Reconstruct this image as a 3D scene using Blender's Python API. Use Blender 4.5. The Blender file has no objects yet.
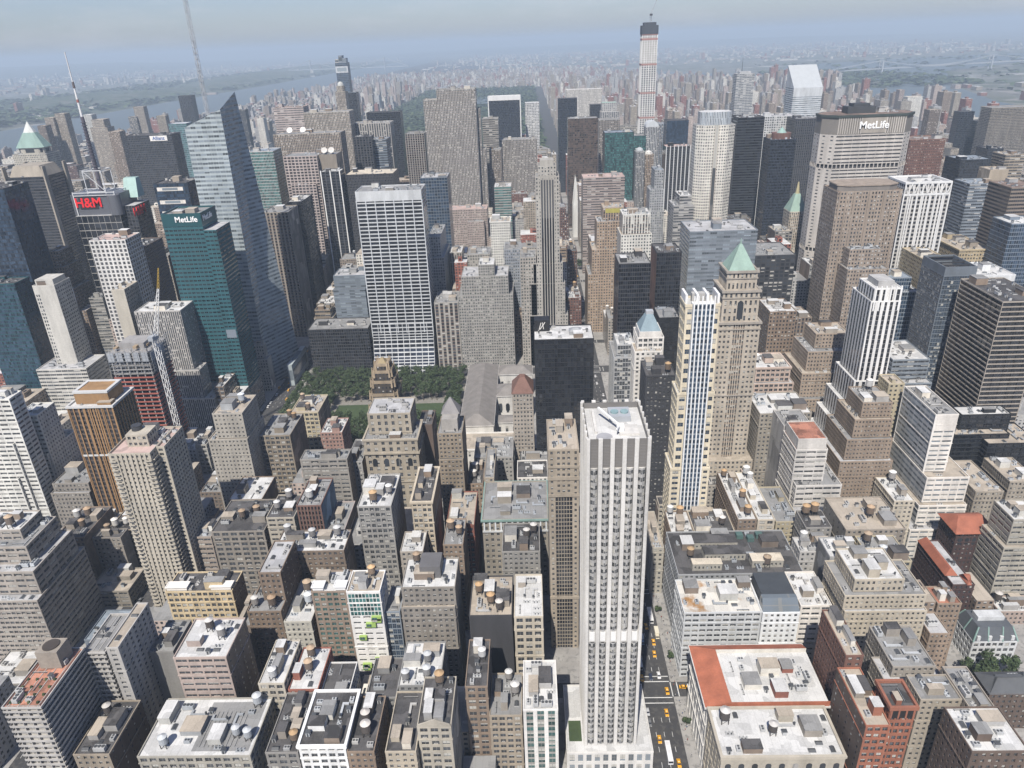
import bpy, bmesh, math, random
from mathutils import Vector, Matrix
import numpy as np
R = math.radians
sc = bpy.context.scene
col = sc.collection
# ------------------------------------------------------------------ camera, sky, sun, exposure
cam_d = bpy.data.cameras.new('camera'); cam = bpy.data.objects.new('camera', cam_d); col.objects.link(cam)
CP = Vector((16.0, -10.0, 332.0)); yaw, pitch, roll = R(-2.0), R(25.0), R(2.3)
fw = Vector((math.sin(yaw)*math.cos(pitch), math.cos(yaw)*math.cos(pitch), -math.sin(pitch)))
rt = Vector((math.cos(yaw), -math.sin(yaw), 0)); up = rt.cross(fw)
cr, sr = math.cos(roll), math.sin(roll)
X = rt*cr - up*sr; Y = rt*sr + up*cr
cam.matrix_world = Matrix(((X.x, Y.x, -fw.x, CP.x), (X.y, Y.y, -fw.y, CP.y), (X.z, Y.z, -fw.z, CP.z), (0, 0, 0, 1)))
cam_d.sensor_width = 36.0; cam_d.lens = 735.0/1024*36.0; cam_d.clip_start = 1.0; cam_d.clip_end = 120000.0
sc.camera = cam
SUN_EL, SUN_OFF = 52.0, 13.0                      # the sun stands behind the camera, a little to the left
w = bpy.data.worlds.new('World'); sc.world = w; w.use_nodes = True
nt = w.node_tree; nd = nt.nodes; lk = nt.links
bgn = nd['Background']; bgn.inputs['Strength'].default_value = 0.076
sky = nd.new('ShaderNodeTexSky'); sky.sky_type = 'NISHITA'; sky.sun_disc = False
sky.sun_elevation = R(SUN_EL); sky.sun_rotation = R(180+SUN_OFF); sky.air_density = 1.0; sky.dust_density = .8; sky.ozone_density = 2.0; sky.altitude = 100
tcw = nd.new('ShaderNodeTexCoord'); mpw = nd.new('ShaderNodeMapping'); mpw.inputs['Scale'].default_value = (4.0, 4.0, 16.0)
nzw = nd.new('ShaderNodeTexNoise'); nzw.inputs['Scale'].default_value = 2.3; nzw.inputs['Detail'].default_value = 6
crw = nd.new('ShaderNodeValToRGB'); crw.color_ramp.elements[0].position = .50; crw.color_ramp.elements[1].position = .72
crw.color_ramp.elements[0].color = (0, 0, 0, 1); crw.color_ramp.elements[1].color = (.26, .26, .26, 1)
mxw = nd.new('ShaderNodeMix'); mxw.data_type = 'RGBA'; mxw.inputs[7].default_value = (8.4, 8.2, 8.6, 1)
lk.new(tcw.outputs['Generated'], mpw.inputs[0]); lk.new(mpw.outputs[0], nzw.inputs['Vector']); lk.new(nzw.outputs['Fac'], crw.inputs[0])
lk.new(crw.outputs[0], mxw.inputs[0]); tnt = nd.new('ShaderNodeMix'); tnt.data_type = 'RGBA'; tnt.blend_type = 'MULTIPLY'; tnt.inputs[0].default_value = 1.0; tnt.inputs[7].default_value = (.92, .95, 1.17, 1); lk.new(sky.outputs[0], tnt.inputs[6]); lk.new(tnt.outputs[2], mxw.inputs[6]); lk.new(mxw.outputs[2], bgn.inputs[0])
sun_d = bpy.data.lights.new('sun', 'SUN'); sun_d.energy = 5.0; sun_d.angle = R(0.6); sun_d.color = (1.0, .94, .86)
sun = bpy.data.objects.new('sun', sun_d); col.objects.link(sun)
sdir = Vector((-math.sin(R(SUN_OFF))*math.cos(R(SUN_EL)), -math.cos(R(SUN_OFF))*math.cos(R(SUN_EL)), math.sin(R(SUN_EL))))
sun.rotation_euler = sdir.to_track_quat('Z', 'Y').to_euler(); sun.location = (0, -300, 900)
sc.view_settings.view_transform = 'Standard'; sc.view_settings.look = 'None'; sc.view_settings.exposure = 0.32; sc.view_settings.gamma = 1.0
cy = sc.cycles
cy.use_denoising = True; cy.max_bounces = 4; cy.diffuse_bounces = 1; cy.glossy_bounces = 2; cy.transmission_bounces = 1; cy.volume_bounces = 0; cy.transparent_max_bounces = 4
cy.use_adaptive_sampling = True; cy.adaptive_threshold = 0.02; cy.caustics_reflective = False; cy.caustics_refractive = False
rng = random.Random(7)

# ------------------------------------------------------------------ colours and materials
PAL = dict(cream=(.46,.42,.345), tan=(.33,.285,.225), tanlight=(.43,.38,.31), brown=(.25,.195,.15), redbrick=(.27,.105,.075), grey=(.30,.29,.27),
 ltgrey=(.42,.415,.40), white=(.70,.69,.66), whitewarm=(.66,.63,.56), whitestone=(.60,.585,.55), black=(.022,.024,.028), charcoal=(.055,.056,.062),
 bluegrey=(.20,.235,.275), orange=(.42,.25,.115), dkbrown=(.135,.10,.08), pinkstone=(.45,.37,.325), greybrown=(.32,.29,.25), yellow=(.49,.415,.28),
 dkstone=(.33,.29,.245), copper=(.20,.12,.10), blue=(.20,.30,.40), blackbrick=(.065,.055,.045), pinkbrick=(.36,.235,.20), brick=(.35,.17,.115),
 yellowstone=(.64,.57,.43), darkbrick=(.085,.05,.045), tanbrown=(.30,.245,.195), redbrown=(.16,.085,.065), redorange=(.36,.145,.09), orangetan=(.40,.30,.215),
 concrete=(.50,.465,.42), crystal=(.36,.41,.42), tealdark=(.010,.088,.105), rockstone=(.43,.42,.395), stonegrey=(.375,.355,.315), bluepanel=(.31,.345,.39),
 silver=(.52,.55,.57), blackblue=(.020,.027,.042))
GLS = dict(dark=(.030,.034,.040), blackglass=(.013,.015,.019), blue=(.020,.034,.055), greenglass=(.028,.078,.074), greyglass=(.12,.14,.155), brownglass=(.05,.035,.028))
ROOF = dict(white=(.56,.56,.545), grey=(.25,.25,.245), dark=(.062,.060,.060), tan=(.40,.35,.285), terra=(.33,.155,.105), ltgrey=(.42,.42,.42), bluegrey=(.24,.28,.32),
 brown=(.15,.11,.09), stain=(.60,.58,.53), brick=(.27,.12,.08), orange=(.55,.165,.075), pink=(.48,.36,.32), cream=(.56,.50,.40), green=(.22,.38,.30), silver=(.6,.62,.63))
MATS = {}
class NT:
    """small helper for node trees"""
    def __init__(s, m): m.use_nodes = True; s.t = m.node_tree; s.n = s.t.nodes; s.b = s.n.get('Principled BSDF')
    def new(s, t, **k):
        x = s.n.new(t)
        for a, b in k.items(): setattr(x, a, b)
        return x
    def math(s, op, a, b=None, c=None):
        x = s.new('ShaderNodeMath', operation=op)
        for i, v in enumerate((a, b, c)):
            if v is None: continue
            if isinstance(v, (int, float)): x.inputs[i].default_value = v
            else: s.t.links.new(v, x.inputs[i])
        return x.outputs[0]
    def mix(s, f, a, b):
        x = s.new('ShaderNodeMix', data_type='RGBA')
        for i, v in ((0, f), (6, a), (7, b)):
            if isinstance(v, (int, float)): x.inputs[i].default_value = v
            elif isinstance(v, tuple): x.inputs[i].default_value = (*v[:3], 1)
            else: s.t.links.new(v, x.inputs[i])
        return x.outputs[2]
    def noise(s, scale, vec=None, detail=4, mapping=None):
        x = s.new('ShaderNodeTexNoise'); x.inputs['Scale'].default_value = scale; x.inputs['Detail'].default_value = detail
        if vec is None: vec = s.new('ShaderNodeTexCoord').outputs['Object']
        if mapping:
            mp = s.new('ShaderNodeMapping'); mp.inputs['Scale'].default_value = mapping; s.t.links.new(vec, mp.inputs[0]); vec = mp.outputs[0]
        s.t.links.new(vec, x.inputs['Vector']); return x.outputs['Fac']
    def ramp(s, f, p0, p1, lo=0.0, hi=1.0):
        x = s.new('ShaderNodeMapRange'); x.clamp = True
        for i, v in enumerate((p0, p1, lo, hi)): x.inputs[i+1].default_value = v
        s.t.links.new(f, x.inputs[0]); return x.outputs[0]
    def link(s, a, b): s.t.links.new(a, b)
def scl(c, k): return tuple(min(1.0, v*k) for v in c[:3])
TINT = [(1.0, 1.0, 1.0, 1.0)]
def weather(N, base, amt=.26):
    """stains and streaks over a base colour (colour socket or tuple)"""
    geo = N.new('ShaderNodeNewGeometry').outputs['Position']
    st = N.noise(.16, geo, 5, (1, 1, .18)); fine = N.noise(.9, geo, 3)
    f = N.math('ADD', N.math('MULTIPLY', st, .7), N.math('MULTIPLY', fine, .3))
    k = N.ramp(f, .32, .68, 1-amt, 1+amt*.45)
    hs = N.new('ShaderNodeHueSaturation')
    if isinstance(base, tuple): hs.inputs['Color'].default_value = (*base[:3], 1)
    else: N.link(base, hs.inputs['Color'])
    N.link(k, hs.inputs['Value'])
    mt = N.new('ShaderNodeMix', data_type='RGBA', blend_type='MULTIPLY'); mt.inputs[0].default_value = 1.0; N.link(hs.outputs[0], mt.inputs[6]); N.link(N.new('ShaderNodeObjectInfo').outputs['Color'], mt.inputs[7]); return mt.outputs[2]
def plain(name, c, rough=.85, amt=.2, metal=0.0):
    key = ('plain', name)
    if key in MATS: return MATS[key]
    m = bpy.data.materials.new(name); N = NT(m)
    N.link(weather(N, tuple(c), amt), N.b.inputs['Base Color']); N.b.inputs['Roughness'].default_value = rough; N.b.inputs['Metallic'].default_value = metal
    MATS[key] = m; return m
def wallmat(c): return plain('wall_'+c, PAL[c], .86, .30)
def party(c):
    """old common brick of a party wall: patched, streaked, partly painted"""
    key = ('party', c)
    if key in MATS: return MATS[key]
    m = bpy.data.materials.new('party_'+c); N = NT(m); geo = N.new('ShaderNodeNewGeometry').outputs['Position']
    vo = N.new('ShaderNodeTexVoronoi', distance='CHEBYCHEV'); vo.inputs['Scale'].default_value = .075; N.link(geo, vo.inputs['Vector']); sv = N.new('ShaderNodeSeparateColor'); N.link(vo.outputs['Color'], sv.inputs[0])
    b = N.mix(N.ramp(sv.outputs[0], .1, .9), scl(PAL[c], .72), scl(PAL[c], 1.2)); b = N.mix(N.ramp(sv.outputs[1], .86, .88), b, scl(PAL[c], 1.9))
    N.link(weather(N, b, .42), N.b.inputs['Base Color']); N.b.inputs['Roughness'].default_value = .92; MATS[key] = m; return m
def roofmat(c):
    key = ('roof', c)
    if key in MATS: return MATS[key]
    m = bpy.data.materials.new('roof_'+c); N = NT(m); b = ROOF[c]
    geo = N.new('ShaderNodeNewGeometry').outputs['Position']
    p = N.noise(.09, geo, 4); q = N.noise(1.1, geo, 5)
    vo = N.new('ShaderNodeTexVoronoi', distance='CHEBYCHEV'); vo.inputs['Scale'].default_value = .16; vo.inputs['Randomness'].default_value = .85; N.link(geo, vo.inputs['Vector'])
    sv = N.new('ShaderNodeSeparateColor'); N.link(vo.outputs['Color'], sv.inputs[0]); patch = sv.outputs[0]
    lo, hi = (.74, 1.06) if sum(b) > .6 else (.62, 1.6)
    k = N.ramp(N.math('ADD', N.math('ADD', N.math('MULTIPLY', p, .35), N.math('MULTIPLY', q, .35)), N.math('MULTIPLY', patch, .3)), .34, .62, lo, hi)
    sx = N.new('ShaderNodeSeparateXYZ'); N.link(geo, sx.inputs[0])
    seam = N.math('LESS_THAN', N.math('FRACT', N.math('MULTIPLY', sx.outputs[0], .28)), .06)
    k = N.math('MULTIPLY', k, N.math('SUBTRACT', 1.0, N.math('MULTIPLY', seam, .14)))
    base = b
    if c == 'stain':
        rust = N.ramp(N.noise(.07, geo, 4), .56, .64); base = N.mix(rust, b, (.36, .20, .08))
    hs = N.new('ShaderNodeHueSaturation')
    if isinstance(base, tuple): hs.inputs['Color'].default_value = (*base, 1)
    else: N.link(base, hs.inputs['Color'])
    N.link(k, hs.inputs['Value']); N.link(hs.outputs[0], N.b.inputs['Base Color']); N.b.inputs['Roughness'].default_value = .9
    MATS[key] = m; return m
def glass_skin(N, rndcol, gl, amount):
    """coated glass: stronger mirror, every pane set a little out of true"""
    if gl not in ('dark', 'blue'): N.b.inputs['IOR'].default_value = 1.7
    a = N.new('ShaderNodeVectorMath', operation='SUBTRACT'); N.link(rndcol, a.inputs[0]); a.inputs[1].default_value = (.5, .5, .5)
    s = N.new('ShaderNodeVectorMath', operation='SCALE'); N.link(a.outputs[0], s.inputs[0])
    if isinstance(amount, float): s.inputs['Scale'].default_value = .06*amount
    else: N.link(N.math('MULTIPLY', amount, .06), s.inputs['Scale'])
    g = N.new('ShaderNodeNewGeometry'); d = N.new('ShaderNodeVectorMath', operation='ADD'); N.link(g.outputs['Normal'], d.inputs[0]); N.link(s.outputs[0], d.inputs[1])
    n = N.new('ShaderNodeVectorMath', operation='NORMALIZE'); N.link(d.outputs[0], n.inputs[0]); N.link(n.outputs[0], N.b.inputs['Normal'])
def panemat(gl):
    key = ('pane', gl)
    if key in MATS: return MATS[key]
    m = bpy.data.materials.new('pane_'+gl); N = NT(m); g = GLS[gl]
    uv = N.new('ShaderNodeUVMap').outputs[0]; sx = N.new('ShaderNodeSeparateXYZ'); N.link(uv, sx.inputs[0]); u, v = sx.outputs[0], sx.outputs[1]
    at = N.new('ShaderNodeAttribute', attribute_name='rnd').outputs['Fac']; oi = N.new('ShaderNodeObjectInfo').outputs['Random']
    r = N.math('FRACT', N.math('ADD', at, oi)); r2 = N.math('FRACT', N.math('MULTIPLY', r, 17.3)); r3 = N.math('FRACT', N.math('MULTIPLY', r, 5.7))
    blind = N.math('MULTIPLY', N.math('LESS_THAN', r, .008 if gl == 'blackglass' else .40), N.math('GREATER_THAN', v, N.math('SUBTRACT', 1.0, r2)))
    acu = N.math('MULTIPLY', N.math('MULTIPLY', N.math('GREATER_THAN', r, .82), N.math('LESS_THAN', v, .30)), N.math('LESS_THAN', N.math('ABSOLUTE', N.math('SUBTRACT', u, .5)), .30 if gl == 'dark' else -1.0))
    fr = N.math('MAXIMUM', N.math('LESS_THAN', N.math('ABSOLUTE', N.math('SUBTRACT', u, .5)), .05), N.math('LESS_THAN', N.math('ABSOLUTE', N.math('SUBTRACT', v, .5)), .035))
    c = N.mix(r3, scl(g, .6), scl(g, 1.9)); c = N.mix(blind, c, (.46, .45, .41)); c = N.mix(acu, c, (.33, .32, .30)); c = N.mix(N.math('MULTIPLY', fr, .7), c, (.20, .20, .19) if gl != 'blackglass' else (.04, .04, .042))
    N.link(c, N.b.inputs['Base Color']); N.b.inputs['Roughness'].default_value = .10
    w3 = N.new('ShaderNodeTexWhiteNoise', noise_dimensions='1D'); N.link(r, w3.inputs['W']); glass_skin(N, w3.outputs['Color'], gl, 1.0)
    MATS[key] = m; return m
def facade(wall, gl='dark', ww=.5, wh=.52, span=None, mull=0.0):
    """window pattern on whole-number UV cells: u counts bays, v counts floors"""
    key = ('fac', wall, gl, round(ww, 2), round(wh, 2), span, mull)
    if key in MATS: return MATS[key]
    m = bpy.data.materials.new('facade_'+wall); N = NT(m); g = GLS[gl]; wc = PAL[wall]
    uv = N.new('ShaderNodeUVMap').outputs[0]; sx = N.new('ShaderNodeSeparateXYZ'); N.link(uv, sx.inputs[0]); u, v = sx.outputs[0], sx.outputs[1]
    fu, fv = N.math('FRACT', u), N.math('FRACT', v)
    mu = N.math('LESS_THAN', N.math('ABSOLUTE', N.math('SUBTRACT', fu, .5)), ww/2); mv = N.math('LESS_THAN', N.math('ABSOLUTE', N.math('SUBTRACT', fv, .5)), wh/2)
    win = N.math('MULTIPLY', mu, mv)
    cb = N.new('ShaderNodeCombineXYZ'); N.link(N.math('FLOOR', u), cb.inputs[0]); N.link(N.math('FLOOR', v), cb.inputs[1]); N.link(N.new('ShaderNodeObjectInfo').outputs['Random'], cb.inputs[2])
    wn = N.new('ShaderNodeTexWhiteNoise'); N.link(cb.outputs[0], wn.inputs[0]); r = wn.outputs['Value']
    r2 = N.math('FRACT', N.math('MULTIPLY', r, 17.3)); r3 = N.math('FRACT', N.math('MULTIPLY', r, 5.7))
    blind = N.math('MULTIPLY', N.math('LESS_THAN', r, .05 if gl in ('blackglass', 'blue', 'greyglass') else .34), N.math('GREATER_THAN', fv, N.math('SUBTRACT', .5+wh/2, N.math('MULTIPLY', r2, wh))))
    gc = N.mix(r3, scl(g, .45), scl(g, 2.2)); gc = N.mix(blind, gc, (.44, .43, .40) if gl in ('dark',) else scl(g, 2.4))
    if mull:
        ml = N.math('LESS_THAN', N.math('FRACT', N.math('MULTIPLY', fu, mull)), .12); gc = N.mix(N.math('MULTIPLY', ml, .8), gc, scl(wc, .8))
    wcol = weather(N, wc, .28)
    if span: wcol = N.mix(N.math('MULTIPLY', mu, N.math('SUBTRACT', 1.0, mv)), wcol, PAL[span])
    N.link(N.mix(win, wcol, gc), N.b.inputs['Base Color'])
    N.link(N.ramp(win, 0, 1, .85, .10), N.b.inputs['Roughness']); glass_skin(N, wn.outputs['Color'], gl, win)
    MATS[key] = m; return m

# ------------------------------------------------------------------ mesh building
class MB:
    def __init__(s): s.v = []; s.f = []; s.m = []; s.uv = []; s.r = []
    def quad(s, a, b, c, d, m=0, uv=None, r=0.0):
        i = len(s.v); s.v += [a, b, c, d]; s.f.append((i, i+1, i+2, i+3)); s.m.append(m); s.uv.append(uv or ((0, 0), (1, 0), (1, 1), (0, 1))); s.r.append(r)
    def tri(s, a, b, c, m=0):
        i = len(s.v); s.v += [a, b, c]; s.f.append((i, i+1, i+2)); s.m.append(m); s.uv.append(((0, 0), (1, 0), (.5, 1))); s.r.append(0.0)
    def ngon(s, pts, m=0):
        i = len(s.v); s.v += list(pts); s.f.append(tuple(range(i, i+len(pts)))); s.m.append(m); s.uv.append(tuple((p[0]*.1, p[1]*.1) for p in pts)); s.r.append(0.0)
    def box(s, x0, x1, y0, y1, z0, z1, m=0, bottom=False, top=True):
        A = [(x0, y0), (x1, y0), (x1, y1), (x0, y1)]
        for k in range(4):
            p, q = A[k], A[(k+1) % 4]; s.quad((*p, z0), (*q, z0), (*q, z1), (*p, z1), m)
        if top: s.quad(*[(*p, z1) for p in A], m)
        if bottom: s.quad(*[(*p, z0) for p in A[::-1]], m)
    def loft(s, P, z0, Q, z1, m=0, cap=True, mcap=None):
        n = len(P)
        for k in range(n):
            a, b = P[k], P[(k+1) % n]; c, d = Q[(k+1) % n], Q[k]
            if abs(c[0]-d[0]) < 1e-6 and abs(c[1]-d[1]) < 1e-6: s.tri((*a, z0), (*b, z0), (*c, z1), m)
            else: s.quad((*a, z0), (*b, z0), (*c, z1), (*d, z1), m)
        if cap and abs(Q[0][0]-Q[n//2][0])+abs(Q[0][1]-Q[n//2][1]) > 1e-3: s.ngon([(*q, z1) for q in Q], m if mcap is None else mcap)
    def cyl(s, x, y, r, z0, z1, n=10, r1=None, m=0, cap=True):
        r1 = r if r1 is None else r1
        P = [(x+r*math.cos(2*math.pi*k/n), y+r*math.sin(2*math.pi*k/n)) for k in range(n)]; Q = [(x+r1*math.cos(2*math.pi*k/n), y+r1*math.sin(2*math.pi*k/n)) for k in range(n)]
        s.loft(P, z0, Q, z1, m, cap)
    def bar(s, a, b, t=.3, m=0):
        a, b = Vector(a), Vector(b); d = (b-a).normalized(); u = d.orthogonal().normalized()*t; w = d.cross(u).normalized()*t
        A = [a+u, a+w, a-u, a-w]; B = [p+(b-a) for p in A]
        for k in range(4): s.quad(tuple(A[k]), tuple(A[(k+1) % 4]), tuple(B[(k+1) % 4]), tuple(B[k]), m)
        s.quad(*[tuple(p) for p in B], m)
    def build(s, name, mats, parent=None, smooth=False):
        me = bpy.data.meshes.new(name); me.from_pydata(s.v, [], s.f)
        for m in (mats if isinstance(mats, (list, tuple)) else [mats]): me.materials.append(m)
        if s.f:
            me.polygons.foreach_set('material_index', s.m)
            ul = me.uv_layers.new(name='UVMap'); ul.data.foreach_set('uv', [c for f in s.uv for p in f for c in p])
            if any(s.r):
                a = me.attributes.new('rnd', 'FLOAT', 'FACE'); a.data.foreach_set('value', s.r)
            if smooth: me.polygons.foreach_set('use_smooth', [True]*len(s.f))
        return link(name, me, parent)
def link(name, data, parent=None, loc=None):
    o = bpy.data.objects.new(name, data); col.objects.link(o)
    o.color = TINT[0]
    if parent is not None: o.parent = parent
    if loc is not None: o.location = loc
    return o
def thing(name, label, cat, loc=(0, 0, 0), group=None):
    o = bpy.data.objects.new(name, None); o.empty_display_size = .5; col.objects.link(o); o.location = loc; o['label'] = label; o['category'] = cat
    if group: o['group'] = group
    return o
def tag(o, label, cat, group=None):
    o['label'] = label; o['category'] = cat
    if group: o['group'] = group
    return o
def struct(name, mb, mats, kind='structure'):
    o = mb.build(name, mats); o['kind'] = kind; return o
def rect(x0, x1, y0, y1): return [(x0, y0), (x1, y0), (x1, y1), (x0, y1)]

# ------------------------------------------------------------------ facades
STY = dict(punch=(3.0, 3.5, .48, .52), loft=(4.0, 3.9, .70, .60), vert=(3.0, 3.7, .55, .60), ribbon=(6.0, 3.7, .92, .46), curtain=(2.0, 3.8, .86, .80), grid=(4.0, 3.8, .72, .66), balcony=(4.2, 3.0, .9, .55), blank=(0, 0, 0, 0), sparse=(6.5, 3.6, .15, .36))
def face_uv(mb, p, q, z0, z1, bw, fh, m=0):
    L = math.hypot(q[0]-p[0], q[1]-p[1]); nb = max(1, round(L/bw)); nf = max(1, round((z1-z0)/fh)); o = rng.randint(0, 60)
    mb.quad((*p, z0), (*q, z0), (*q, z1), (*p, z1), m, ((o, 0), (o+nb, 0), (o+nb, nf), (o, nf)))
def face_geo(mb, win, p, q, z0, z1, bw, fh, ww, wh, vert=False, depth=.38, mgn=.5):
    """a wall with recessed window openings; window panes are appended to win as (centre, direction, width, height)"""
    L = math.hypot(q[0]-p[0], q[1]-p[1]); dx, dy = (q[0]-p[0])/L, (q[1]-p[1])/L; nx, ny = dy, -dx
    mgn = min(mgn, L*.1); nb = max(1, round((L-2*mgn)/bw)); nf = max(1, round((z1-z0)/fh)); cw = (L-2*mgn)/nb; ch = (z1-z0)/nf
    def P(s, z, d=0.0): return (p[0]+dx*s-nx*d, p[1]+dy*s-ny*d, z)
    hw, hh = cw*ww/2, ch*wh/2; last = 0.0
    for i in range(nb):
        c = mgn+(i+.5)*cw; a, b = c-hw, c+hw
        mb.quad(P(last, z0), P(a, z0), P(a, z1), P(last, z1)); last = b
        zz = z0
        if vert:
            mb.quad(P(a, z0), P(a, z0, depth), P(a, z1, depth), P(a, z1)); mb.quad(P(b, z0, depth), P(b, z0), P(b, z1), P(b, z1, depth))
        for j in range(nf):
            zc = z0+(j+.5)*ch-.05*ch; lo, hi = zc-hh, zc+hh
            if vert: mb.quad(P(a, zz, depth*.8), P(b, zz, depth*.8), P(b, lo, depth*.8), P(a, lo, depth*.8), 1)
            else:
                mb.quad(P(a, zz), P(b, zz), P(b, lo), P(a, lo))
                mb.quad(P(a, lo), P(b, lo), P(b, lo, depth), P(a, lo, depth)); mb.quad(P(a, hi, depth), P(b, hi, depth), P(b, hi), P(a, hi))
                mb.quad(P(a, lo), P(a, lo, depth), P(a, hi, depth), P(a, hi)); mb.quad(P(b, lo, depth), P(b, lo), P(b, hi), P(b, hi, depth))
            win.append((P(c, (lo+hi)/2, depth), (dx, dy), b-a, hi-lo)); zz = hi
        mb.quad(P(a, zz), P(b, zz), P(b, z1), P(a, z1), 0) if not vert else mb.quad(P(a, zz, depth*.8), P(b, zz, depth*.8), P(b, z1, depth*.8), P(a, z1, depth*.8), 1)
    mb.quad(P(last, z0), P(L, z0), P(L, z1), P(last, z1))
WINMESH = {}
def pane_quad(mb, c, d, w_, h, r):
    a = (c[0]-d[0]*w_/2, c[1]-d[1]*w_/2); b = (c[0]+d[0]*w_/2, c[1]+d[1]*w_/2)
    mb.quad((*a, c[2]-h/2), (*b, c[2]-h/2), (*b, c[2]+h/2), (*a, c[2]+h/2), 0, None, r)
def add_windows(win, gl, root, single):
    """the panes: the 100 largest in view each a part of its own on the nearest buildings, the rest one part"""
    if not win: return
    win = sorted(win, key=lambda t: (t[1][0] < .5, -t[0][2]))   # south side first, from the top down
    k = 100 if single else 0
    for c, d, w_, h in win[:k]:
        key = (round(w_, 2), round(h, 2), round(d[0], 2), round(d[1], 2), gl)
        me = WINMESH.get(key)
        if me is None:
            mb = MB(); pane_quad(mb, (0, 0, 0), d, w_, h, 0.0)
            o = mb.build('window', panemat(gl), root); WINMESH[key] = o.data; o.location = c
        else: link('window', me, root, c)
    if win[k:]:
        mb = MB()
        for c, d, w_, h in win[k:]: pane_quad(mb, c, d, w_, h, rng.random()+.001)
        o = mb.build('window', panemat(gl), root); o['kind'] = 'stuff'
PIERS = dict(black='charcoal', white='grey', ltgrey='charcoal', cream='brown', charcoal='black', tan='brown')
def walls(root, bx, sty, c, o, near, single, name='wall'):
    """the outside walls of one box-shaped mass"""
    x0, x1, y0, y1, z0, z1 = bx; bw, fh, ww, wh = STY[sty]
    bw, fh, ww, wh = o.get('bw', bw), o.get('fh', fh), o.get('ww', ww), o.get('wh', wh); gl = o.get('gl', 'dark')
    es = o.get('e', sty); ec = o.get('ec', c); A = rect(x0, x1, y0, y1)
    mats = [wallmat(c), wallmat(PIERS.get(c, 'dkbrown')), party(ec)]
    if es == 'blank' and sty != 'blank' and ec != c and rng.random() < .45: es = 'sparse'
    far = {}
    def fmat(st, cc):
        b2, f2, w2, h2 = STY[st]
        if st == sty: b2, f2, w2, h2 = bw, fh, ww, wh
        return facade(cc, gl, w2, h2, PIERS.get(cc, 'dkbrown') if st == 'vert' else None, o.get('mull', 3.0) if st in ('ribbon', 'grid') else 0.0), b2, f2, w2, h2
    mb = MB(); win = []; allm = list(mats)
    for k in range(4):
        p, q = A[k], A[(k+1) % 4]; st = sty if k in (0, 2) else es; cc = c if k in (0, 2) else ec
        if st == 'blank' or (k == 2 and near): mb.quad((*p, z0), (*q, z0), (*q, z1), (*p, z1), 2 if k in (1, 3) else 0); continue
        m_, b2, f2, w2, h2 = fmat(st, cc)
        if near and cc == c:
            if st == 'curtain': face_geo(mb, win, p, q, z0, z1, b2, f2, w2, h2, depth=.12)
            else: face_geo(mb, win, p, q, z0, z1, b2, f2, w2, h2, st == 'vert')
        else:
            if m_ not in allm: allm.append(m_)
            face_uv(mb, p, q, z0, z1, b2, f2, allm.index(m_))
    if near and sty in ('punch', 'loft', 'ribbon') and z1-z0 > 25:
        for t in (rng.uniform(.12, .2), rng.uniform(.4, .55), rng.uniform(.8, .9)):
            zc = z0+round((z1-z0)*t/fh)*(z1-z0)/max(1, round((z1-z0)/fh)); ring(mb, x0, x1, y0, y1, zc-.25, zc+.2, .05, .28)
    mb.build(name, allm, root); add_windows(win, gl, root, single)
def ring(mb, x0, x1, y0, y1, z0, z1, t=.35, out=.05, m=0):
    a = rect(x0-out, x1+out, y0-out, y1+out); b = rect(x0+t, x1-t, y0+t, y1-t)
    for k in range(4):
        p, q, r_, s_ = a[k], a[(k+1) % 4], b[(k+1) % 4], b[k]
        mb.quad((*p, z0), (*q, z0), (*q, z1), (*p, z1), m); mb.quad((*p, z1), (*q, z1), (*r_, z1), (*s_, z1), m); mb.quad((*r_, z0), (*s_, z0), (*s_, z1), (*r_, z1), m)
        mb.quad((*q, z0), (*p, z0), (*s_, z0), (*r_, z0), m)
# ------------------------------------------------------------------ roof furniture (shared meshes)
SH = {}
def shared(key, maker):
    if key not in SH: SH[key] = maker()
    return SH[key]
def mesh_of(mb, name, mats):
    o = mb.build(name, mats); me = o.data; bpy.data.objects.remove(o); return me
def tank_meshes(v):
    bodyc, topc = [((.20, .15, .11), (.52, .35, .19)), ((.30, .29, .28), (.68, .68, .66)), ((.09, .08, .075), (.62, .60, .57)), ((.16, .125, .10), (.45, .33, .22)), ((.50, .51, .51), (.72, .72, .70))][v]
    def mk():
        b = MB(); b.cyl(0, 0, 2.1, 3.0, 7.2, 14)
        for z in (3.6, 4.6, 5.6, 6.6): b.cyl(0, 0, 2.16, z, z+.12, 14)
        t = MB(); t.cyl(0, 0, 2.3, 7.2, 8.5, 14, .12)
        l = MB()
        for sx in (-1, 1):
            for sy in (-1, 1): l.box(sx*1.4-.16, sx*1.4+.16, sy*1.4-.16, sy*1.4+.16, 0, 3.0)
        l.box(-1.7, 1.7, -1.7, -1.4, 2.7, 3.0); l.box(-1.7, 1.7, 1.4, 1.7, 2.7, 3.0); l.box(-1.7, -1.4, -1.4, 1.4, 2.7, 3.0); l.box(1.4, 1.7, -1.4, 1.4, 2.7, 3.0)
        l.bar((-1.4, -1.4, .2), (1.4, -1.4, 2.7), .09); l.bar((1.4, 1.4, .2), (-1.4, 1.4, 2.7), .09)
        return mesh_of(b, 'water_tank', plain('tank_body%d' % v, bodyc, .9, .3)), mesh_of(t, 'tank_roof', plain('tank_top%d' % v, topc, .8, .2)), mesh_of(l, 'tank_frame', plain('tank_steel', (.07, .065, .06), .7))
    return shared(('tank', v), mk)
def tank(root, x, y, z, v, s=1.0):
    b, t, l = tank_meshes(v); o = link('water_tank', b, root, (x, y, z)); o.scale = (s, s, s); link('tank_roof', t, o); link('tank_frame', l, o)
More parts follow.
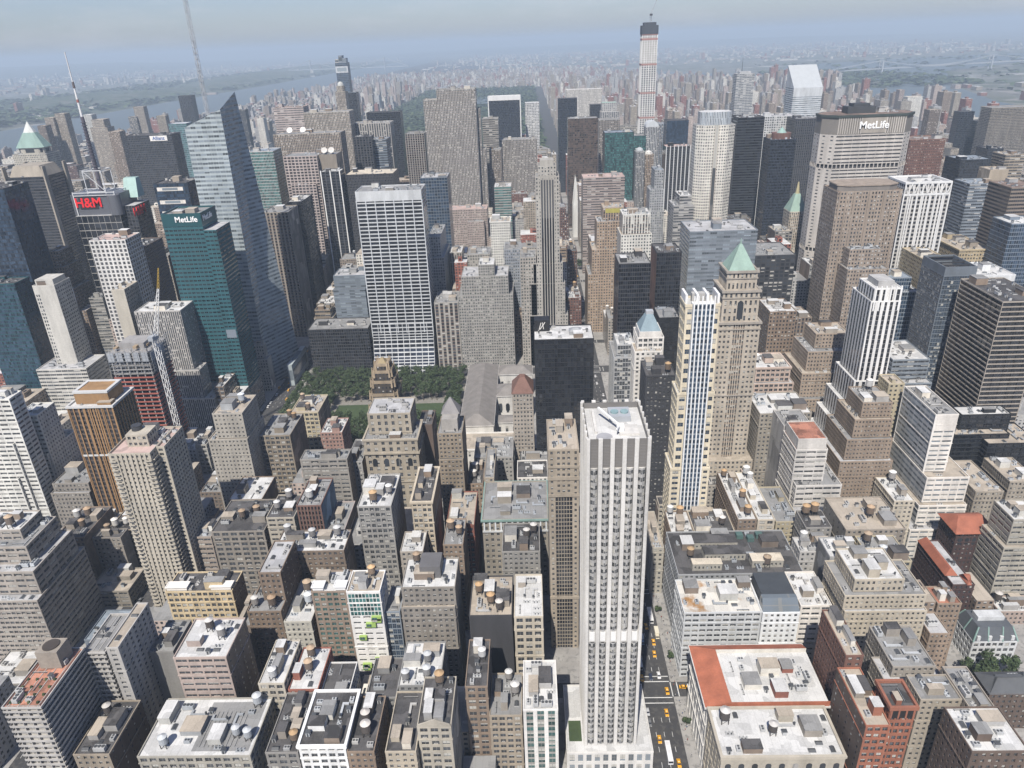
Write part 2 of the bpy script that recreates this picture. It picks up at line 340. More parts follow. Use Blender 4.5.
def ac_mesh(v):
    def mk():
        m = MB()
        if v == 0:
            m.box(-1.4, 1.4, -1, 1, 0, 1.5); m.cyl(-.6, 0, .5, 1.5, 1.75, 8, m=1); m.cyl(.7, 0, .5, 1.5, 1.75, 8, m=1)
        elif v == 1:
            m.box(-2.6, 2.6, -1.2, 1.2, .5, 2.6)
            for x in (-2.2, 2.2): m.box(x-.2, x+.2, -1, 1, 0, .5, 1)
            for x in (-1.7, 0, 1.7): m.cyl(x, 0, .7, 2.6, 2.95, 10, m=1)
        elif v == 2:
            m.box(-.5, .5, -4, 4, .4, 1.2); m.box(-.5, 2.5, 3, 4, .4, 1.2); m.cyl(0, -3.6, .5, 1.2, 2.6, 8, m=1); m.box(-.3, .3, -2, -1.6, 0, .4, 1); m.box(-.3, .3, 2, 2.4, 0, .4, 1)
        elif v == 4:
            m.box(-2, 2, -.9, .9, 0, .15)
            for a in range(5): m.cyl(-1.6+a*.8, .5*(-1)**a, .16, 0, .8, 6, m=a % 2); m.cyl(-1.6+a*.8, .5*(-1)**a, .3, .8, 1.0, 6, m=a % 2)
        elif v == 5:
            m.box(-.8, .8, -.9, .9, 0, 2.3); m.box(-1, 1, -1.1, 1.1, 2.3, 2.5, 1); m.box(-.4, .4, -.96, -.9, 0, 1.9, 1)
        elif v == 6:
            m.bar((-3.4, 0, .35), (3.4, 0, .35), .14, 1); m.bar((-3.4, .5, .35), (3.4, .5, .35), .1)
            for a in (-3, 0, 3): m.box(a-.12, a+.12, -.2, .7, 0, .3, 1)
        else:
            m.box(-1.1, 1.1, -1.6, 1.6, 0, .5); m.loft(rect(-1.1, 1.1, -1.6, 1.6), .5, rect(-.1, .1, -1.5, 1.5), 1.1, 1)
        return mesh_of(m, 'unit', [plain('unit_grey', (.46, .47, .47), .6, .2), plain('unit_dark', (.08, .085, .09), .6)])
    return shared(('ac', v), mk)
def roof_stuff(root, bx, o, c, block=()):
    """bulkheads, tanks and air handling units on a flat roof, clear of each other"""
    x0, x1, y0, y1, z = bx; used = list(block); W, D = x1-x0, y1-y0; rg = random.Random(int(x0*31+y0*17+z))
    def spot(w_, d):
        for _ in range(40):
            a = rg.uniform(x0+.9, max(x0+.95, x1-.9-w_)); b = rg.uniform(y0+1.2, max(y0+1.25, y1-.9-d))
            if all(a+w_ < u[0] or a > u[1] or b+d < u[2] or b > u[3] for u in used) and a+w_ < x1-.5 and b+d < y1-.5:
                used.append((a-.4, a+w_+.4, b-.4, b+d+.4)); return a, b
        return None
    for k in range(o.get('bk', 1)):
        w_, d, h = rg.uniform(.2, .42)*min(W, 26), rg.uniform(.16, .34)*min(D, 30), rg.uniform(2.6, 5.5); p = spot(w_, d)
        if not p: continue
        m = MB(); cc = rg.choice((c, c, 'greybrown', 'whitewarm', 'ltgrey', 'brown')); m.box(p[0], p[0]+w_, p[1], p[1]+d, z, z+h)
        e = m.build('bulkhead', wallmat(cc), root)
        r = MB(); r.box(p[0]-.15, p[0]+w_+.15, p[1]-.15, p[1]+d+.15, z+h, z+h+.3); r.build('bulkhead_roof', roofmat(rg.choice(('dark', 'white', 'grey', 'tan'))), e)
    tk = o.get('tk', 0); v = rg.randint(0, 4)
    tv = o.get('tv'); v = v if tv is None else tv
    for k in range(tk):
        s = rg.uniform(.85, 1.1); p = spot(4.4*s, 4.4*s)
        if p: tank(root, p[0]+2.2*s, p[1]+2.2*s, z, v if rg.random() < .75 else rg.randint(0, 4), s)
    for k in range(o.get('ac', 0)+int(min(9, W*D/75))):
        t = rg.choice((0, 0, 1, 2, 3, 3, 4, 4, 5, 5, 6)); w_, d = ((2.8, 2), (5.2, 2.4), (3, 8), (2.2, 3.2), (4, 1.4), (2, 2.2), (6.8, .8))[t]; rot = rg.random() < .4
        if rot: w_, d = d, w_
        p = spot(w_, d)
        if p:
            u = link(('air_conditioner', 'cooling_unit', 'duct', 'skylight', 'vent_pipes', 'stair_hut', 'roof_pipe')[t], ac_mesh(t), root, (p[0]+w_/2, p[1]+d/2, z))
            if rot: u.rotation_euler.z = math.pi/2
def flat_roof(root, bx, rc, c, o, cor=False):
    x0, x1, y0, y1, z = bx
    m = MB(); m.quad((x0+.2, y0+.2, z-.55), (x1-.2, y0+.2, z-.55), (x1-.2, y1-.2, z-.55), (x0+.2, y1-.2, z-.55)); m.build('roof', roofmat(rc), root)
    p = MB()
    if cor: ring(p, x0, x1, y0, y1, z-.9, z+.35, .5, .75); ring(p, x0, x1, y0, y1, z-1.7, z-.9, .2, .4)
    else: ring(p, x0, x1, y0, y1, z-.7, z+.25, .38, .06)
    p.build('cornice' if cor else 'parapet', plain('coping_'+c, scl(PAL[c], 1.1), .85), root)
def letters(text, parent, loc, size, mat, rot=(math.pi/2, 0, 0), depth=.15, name='sign', sx=1.0):
    cu = bpy.data.curves.new('txt', 'FONT'); cu.body = text; cu.size = size; cu.extrude = depth; cu.align_x = 'CENTER'; cu.align_y = 'CENTER'; cu.offset = size*.018
    t = bpy.data.objects.new('txt', cu); col.objects.link(t); dg = bpy.context.evaluated_depsgraph_get(); dg.update()
    me = bpy.data.meshes.new_from_object(t.evaluated_get(dg)); bpy.data.objects.remove(t); me.name = name; me.materials.clear(); me.materials.append(mat)
    o = link(name, me, parent, loc); o.rotation_euler = rot; o.scale = (sx, 1, 1); return o
ROWS = [
['apartment_slab','white apartment slab with stacked balconies and terracotta roof terrace, at the bottom left corner','apartment building',[[-214.6, -197.3, 211, 245, 82.9, 'balcony'],[-199.4, -188.5, 245, 271, 79.6, 'balcony'],[-185.8, -180.0, 243, 273, 84.4, 'punch']], 'ltgrey', {'r':'terra','bk':1, 'bw':4.2, 'fh':2.9, 'hh':82, 'x':'slab'}],
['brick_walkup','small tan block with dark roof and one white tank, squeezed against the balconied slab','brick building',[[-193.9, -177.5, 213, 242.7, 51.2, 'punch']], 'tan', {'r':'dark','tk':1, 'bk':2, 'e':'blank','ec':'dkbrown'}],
['loft_building','low wide cream building with half white half striped grey roof and four tanks','loft building',[[-163.7, -113.2, 211, 242.7, 52.0, 'loft']], 'cream', {'r':'white','tk':4, 'bk':3, 'ac':4, 'x':'striproof'}],
['loft_building','pinkish striped loft with white roof and blank brown east wall above the wide cream building','loft building',[[-157.7, -132.4, 246, 272, 74.7, 'ribbon']], 'pinkstone', {'r':'white','tk':2, 'bk':1, 'e':'blank','ec':'brown','ww':0.86}],
['commercial_block','low dark roofed block with plain bulkheads at the bottom edge beside the cream corniced loft','low building',[[-106.2, -91.7, 211, 243.7, 53.8, 'loft']], 'grey', {'r':'dark','tk':1, 'bk':4, 'ac':1}],
['loft_building','white corniced loft with tall arched top windows and flat black roof at the bottom edge','loft building',[[-91.0, -70.4, 211, 240.7, 58.0, 'loft']], 'white', {'r':'dark','bk':3, 'ac':1, 'cor':1}],
['commercial_block','narrow brown block with two white topped tanks at the bottom edge','low building',[[-70.1, -58.2, 211, 241, 53.9, 'punch']], 'brown', {'r':'dark','tk':2, 'bk':1}],
['rowhouse','low cream fronted building with long black roof and blue skylight at the bottom edge','townhouse',[[-53.4, -39.9, 211, 243.7, 53.7, 'punch']], 'cream', {'r':'dark','bk':2}],
['loft_building','cream gabled loft with dark roof and two silver tanks, bottom centre','loft building',[[-39.3, -24.4, 216, 243.7, 62.9, 'loft']], 'cream', {'r':'dark','tk':2, 'bk':4, 'x':'gable','e':'blank','ec':'grey'}],
['loft_building','tan loft with dark bulkheads and two orange topped tanks left of the new white block','loft building',[[-9.8, 5.7, 240, 266, 41.2, 'loft']], 'tan', {'r':'grey','tk':2, 'bk':2}],
['office_block','new white concrete block with green glass strips beside the tall piered tower','office building',[[6.5, 22.7, 235, 265, 50.6, 'vert']], 'white', {'gl':'greenglass','r':'white','ac':5, 'bk':2, 'bw':5, 'ww':0.62}],
['loft_building','narrow black roofed loft with red cornice and one silver tank','loft building',[[-20.6, -10.0, 242, 272, 58.1, 'loft']], 'brown', {'r':'dark','tk':1, 'bk':1, 'e':'blank','ec':'charcoal'}],
['loft_building','small white roofed loft edged in orange brick with two orange tanks','loft building',[[-118.8, -106.4, 243, 271, 60.6, 'loft']], 'cream', {'r':'white','tk':2, 'bk':2, 'ac':1}],
['loft_building','white roofed block over dark red storefront wall with two orange tanks on a black bulkhead','loft building',[[-105.6, -91.2, 244, 271, 55.4, 'punch']], 'redbrick', {'r':'white','tk':2, 'bk':1}],
['commercial_block','white walled low block with black slab bulkhead on the roof','low building',[[-91.0, -77.1, 241, 265, 51.2, 'punch']], 'white', {'r':'dark','bk':1}],
['commercial_block','low flat black roofed block before the green and white hotel, with a yellow sign','low building',[[-68.5, -54.1, 243, 268, 50.6, 'punch']], 'grey', {'r':'dark','bk':1}],
['commercial_block','low block with white roof deck and twin silver tanks below the brown grey stepped office','low building',[[-52.6, -32.7, 244, 272, 57.1, 'punch']], 'grey', {'r':'white','tk':3, 'bk':2}],
['tower','tall white stone tower of vertical piers with a sunken mechanical roof and white crane arm','tower',[[36.0, 61.3, 246, 280, 187.6, 'none']], 'whitestone', {'x':'fifth400'}],
['brick_walkup','slim brown office with step back top and terraces beside the green windowed hotel','brick building',[[-140.7, -122.4, 291, 329.7, 61.4, 'punch'],[-134.3, -122.3, 300, 328, 79.9, 'punch']], 'brown', {'r':'grey','tk':2, 'bk':1, 'e':'blank','ec':'dkbrown'}],
['commercial_block','short cream block with white roof and two orange tanks before the green windowed hotel','low building',[[-122.1, -107.3, 291, 325, 54.1, 'punch']], 'cream', {'r':'white','tk':2, 'bk':1, 'e':'blank','ec':'brown'}],
['hotel','brown framed hotel with green tinted windows and white roof frames','hotel',[[-104.3, -85.8, 291, 308, 74.2, 'grid']], 'brown', {'gl':'greenglass','r':'white','bk':2, 'bw':3.4, 'fh':3.3, 'ww':0.66, 'wh':0.62, 'x':'frames'}],
['hotel','narrow white hotel with scattered lime green balcony boxes','hotel',[[-85.1, -67.4, 289, 306, 75.5, 'ribbon']], 'white', {'r':'tan','tk':1, 'bk':2, 'ww':0.7, 'wh':0.34, 'x':'lime'}],
['office_block','slim blue grey glass infill between the white hotel and brown stepped office','office building',[[-67.2, -59.3, 293, 313, 58.1, 'curtain']], 'bluegrey', {'r':'grey','bk':1, 'gl':'blue'}],
['office_block','brown grey office with white cornice band and a big grey box on its white roof','office building',[[-56.6, -28.4, 291, 315, 75.9, 'punch'],[-57.5, -29.0, 289, 307, 64.3, 'punch']], 'greybrown', {'r':'white','tk':1, 'bk':1, 'ac':2, 'x':'bigbox','e':'punch'}],
['loft_building','stone loft wrapped in black construction netting below two white roofed bulkheads','loft building',[[-22.3, 0.6, 291, 323, 56.3, 'blank']], 'charcoal', {'r':'tan','tk':3, 'bk':3, 'ac':2}],
['loft_building','cream loft with big paired windows and pale grey roof beside the black gridded tan tower','loft building',[[1.6, 17.0, 291, 325, 55.1, 'loft']], 'cream', {'r':'white','ac':4, 'bw':5.5, 'fh':4.6}],
['tower','narrow tan tower whose front is one tall black window grid, behind the tall white tower','tower',[[21.8, 38.0, 324, 358, 137.5, 'none']], 'tan', {'x':'tangrid'}],
['loft_building','grey stone tower with blank east wall and crowded white roof before the cream clubhouse','loft building',[[-91.4, -71.1, 352, 388, 85.3, 'loft']], 'grey', {'r':'white','tk':2, 'bk':3, 'ac':4, 'e':'punch','bw':3.4}],
['loft_building','narrow white corniced office front with brown side walls left of the red gabled building','loft building',[[-61.9, -49.0, 366, 406, 78.6, 'loft']], 'cream', {'r':'dark','bk':3, 'cor':1, 'e':'blank','ec':'brown','bw':3.2}],
['loft_building','red brick building with a peaked front gable and tan roof','loft building',[[-42.6, -24.8, 371, 411, 55.9, 'loft']], 'redbrick', {'r':'tan','bk':2, 'ac':1, 'x':'gable','bw':2.6, 'e':'blank','ec':'redbrick'}],
['department_store','wide tan store with green cornice and a row of white attic windows','department store',[[-19.5, 21.8, 371, 414.7, 60.7, 'punch']], 'tan', {'r':'grey','bk':4, 'ac':5, 'bw':3.6, 'fh':4.2, 'x':'greencornice'}],
['commercial_block','small building with white roof terrace and potted red plants before the narrow white corniced front','low building',[[-67.5, -53.7, 345, 365, 57.2, 'punch']], 'greybrown', {'r':'white','bk':1, 'ac':2}],
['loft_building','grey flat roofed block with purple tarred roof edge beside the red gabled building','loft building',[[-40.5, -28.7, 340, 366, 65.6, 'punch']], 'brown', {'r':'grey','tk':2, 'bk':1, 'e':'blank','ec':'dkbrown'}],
['loft_building','dark roofed block with two orange tanks in front of the green corniced store','loft building',[[-6.0, 16.3, 338, 366, 61.3, 'punch']], 'grey', {'r':'dark','tk':2, 'bk':2, 'ac':2}],
['hotel','cream banded hotel with two white tanks on black roof, left of the copper striped hotel','hotel',[[-155.7, -137.9, 371, 397, 65.4, 'ribbon']], 'cream', {'r':'dark','tk':2, 'bk':1, 'ww':0.75, 'e':'blank','ec':'brown'}],
['hotel','dark glass hotel with copper vertical stripes and a pale blue painted east wall','hotel',[[-135.6, -119.9, 372, 404, 73.3, 'vert']], 'copper', {'gl':'blackglass','r':'grey','tk':1, 'bk':2, 'ac':3, 'e':'blank','ec':'blue','bw':2.2}],
['rowhouse','short pink fronted building with arched lower windows right of the copper striped hotel','townhouse',[[-119.7, -107.7, 371, 405, 53.9, 'loft']], 'pinkstone', {'r':'grey','bk':1, 'ac':2, 'e':'blank','ec':'dkbrown'}],
['loft_building','grey loft with tall dark window bays and black roof plant beside the cream balcony tower','loft building',[[-193.5, -159.2, 372, 408, 54.8, 'loft']], 'greybrown', {'r':'dark','tk':2, 'bk':3, 'ac':2, 'bw':6}],
['loft_building','brown block with wedge shaped white roof strip below the tan hotel','loft building',[[-200.9, -176.9, 418, 448, 48.3, 'blank']], 'brown', {'r':'white','bk':1, 'e':'blank','ec':'brown'}],
['loft_building','long low loft with half white roof and three tanks below the copper striped hotel','loft building',[[-137.4, -96.2, 330, 350, 70.5, 'punch']], 'brown', {'r':'white','tk':3, 'bk':3, 'ac':3, 'e':'blank','ec':'brown'}],
['loft_building','yellow brick loft with white zigzag roof terraces right of the cream balcony tower base','loft building',[[-195.4, -157.2, 312, 329, 57.9, 'loft']], 'yellow', {'r':'dark','bk':2, 'e':'blank','ec':'brown','bw':3.3, 'x':'frames'}],
['commercial_block','brown shed roofed block with white penthouse boxes beside the yellow brick loft','low building',[[-153.4, -145.6, 300, 330, 43.4, 'punch']], 'brown', {'r':'grey','bk':2}],
['tower','tall cream apartment tower with ribbed balconies, deep central slot and orange roof deck','tower',[[-234.4, -204.4, 357, 390, 121.6, 'none']], 'cream', {'x':'creamtower'}],
['office_block','stepped dark brown garment loft filling the left edge with white parapet lines','office building',[[-317.2, -287.2, 338, 358, 83.5, 'ribbon'],[-313.8, -280.6, 330, 360, 77.3, 'ribbon'],[-312.3, -275.2, 322, 362, 65.7, 'ribbon'],[-313.8, -274.2, 316, 366, 49.6, 'punch']], 'dkstone', {'r':'white','bk':2, 'tk':1, 'e':'ribbon','ww':0.8}],
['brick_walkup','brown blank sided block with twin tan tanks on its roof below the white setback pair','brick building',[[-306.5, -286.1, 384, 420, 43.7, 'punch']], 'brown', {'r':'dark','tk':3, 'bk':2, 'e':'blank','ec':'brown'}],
['office_block','low tan building with white zigzag roof partitions left of the cream balcony tower base','office building',[[-282.9, -255.4, 366, 390, 13.1, 'ribbon']], 'tan', {'r':'tan','bk':2, 'ww':0.8}],
['parking_garage','low blue grey roofed garage with teal east end beside the parked cars','garage',[[-263.6, -246.2, 326, 352, 9.9, 'blank']], 'bluegrey', {'r':'bluegrey','bk':0}],
['commercial_block','low grey pair of sheds with dark glass skylights left of the pink striped loft','low building',[[-179.8, -167.6, 262, 284, 62.8, 'blank']], 'grey', {'r':'grey','bk':2, 'ac':3}],
['tower','bronze and orange piered tower with flat cap, behind the cream balcony tower','tower',[[-318.0, -285.3, 452, 482, 107.2, 'vert']], 'orange', {'gl':'blackglass','r':'white','bw':3.6, 'fh':3.7, 'ww':0.7, 'x':'cap'}],
['office_block','white setback loft tower with ribbed bays, right hand of the white pair at left edge','office building',[[-374.9, -358.1, 473, 495, 90.6, 'ribbon'],[-380.4, -359.3, 471, 511, 58.0, 'ribbon'],[-382.7, -362.8, 469, 513, 35.0, 'ribbon'],[-386.0, -366.6, 467, 515, 8.4, 'ribbon']], 'whitewarm', {'r':'white','bk':1, 'bw':3, 'wh':0.45, 'ww':0.86, 'e':'punch'}],
['office_block','white setback loft tower cut by the left edge with staggered grey roofs','office building',[[-379.0, -357.9, 452, 466, 114.5, 'ribbon'],[-390.0, -365.4, 450, 464, 79.1, 'ribbon'],[-398.6, -369.7, 448, 464.7, 50.6, 'ribbon']], 'whitewarm', {'r':'white','bk':2, 'wh':0.45, 'ww':0.86}],
['hotel','tan hotel with even small windows and grey top, right of the unfinished tower','hotel',[[-215.0, -193.3, 452, 482, 98.8, 'punch'],[-221.3, -192.7, 450, 486, 78.9, 'punch']], 'tanlight', {'r':'tan','bk':2, 'tk':1, 'bw':2.9, 'fh':3.3, 'ww':0.42, 'wh':0.45}],
['construction_frame','unfinished concrete tower with red floor edges and scaffolded grey top','unfinished building',[[-329.1, -296.2, 533, 567, 116.3, 'none']], 'grey', {'x':'site'}],
['office_tower','pale grey ribbed tower stepping down behind the unfinished tower','office tower',[[-344.1, -301.9, 612, 639.7, 123.0, 'vert'],[-356.9, -295.5, 608, 625.7, 65.8, 'vert'],[-346.6, -285.6, 604, 639.7, 38.4, 'vert']], 'ltgrey', {'r':'white','bw':1.9, 'ww':0.55, 'gl':'dark','bk':2}],
['loft_building','tan loft block with fine vertical bays and two orange topped tanks beside the park corner','loft building',[[-192.5, -168.8, 470, 506, 70.3, 'loft']], 'tan', {'r':'grey','tk':2, 'bk':2, 'e':'blank','ec':'brown'}],
['loft_building','yellow tan apartment loft with single tank at the park edge','loft building',[[-190.3, -166.5, 535, 569, 56.1, 'loft']], 'yellow', {'r':'tan','tk':2, 'bk':2, 'e':'blank','ec':'brown'}],
['brick_walkup','small red brown house with cluttered white roof at park edge left of cream clubhouse','brick building',[[-162.7, -144.4, 520, 546, 44.5, 'punch']], 'pinkbrick', {'r':'white','bk':2, 'ac':3, 'e':'punch'}],
['office_block','grey stone block with broad blank top storey and banded windows behind the copper striped hotel','office building',[[-153.4, -119.5, 440, 454, 66.4, 'ribbon']], 'greybrown', {'r':'grey','bk':2, 'ac':2, 'ww':0.8, 'e':'blank','ec':'brown'}],
['loft_building','narrow white and grey loft wedged between the cream clubhouse and the grey stone block','loft building',[[-125.1, -113.2, 455, 489, 54.9, 'punch']], 'ltgrey', {'r':'grey','tk':1, 'bk':2, 'e':'blank','ec':'brown'}],
['clubhouse','ornate cream clubhouse with arched upper windows and deep stepped cornices','clubhouse',[[-109.1, -70.0, 451, 479.7, 75.4, 'loft'],[-105.8, -74.6, 459, 485, 92.2, 'punch']], 'cream', {'r':'grey','ac':3, 'bk':2, 'cor':1, 'x':'arches','bw':5.2, 'fh':5.2, 'wh':0.6, 'ww':0.42}],
['gothic_tower','black brick tower with glittering gold gothic crown, in front of the park','tower',[[-113.0, -90.8, 500, 522, 112.3, 'none']], 'blackbrick', {'x':'radiator'}],
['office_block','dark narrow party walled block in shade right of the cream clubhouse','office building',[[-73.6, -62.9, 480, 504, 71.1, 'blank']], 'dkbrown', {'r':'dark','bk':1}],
['tower','slim tan stone tower with pale grey gabled penthouse roof','tower',[[-52.0, -34.9, 430, 456, 90.4, 'punch'],[-52.0, -35.3, 428, 458, 71.0, 'punch']], 'tan', {'r':'grey','bw':2.6, 'fh':3.4, 'ww':0.5, 'e':'punch','x':'gabletop'}],
['loft_building','brown block with two orange tanks right beside the slim gabled tan tower','loft building',[[-35.1, -23.5, 440, 470, 43.2, 'punch']], 'brown', {'r':'dark','tk':2, 'bk':1}],
['loft_building','narrow stone loft with white bulkhead stair left of the mansard roofed block','loft building',[[-20.4, -13.6, 415, 455, 63.8, 'punch']], 'tan', {'r':'grey','bk':2}],
['commercial_block','grey block with rows of pipes and blue plant on the roof below the library wing','low building',[[-31.8, -2.3, 470, 502, 47.0, 'punch']], 'grey', {'r':'grey','bk':3, 'ac':6}],
['commercial_block','low grey block with black attic roof and white dormers before the black glass slab','low building',[[1.2, 23.4, 440, 464, 47.4, 'punch']], 'white', {'r':'dark','bk':1}],
['commercial_block','black glass podium with pale roof frame under the black glass slab','low building',[[2.5, 49.3, 484, 499.7, 34.2, 'curtain']], 'black', {'r':'grey','ac':5, 'bk':2}],
['library','long grey roofed stone library with hipped wings and an arched court wall','library',[[-56, 14, 545, 696, 25, 'none']], 'whitestone', {'x':'library'}],
['office_block','stone block with red pyramid roof and rows of windows beside the black glass slab','office building',[[-2.1, 14.1, 500, 524, 85.6, 'punch']], 'greybrown', {'r':'grey','x':'redpyr','bw':2.4}],
['office_tower','black glass slab with white roof and black logo box, in front of the avenue canyon','office tower',[[15.9, 60.9, 505, 535, 127.7, 'curtain']], 'black', {'gl':'blackglass','r':'white','ac':3, 'x':'blackslab','bw':2.4}],
['palazzo','white stone palazzo with sloping orange tiled roof around a white flat centre','palazzo',[[94, 150, 244, 281, 42, 'none']], 'whitestone', {'x':'palazzo'}],
['loft_building','cream arcaded loft with white roof, orange tanks and arched top floor beside the avenue','loft building',[[93.9, 147.3, 215, 241, 43.5, 'loft']], 'cream', {'r':'white','tk':2, 'bk':3, 'ac':4, 'cor':1, 'bw':4.6, 'wh':0.66, 'ww':0.5, 'x':'arcade'}],
['department_store','white department store with rust stained flat roof and long avenue front','department store',[[93.7, 135.7, 301, 328, 46.9, 'ribbon']], 'white', {'r':'stain','bk':3, 'ac':5, 'bw':4.2, 'ww':0.78, 'wh':0.5}],
['department_store','white store wing with glazed dark attic and black roof right of the stained roof store','department store',[[135.9, 155.7, 300, 328, 46.9, 'punch']], 'white', {'r':'dark','bk':1, 'x':'attic'}],
['department_store','white banded wing with stepped white roof right of the glazed attic wing','department store',[[156.1, 172.6, 301, 329, 50.5, 'ribbon']], 'white', {'r':'white','bk':2, 'ac':1, 'ww':0.8}],
['department_store','broad dark roofed store with cream penthouses, green plant and two orange tanks','department store',[[96, 168, 331, 372, 48, 'punch']], 'ltgrey', {'r':'dark','tk':2, 'bk':4, 'ac':6, 'x':'darkstore'}],
['brick_walkup','narrow cream avenue front with tan roof opposite the tall piered tower','brick building',[[87.6, 95.2, 371, 411, 36.6, 'punch']], 'cream', {'r':'tan','bk':1}],
['tower','white blue and yellow apartment tower with bright vertical ribs and crown fins','tower',[[106.2, 126.7, 406, 422, 189.7, 'none']], 'yellowstone', {'x':'tower425'}],
['office_block','brown party walled block with white roof strip and tanks below the green roofed tan tower','office building',[[140.9, 152.7, 374, 430, 54.8, 'punch']], 'brown', {'r':'white','tk':3, 'bk':3, 'e':'punch'}],
['loft_building','cream loft with blue tarpaulin parapet and orange tanks right of white stripped brown block','loft building',[[153.3, 163.9, 374, 430, 54.5, 'loft']], 'cream', {'r':'white','tk':2, 'bk':3}],
['commercial_block','low yellow fronted block with grey flat roof below the white stepped office','low building',[[165.5, 180.5, 376, 416, 51.2, 'punch']], 'yellow', {'r':'grey','bk':1}],
['office_block','white stepped office of ribbon windows with brick topped penthouse','office building',[[182.7, 203.0, 404, 430, 86.8, 'ribbon'],[183.7, 213.2, 398, 431.7, 63.3, 'ribbon'],[182.4, 218.4, 392, 431.7, 47.2, 'ribbon']], 'white', {'r':'brick','bk':0, 'ww':0.9, 'wh':0.42, 'x':'blanktop'}],
['office_block','plain grey blank walled block with black bulkhead behind the white ribboned stepped office','office building',[[183.5, 202.3, 432, 456, 89.2, 'blank']], 'ltgrey', {'r':'grey','bk':1}],
['loft_building','tan loft with white roof plant and stair tower right of the green roofed tan tower','loft building',[[174.6, 211.0, 456, 490, 86.2, 'punch']], 'tan', {'r':'white','bk':3, 'ac':4, 'bw':3}],
['loft_building','grey loft with water tanks and white stair boxes right of the broad dark roofed store','loft building',[[167.9, 188.6, 340, 354, 55.8, 'punch']], 'ltgrey', {'r':'white','tk':2, 'bk':3, 'ac':3}],
['commercial_block','small grey block with two silver tanks and black roof frame below the yellow fronted block','low building',[[175.7, 191.0, 355, 373, 61.7, 'punch']], 'grey', {'r':'dark','tk':2, 'bk':1}],
['loft_building','cream blank walled block with white roof just left of the stepped cream apartment house','loft building',[[177.0, 194.5, 322, 339.7, 66.2, 'blank']], 'ltgrey', {'r':'white','bk':2, 'ac':2, 'e':'blank','ec':'grey'}],
['apartment_house','cream stepped apartment house with balustraded terraces and white parapet lines','apartment building',[[179.4, 205.0, 296, 322, 71.9, 'punch'],[174.3, 216.3, 293, 321.7, 64.0, 'punch'],[174.9, 217.3, 291, 321.7, 55.0, 'punch']], 'cream', {'r':'white','bk':3, 'ac':1, 'bw':2.6, 'fh':3.2}],
['loft_building','yellow brick block with three wide windows behind the stepped cream apartment house','loft building',[[204.0, 226.3, 328, 352, 57.4, 'loft']], 'yellow', {'r':'grey','tk':2, 'bk':2, 'ac':3}],
['office_block','grey walled block with tan roof terrace of tables and a blue plant house','office building',[[198.1, 233.1, 352, 386, 61.9, 'punch']], 'greybrown', {'r':'tan','tk':1, 'bk':2, 'ac':4, 'e':'blank','ec':'grey'}],
['office_tower','white wedge tower of grey ribbon glass above three stepped glass terraces','office tower',[[276.3, 291.0, 420, 464, 101.4, 'ribbon'],[275.2, 303.3, 412, 469.7, 58.3, 'ribbon'],[271.8, 303.5, 408, 469.7, 38.8, 'ribbon'],[266.0, 297.7, 402, 469.7, 23.7, 'ribbon']], 'white', {'gl':'greyglass','r':'grey','ac':3, 'ww':0.85, 'wh':0.4, 'e':'ribbon','ec':'silver','x':'wedge'}],
['office_block','dark brick hotel with white dotted windows and orange hip roofed tower','office building',[[280.5, 304.1, 376.7, 396.7, 39.6, 'punch'],[256.1, 268.6, 332.7, 374.7, 35.8, 'punch']], 'darkbrick', {'r':'orange','x':'unionleague','bw':2.6}],
['apartment_house','brown brick apartment house with staggered penthouse roofs, in front of the dark brick hotel','apartment building',[[230.5, 243.3, 303.7, 317.7, 48.0, 'punch'],[218.3, 228.5, 285.7, 301.7, 44.2, 'punch']], 'brown', {'r':'brick','bk':4, 'tk':1, 'bw':2.6}],
['apartment_house','mansard roofed white mansion block with pale green copper ribs','apartment building',[[258.6, 283.4, 308, 328, 16.1, 'loft']], 'whitestone', {'r':'dark','x':'mansard','bw':3.4}],
['apartment_house','grey brick apartment block with white railed roof left of the green ribbed mansard block','apartment building',[[178.2, 197.8, 246, 272, 63.0, 'punch'],[174.3, 201.7, 244, 258, 57.0, 'punch']], 'greybrown', {'r':'grey','ac':2, 'bk':2, 'bw':2.6, 'fh':3.2}],
['apartment_house','long grey flat roofed apartment strip dotted with plant, beside the dark garden trees','apartment building',[[199.0, 209.8, 218.7, 243.7, 65.2, 'punch']], 'greybrown', {'r':'grey','ac':8, 'bk':1, 'bw':2.6, 'fh':3.2}],
['apartment_house','green shuttered brick courtyard block in the angle of the grey roofed strip','apartment building',[[181.1, 198.8, 226.0, 240.0, 64.3, 'punch']], 'tan', {'r':'grey','bk':1, 'ac':1, 'bw':2.6, 'fh':3.2}],
['brick_walkup','dark brown party walled building with long tan roof behind the red loggia tower','brick building',[[154.5, 162.6, 244, 274, 72.3, 'punch']], 'redbrown', {'r':'tan','bk':2, 'e':'punch'}],
['brick_walkup','red brick office with rows of paired windows, tan roof and boxy bulkheads','brick building',[[151.5, 161.8, 212, 243.7, 65.4, 'loft']], 'redorange', {'r':'tan','bk':3, 'bw':3.4, 'e':'blank','ec':'dkbrown'}],
['brick_walkup','red brick stair tower with open arched loggia top beside the red brick office','brick building',[[162.6, 173.4, 216, 230, 71.2, 'loft']], 'redorange', {'r':'dark','x':'loggia','bw':2.4}],
['commercial_block','low white roofed building with grey stepped vents right of the red loggia tower','low building',[[240.5, 258.4, 317.7, 331.7, -85.2, 'blank']], 'ltgrey', {'r':'white','bk':2}],
['apartment_house','dark brown house with white roof, brown bulkhead and skylights at the bottom right corner','apartment building',[[185.8, 208.3, 196, 217.7, 69.4, 'punch']], 'dkbrown', {'r':'white','bk':2, 'ac':3}],
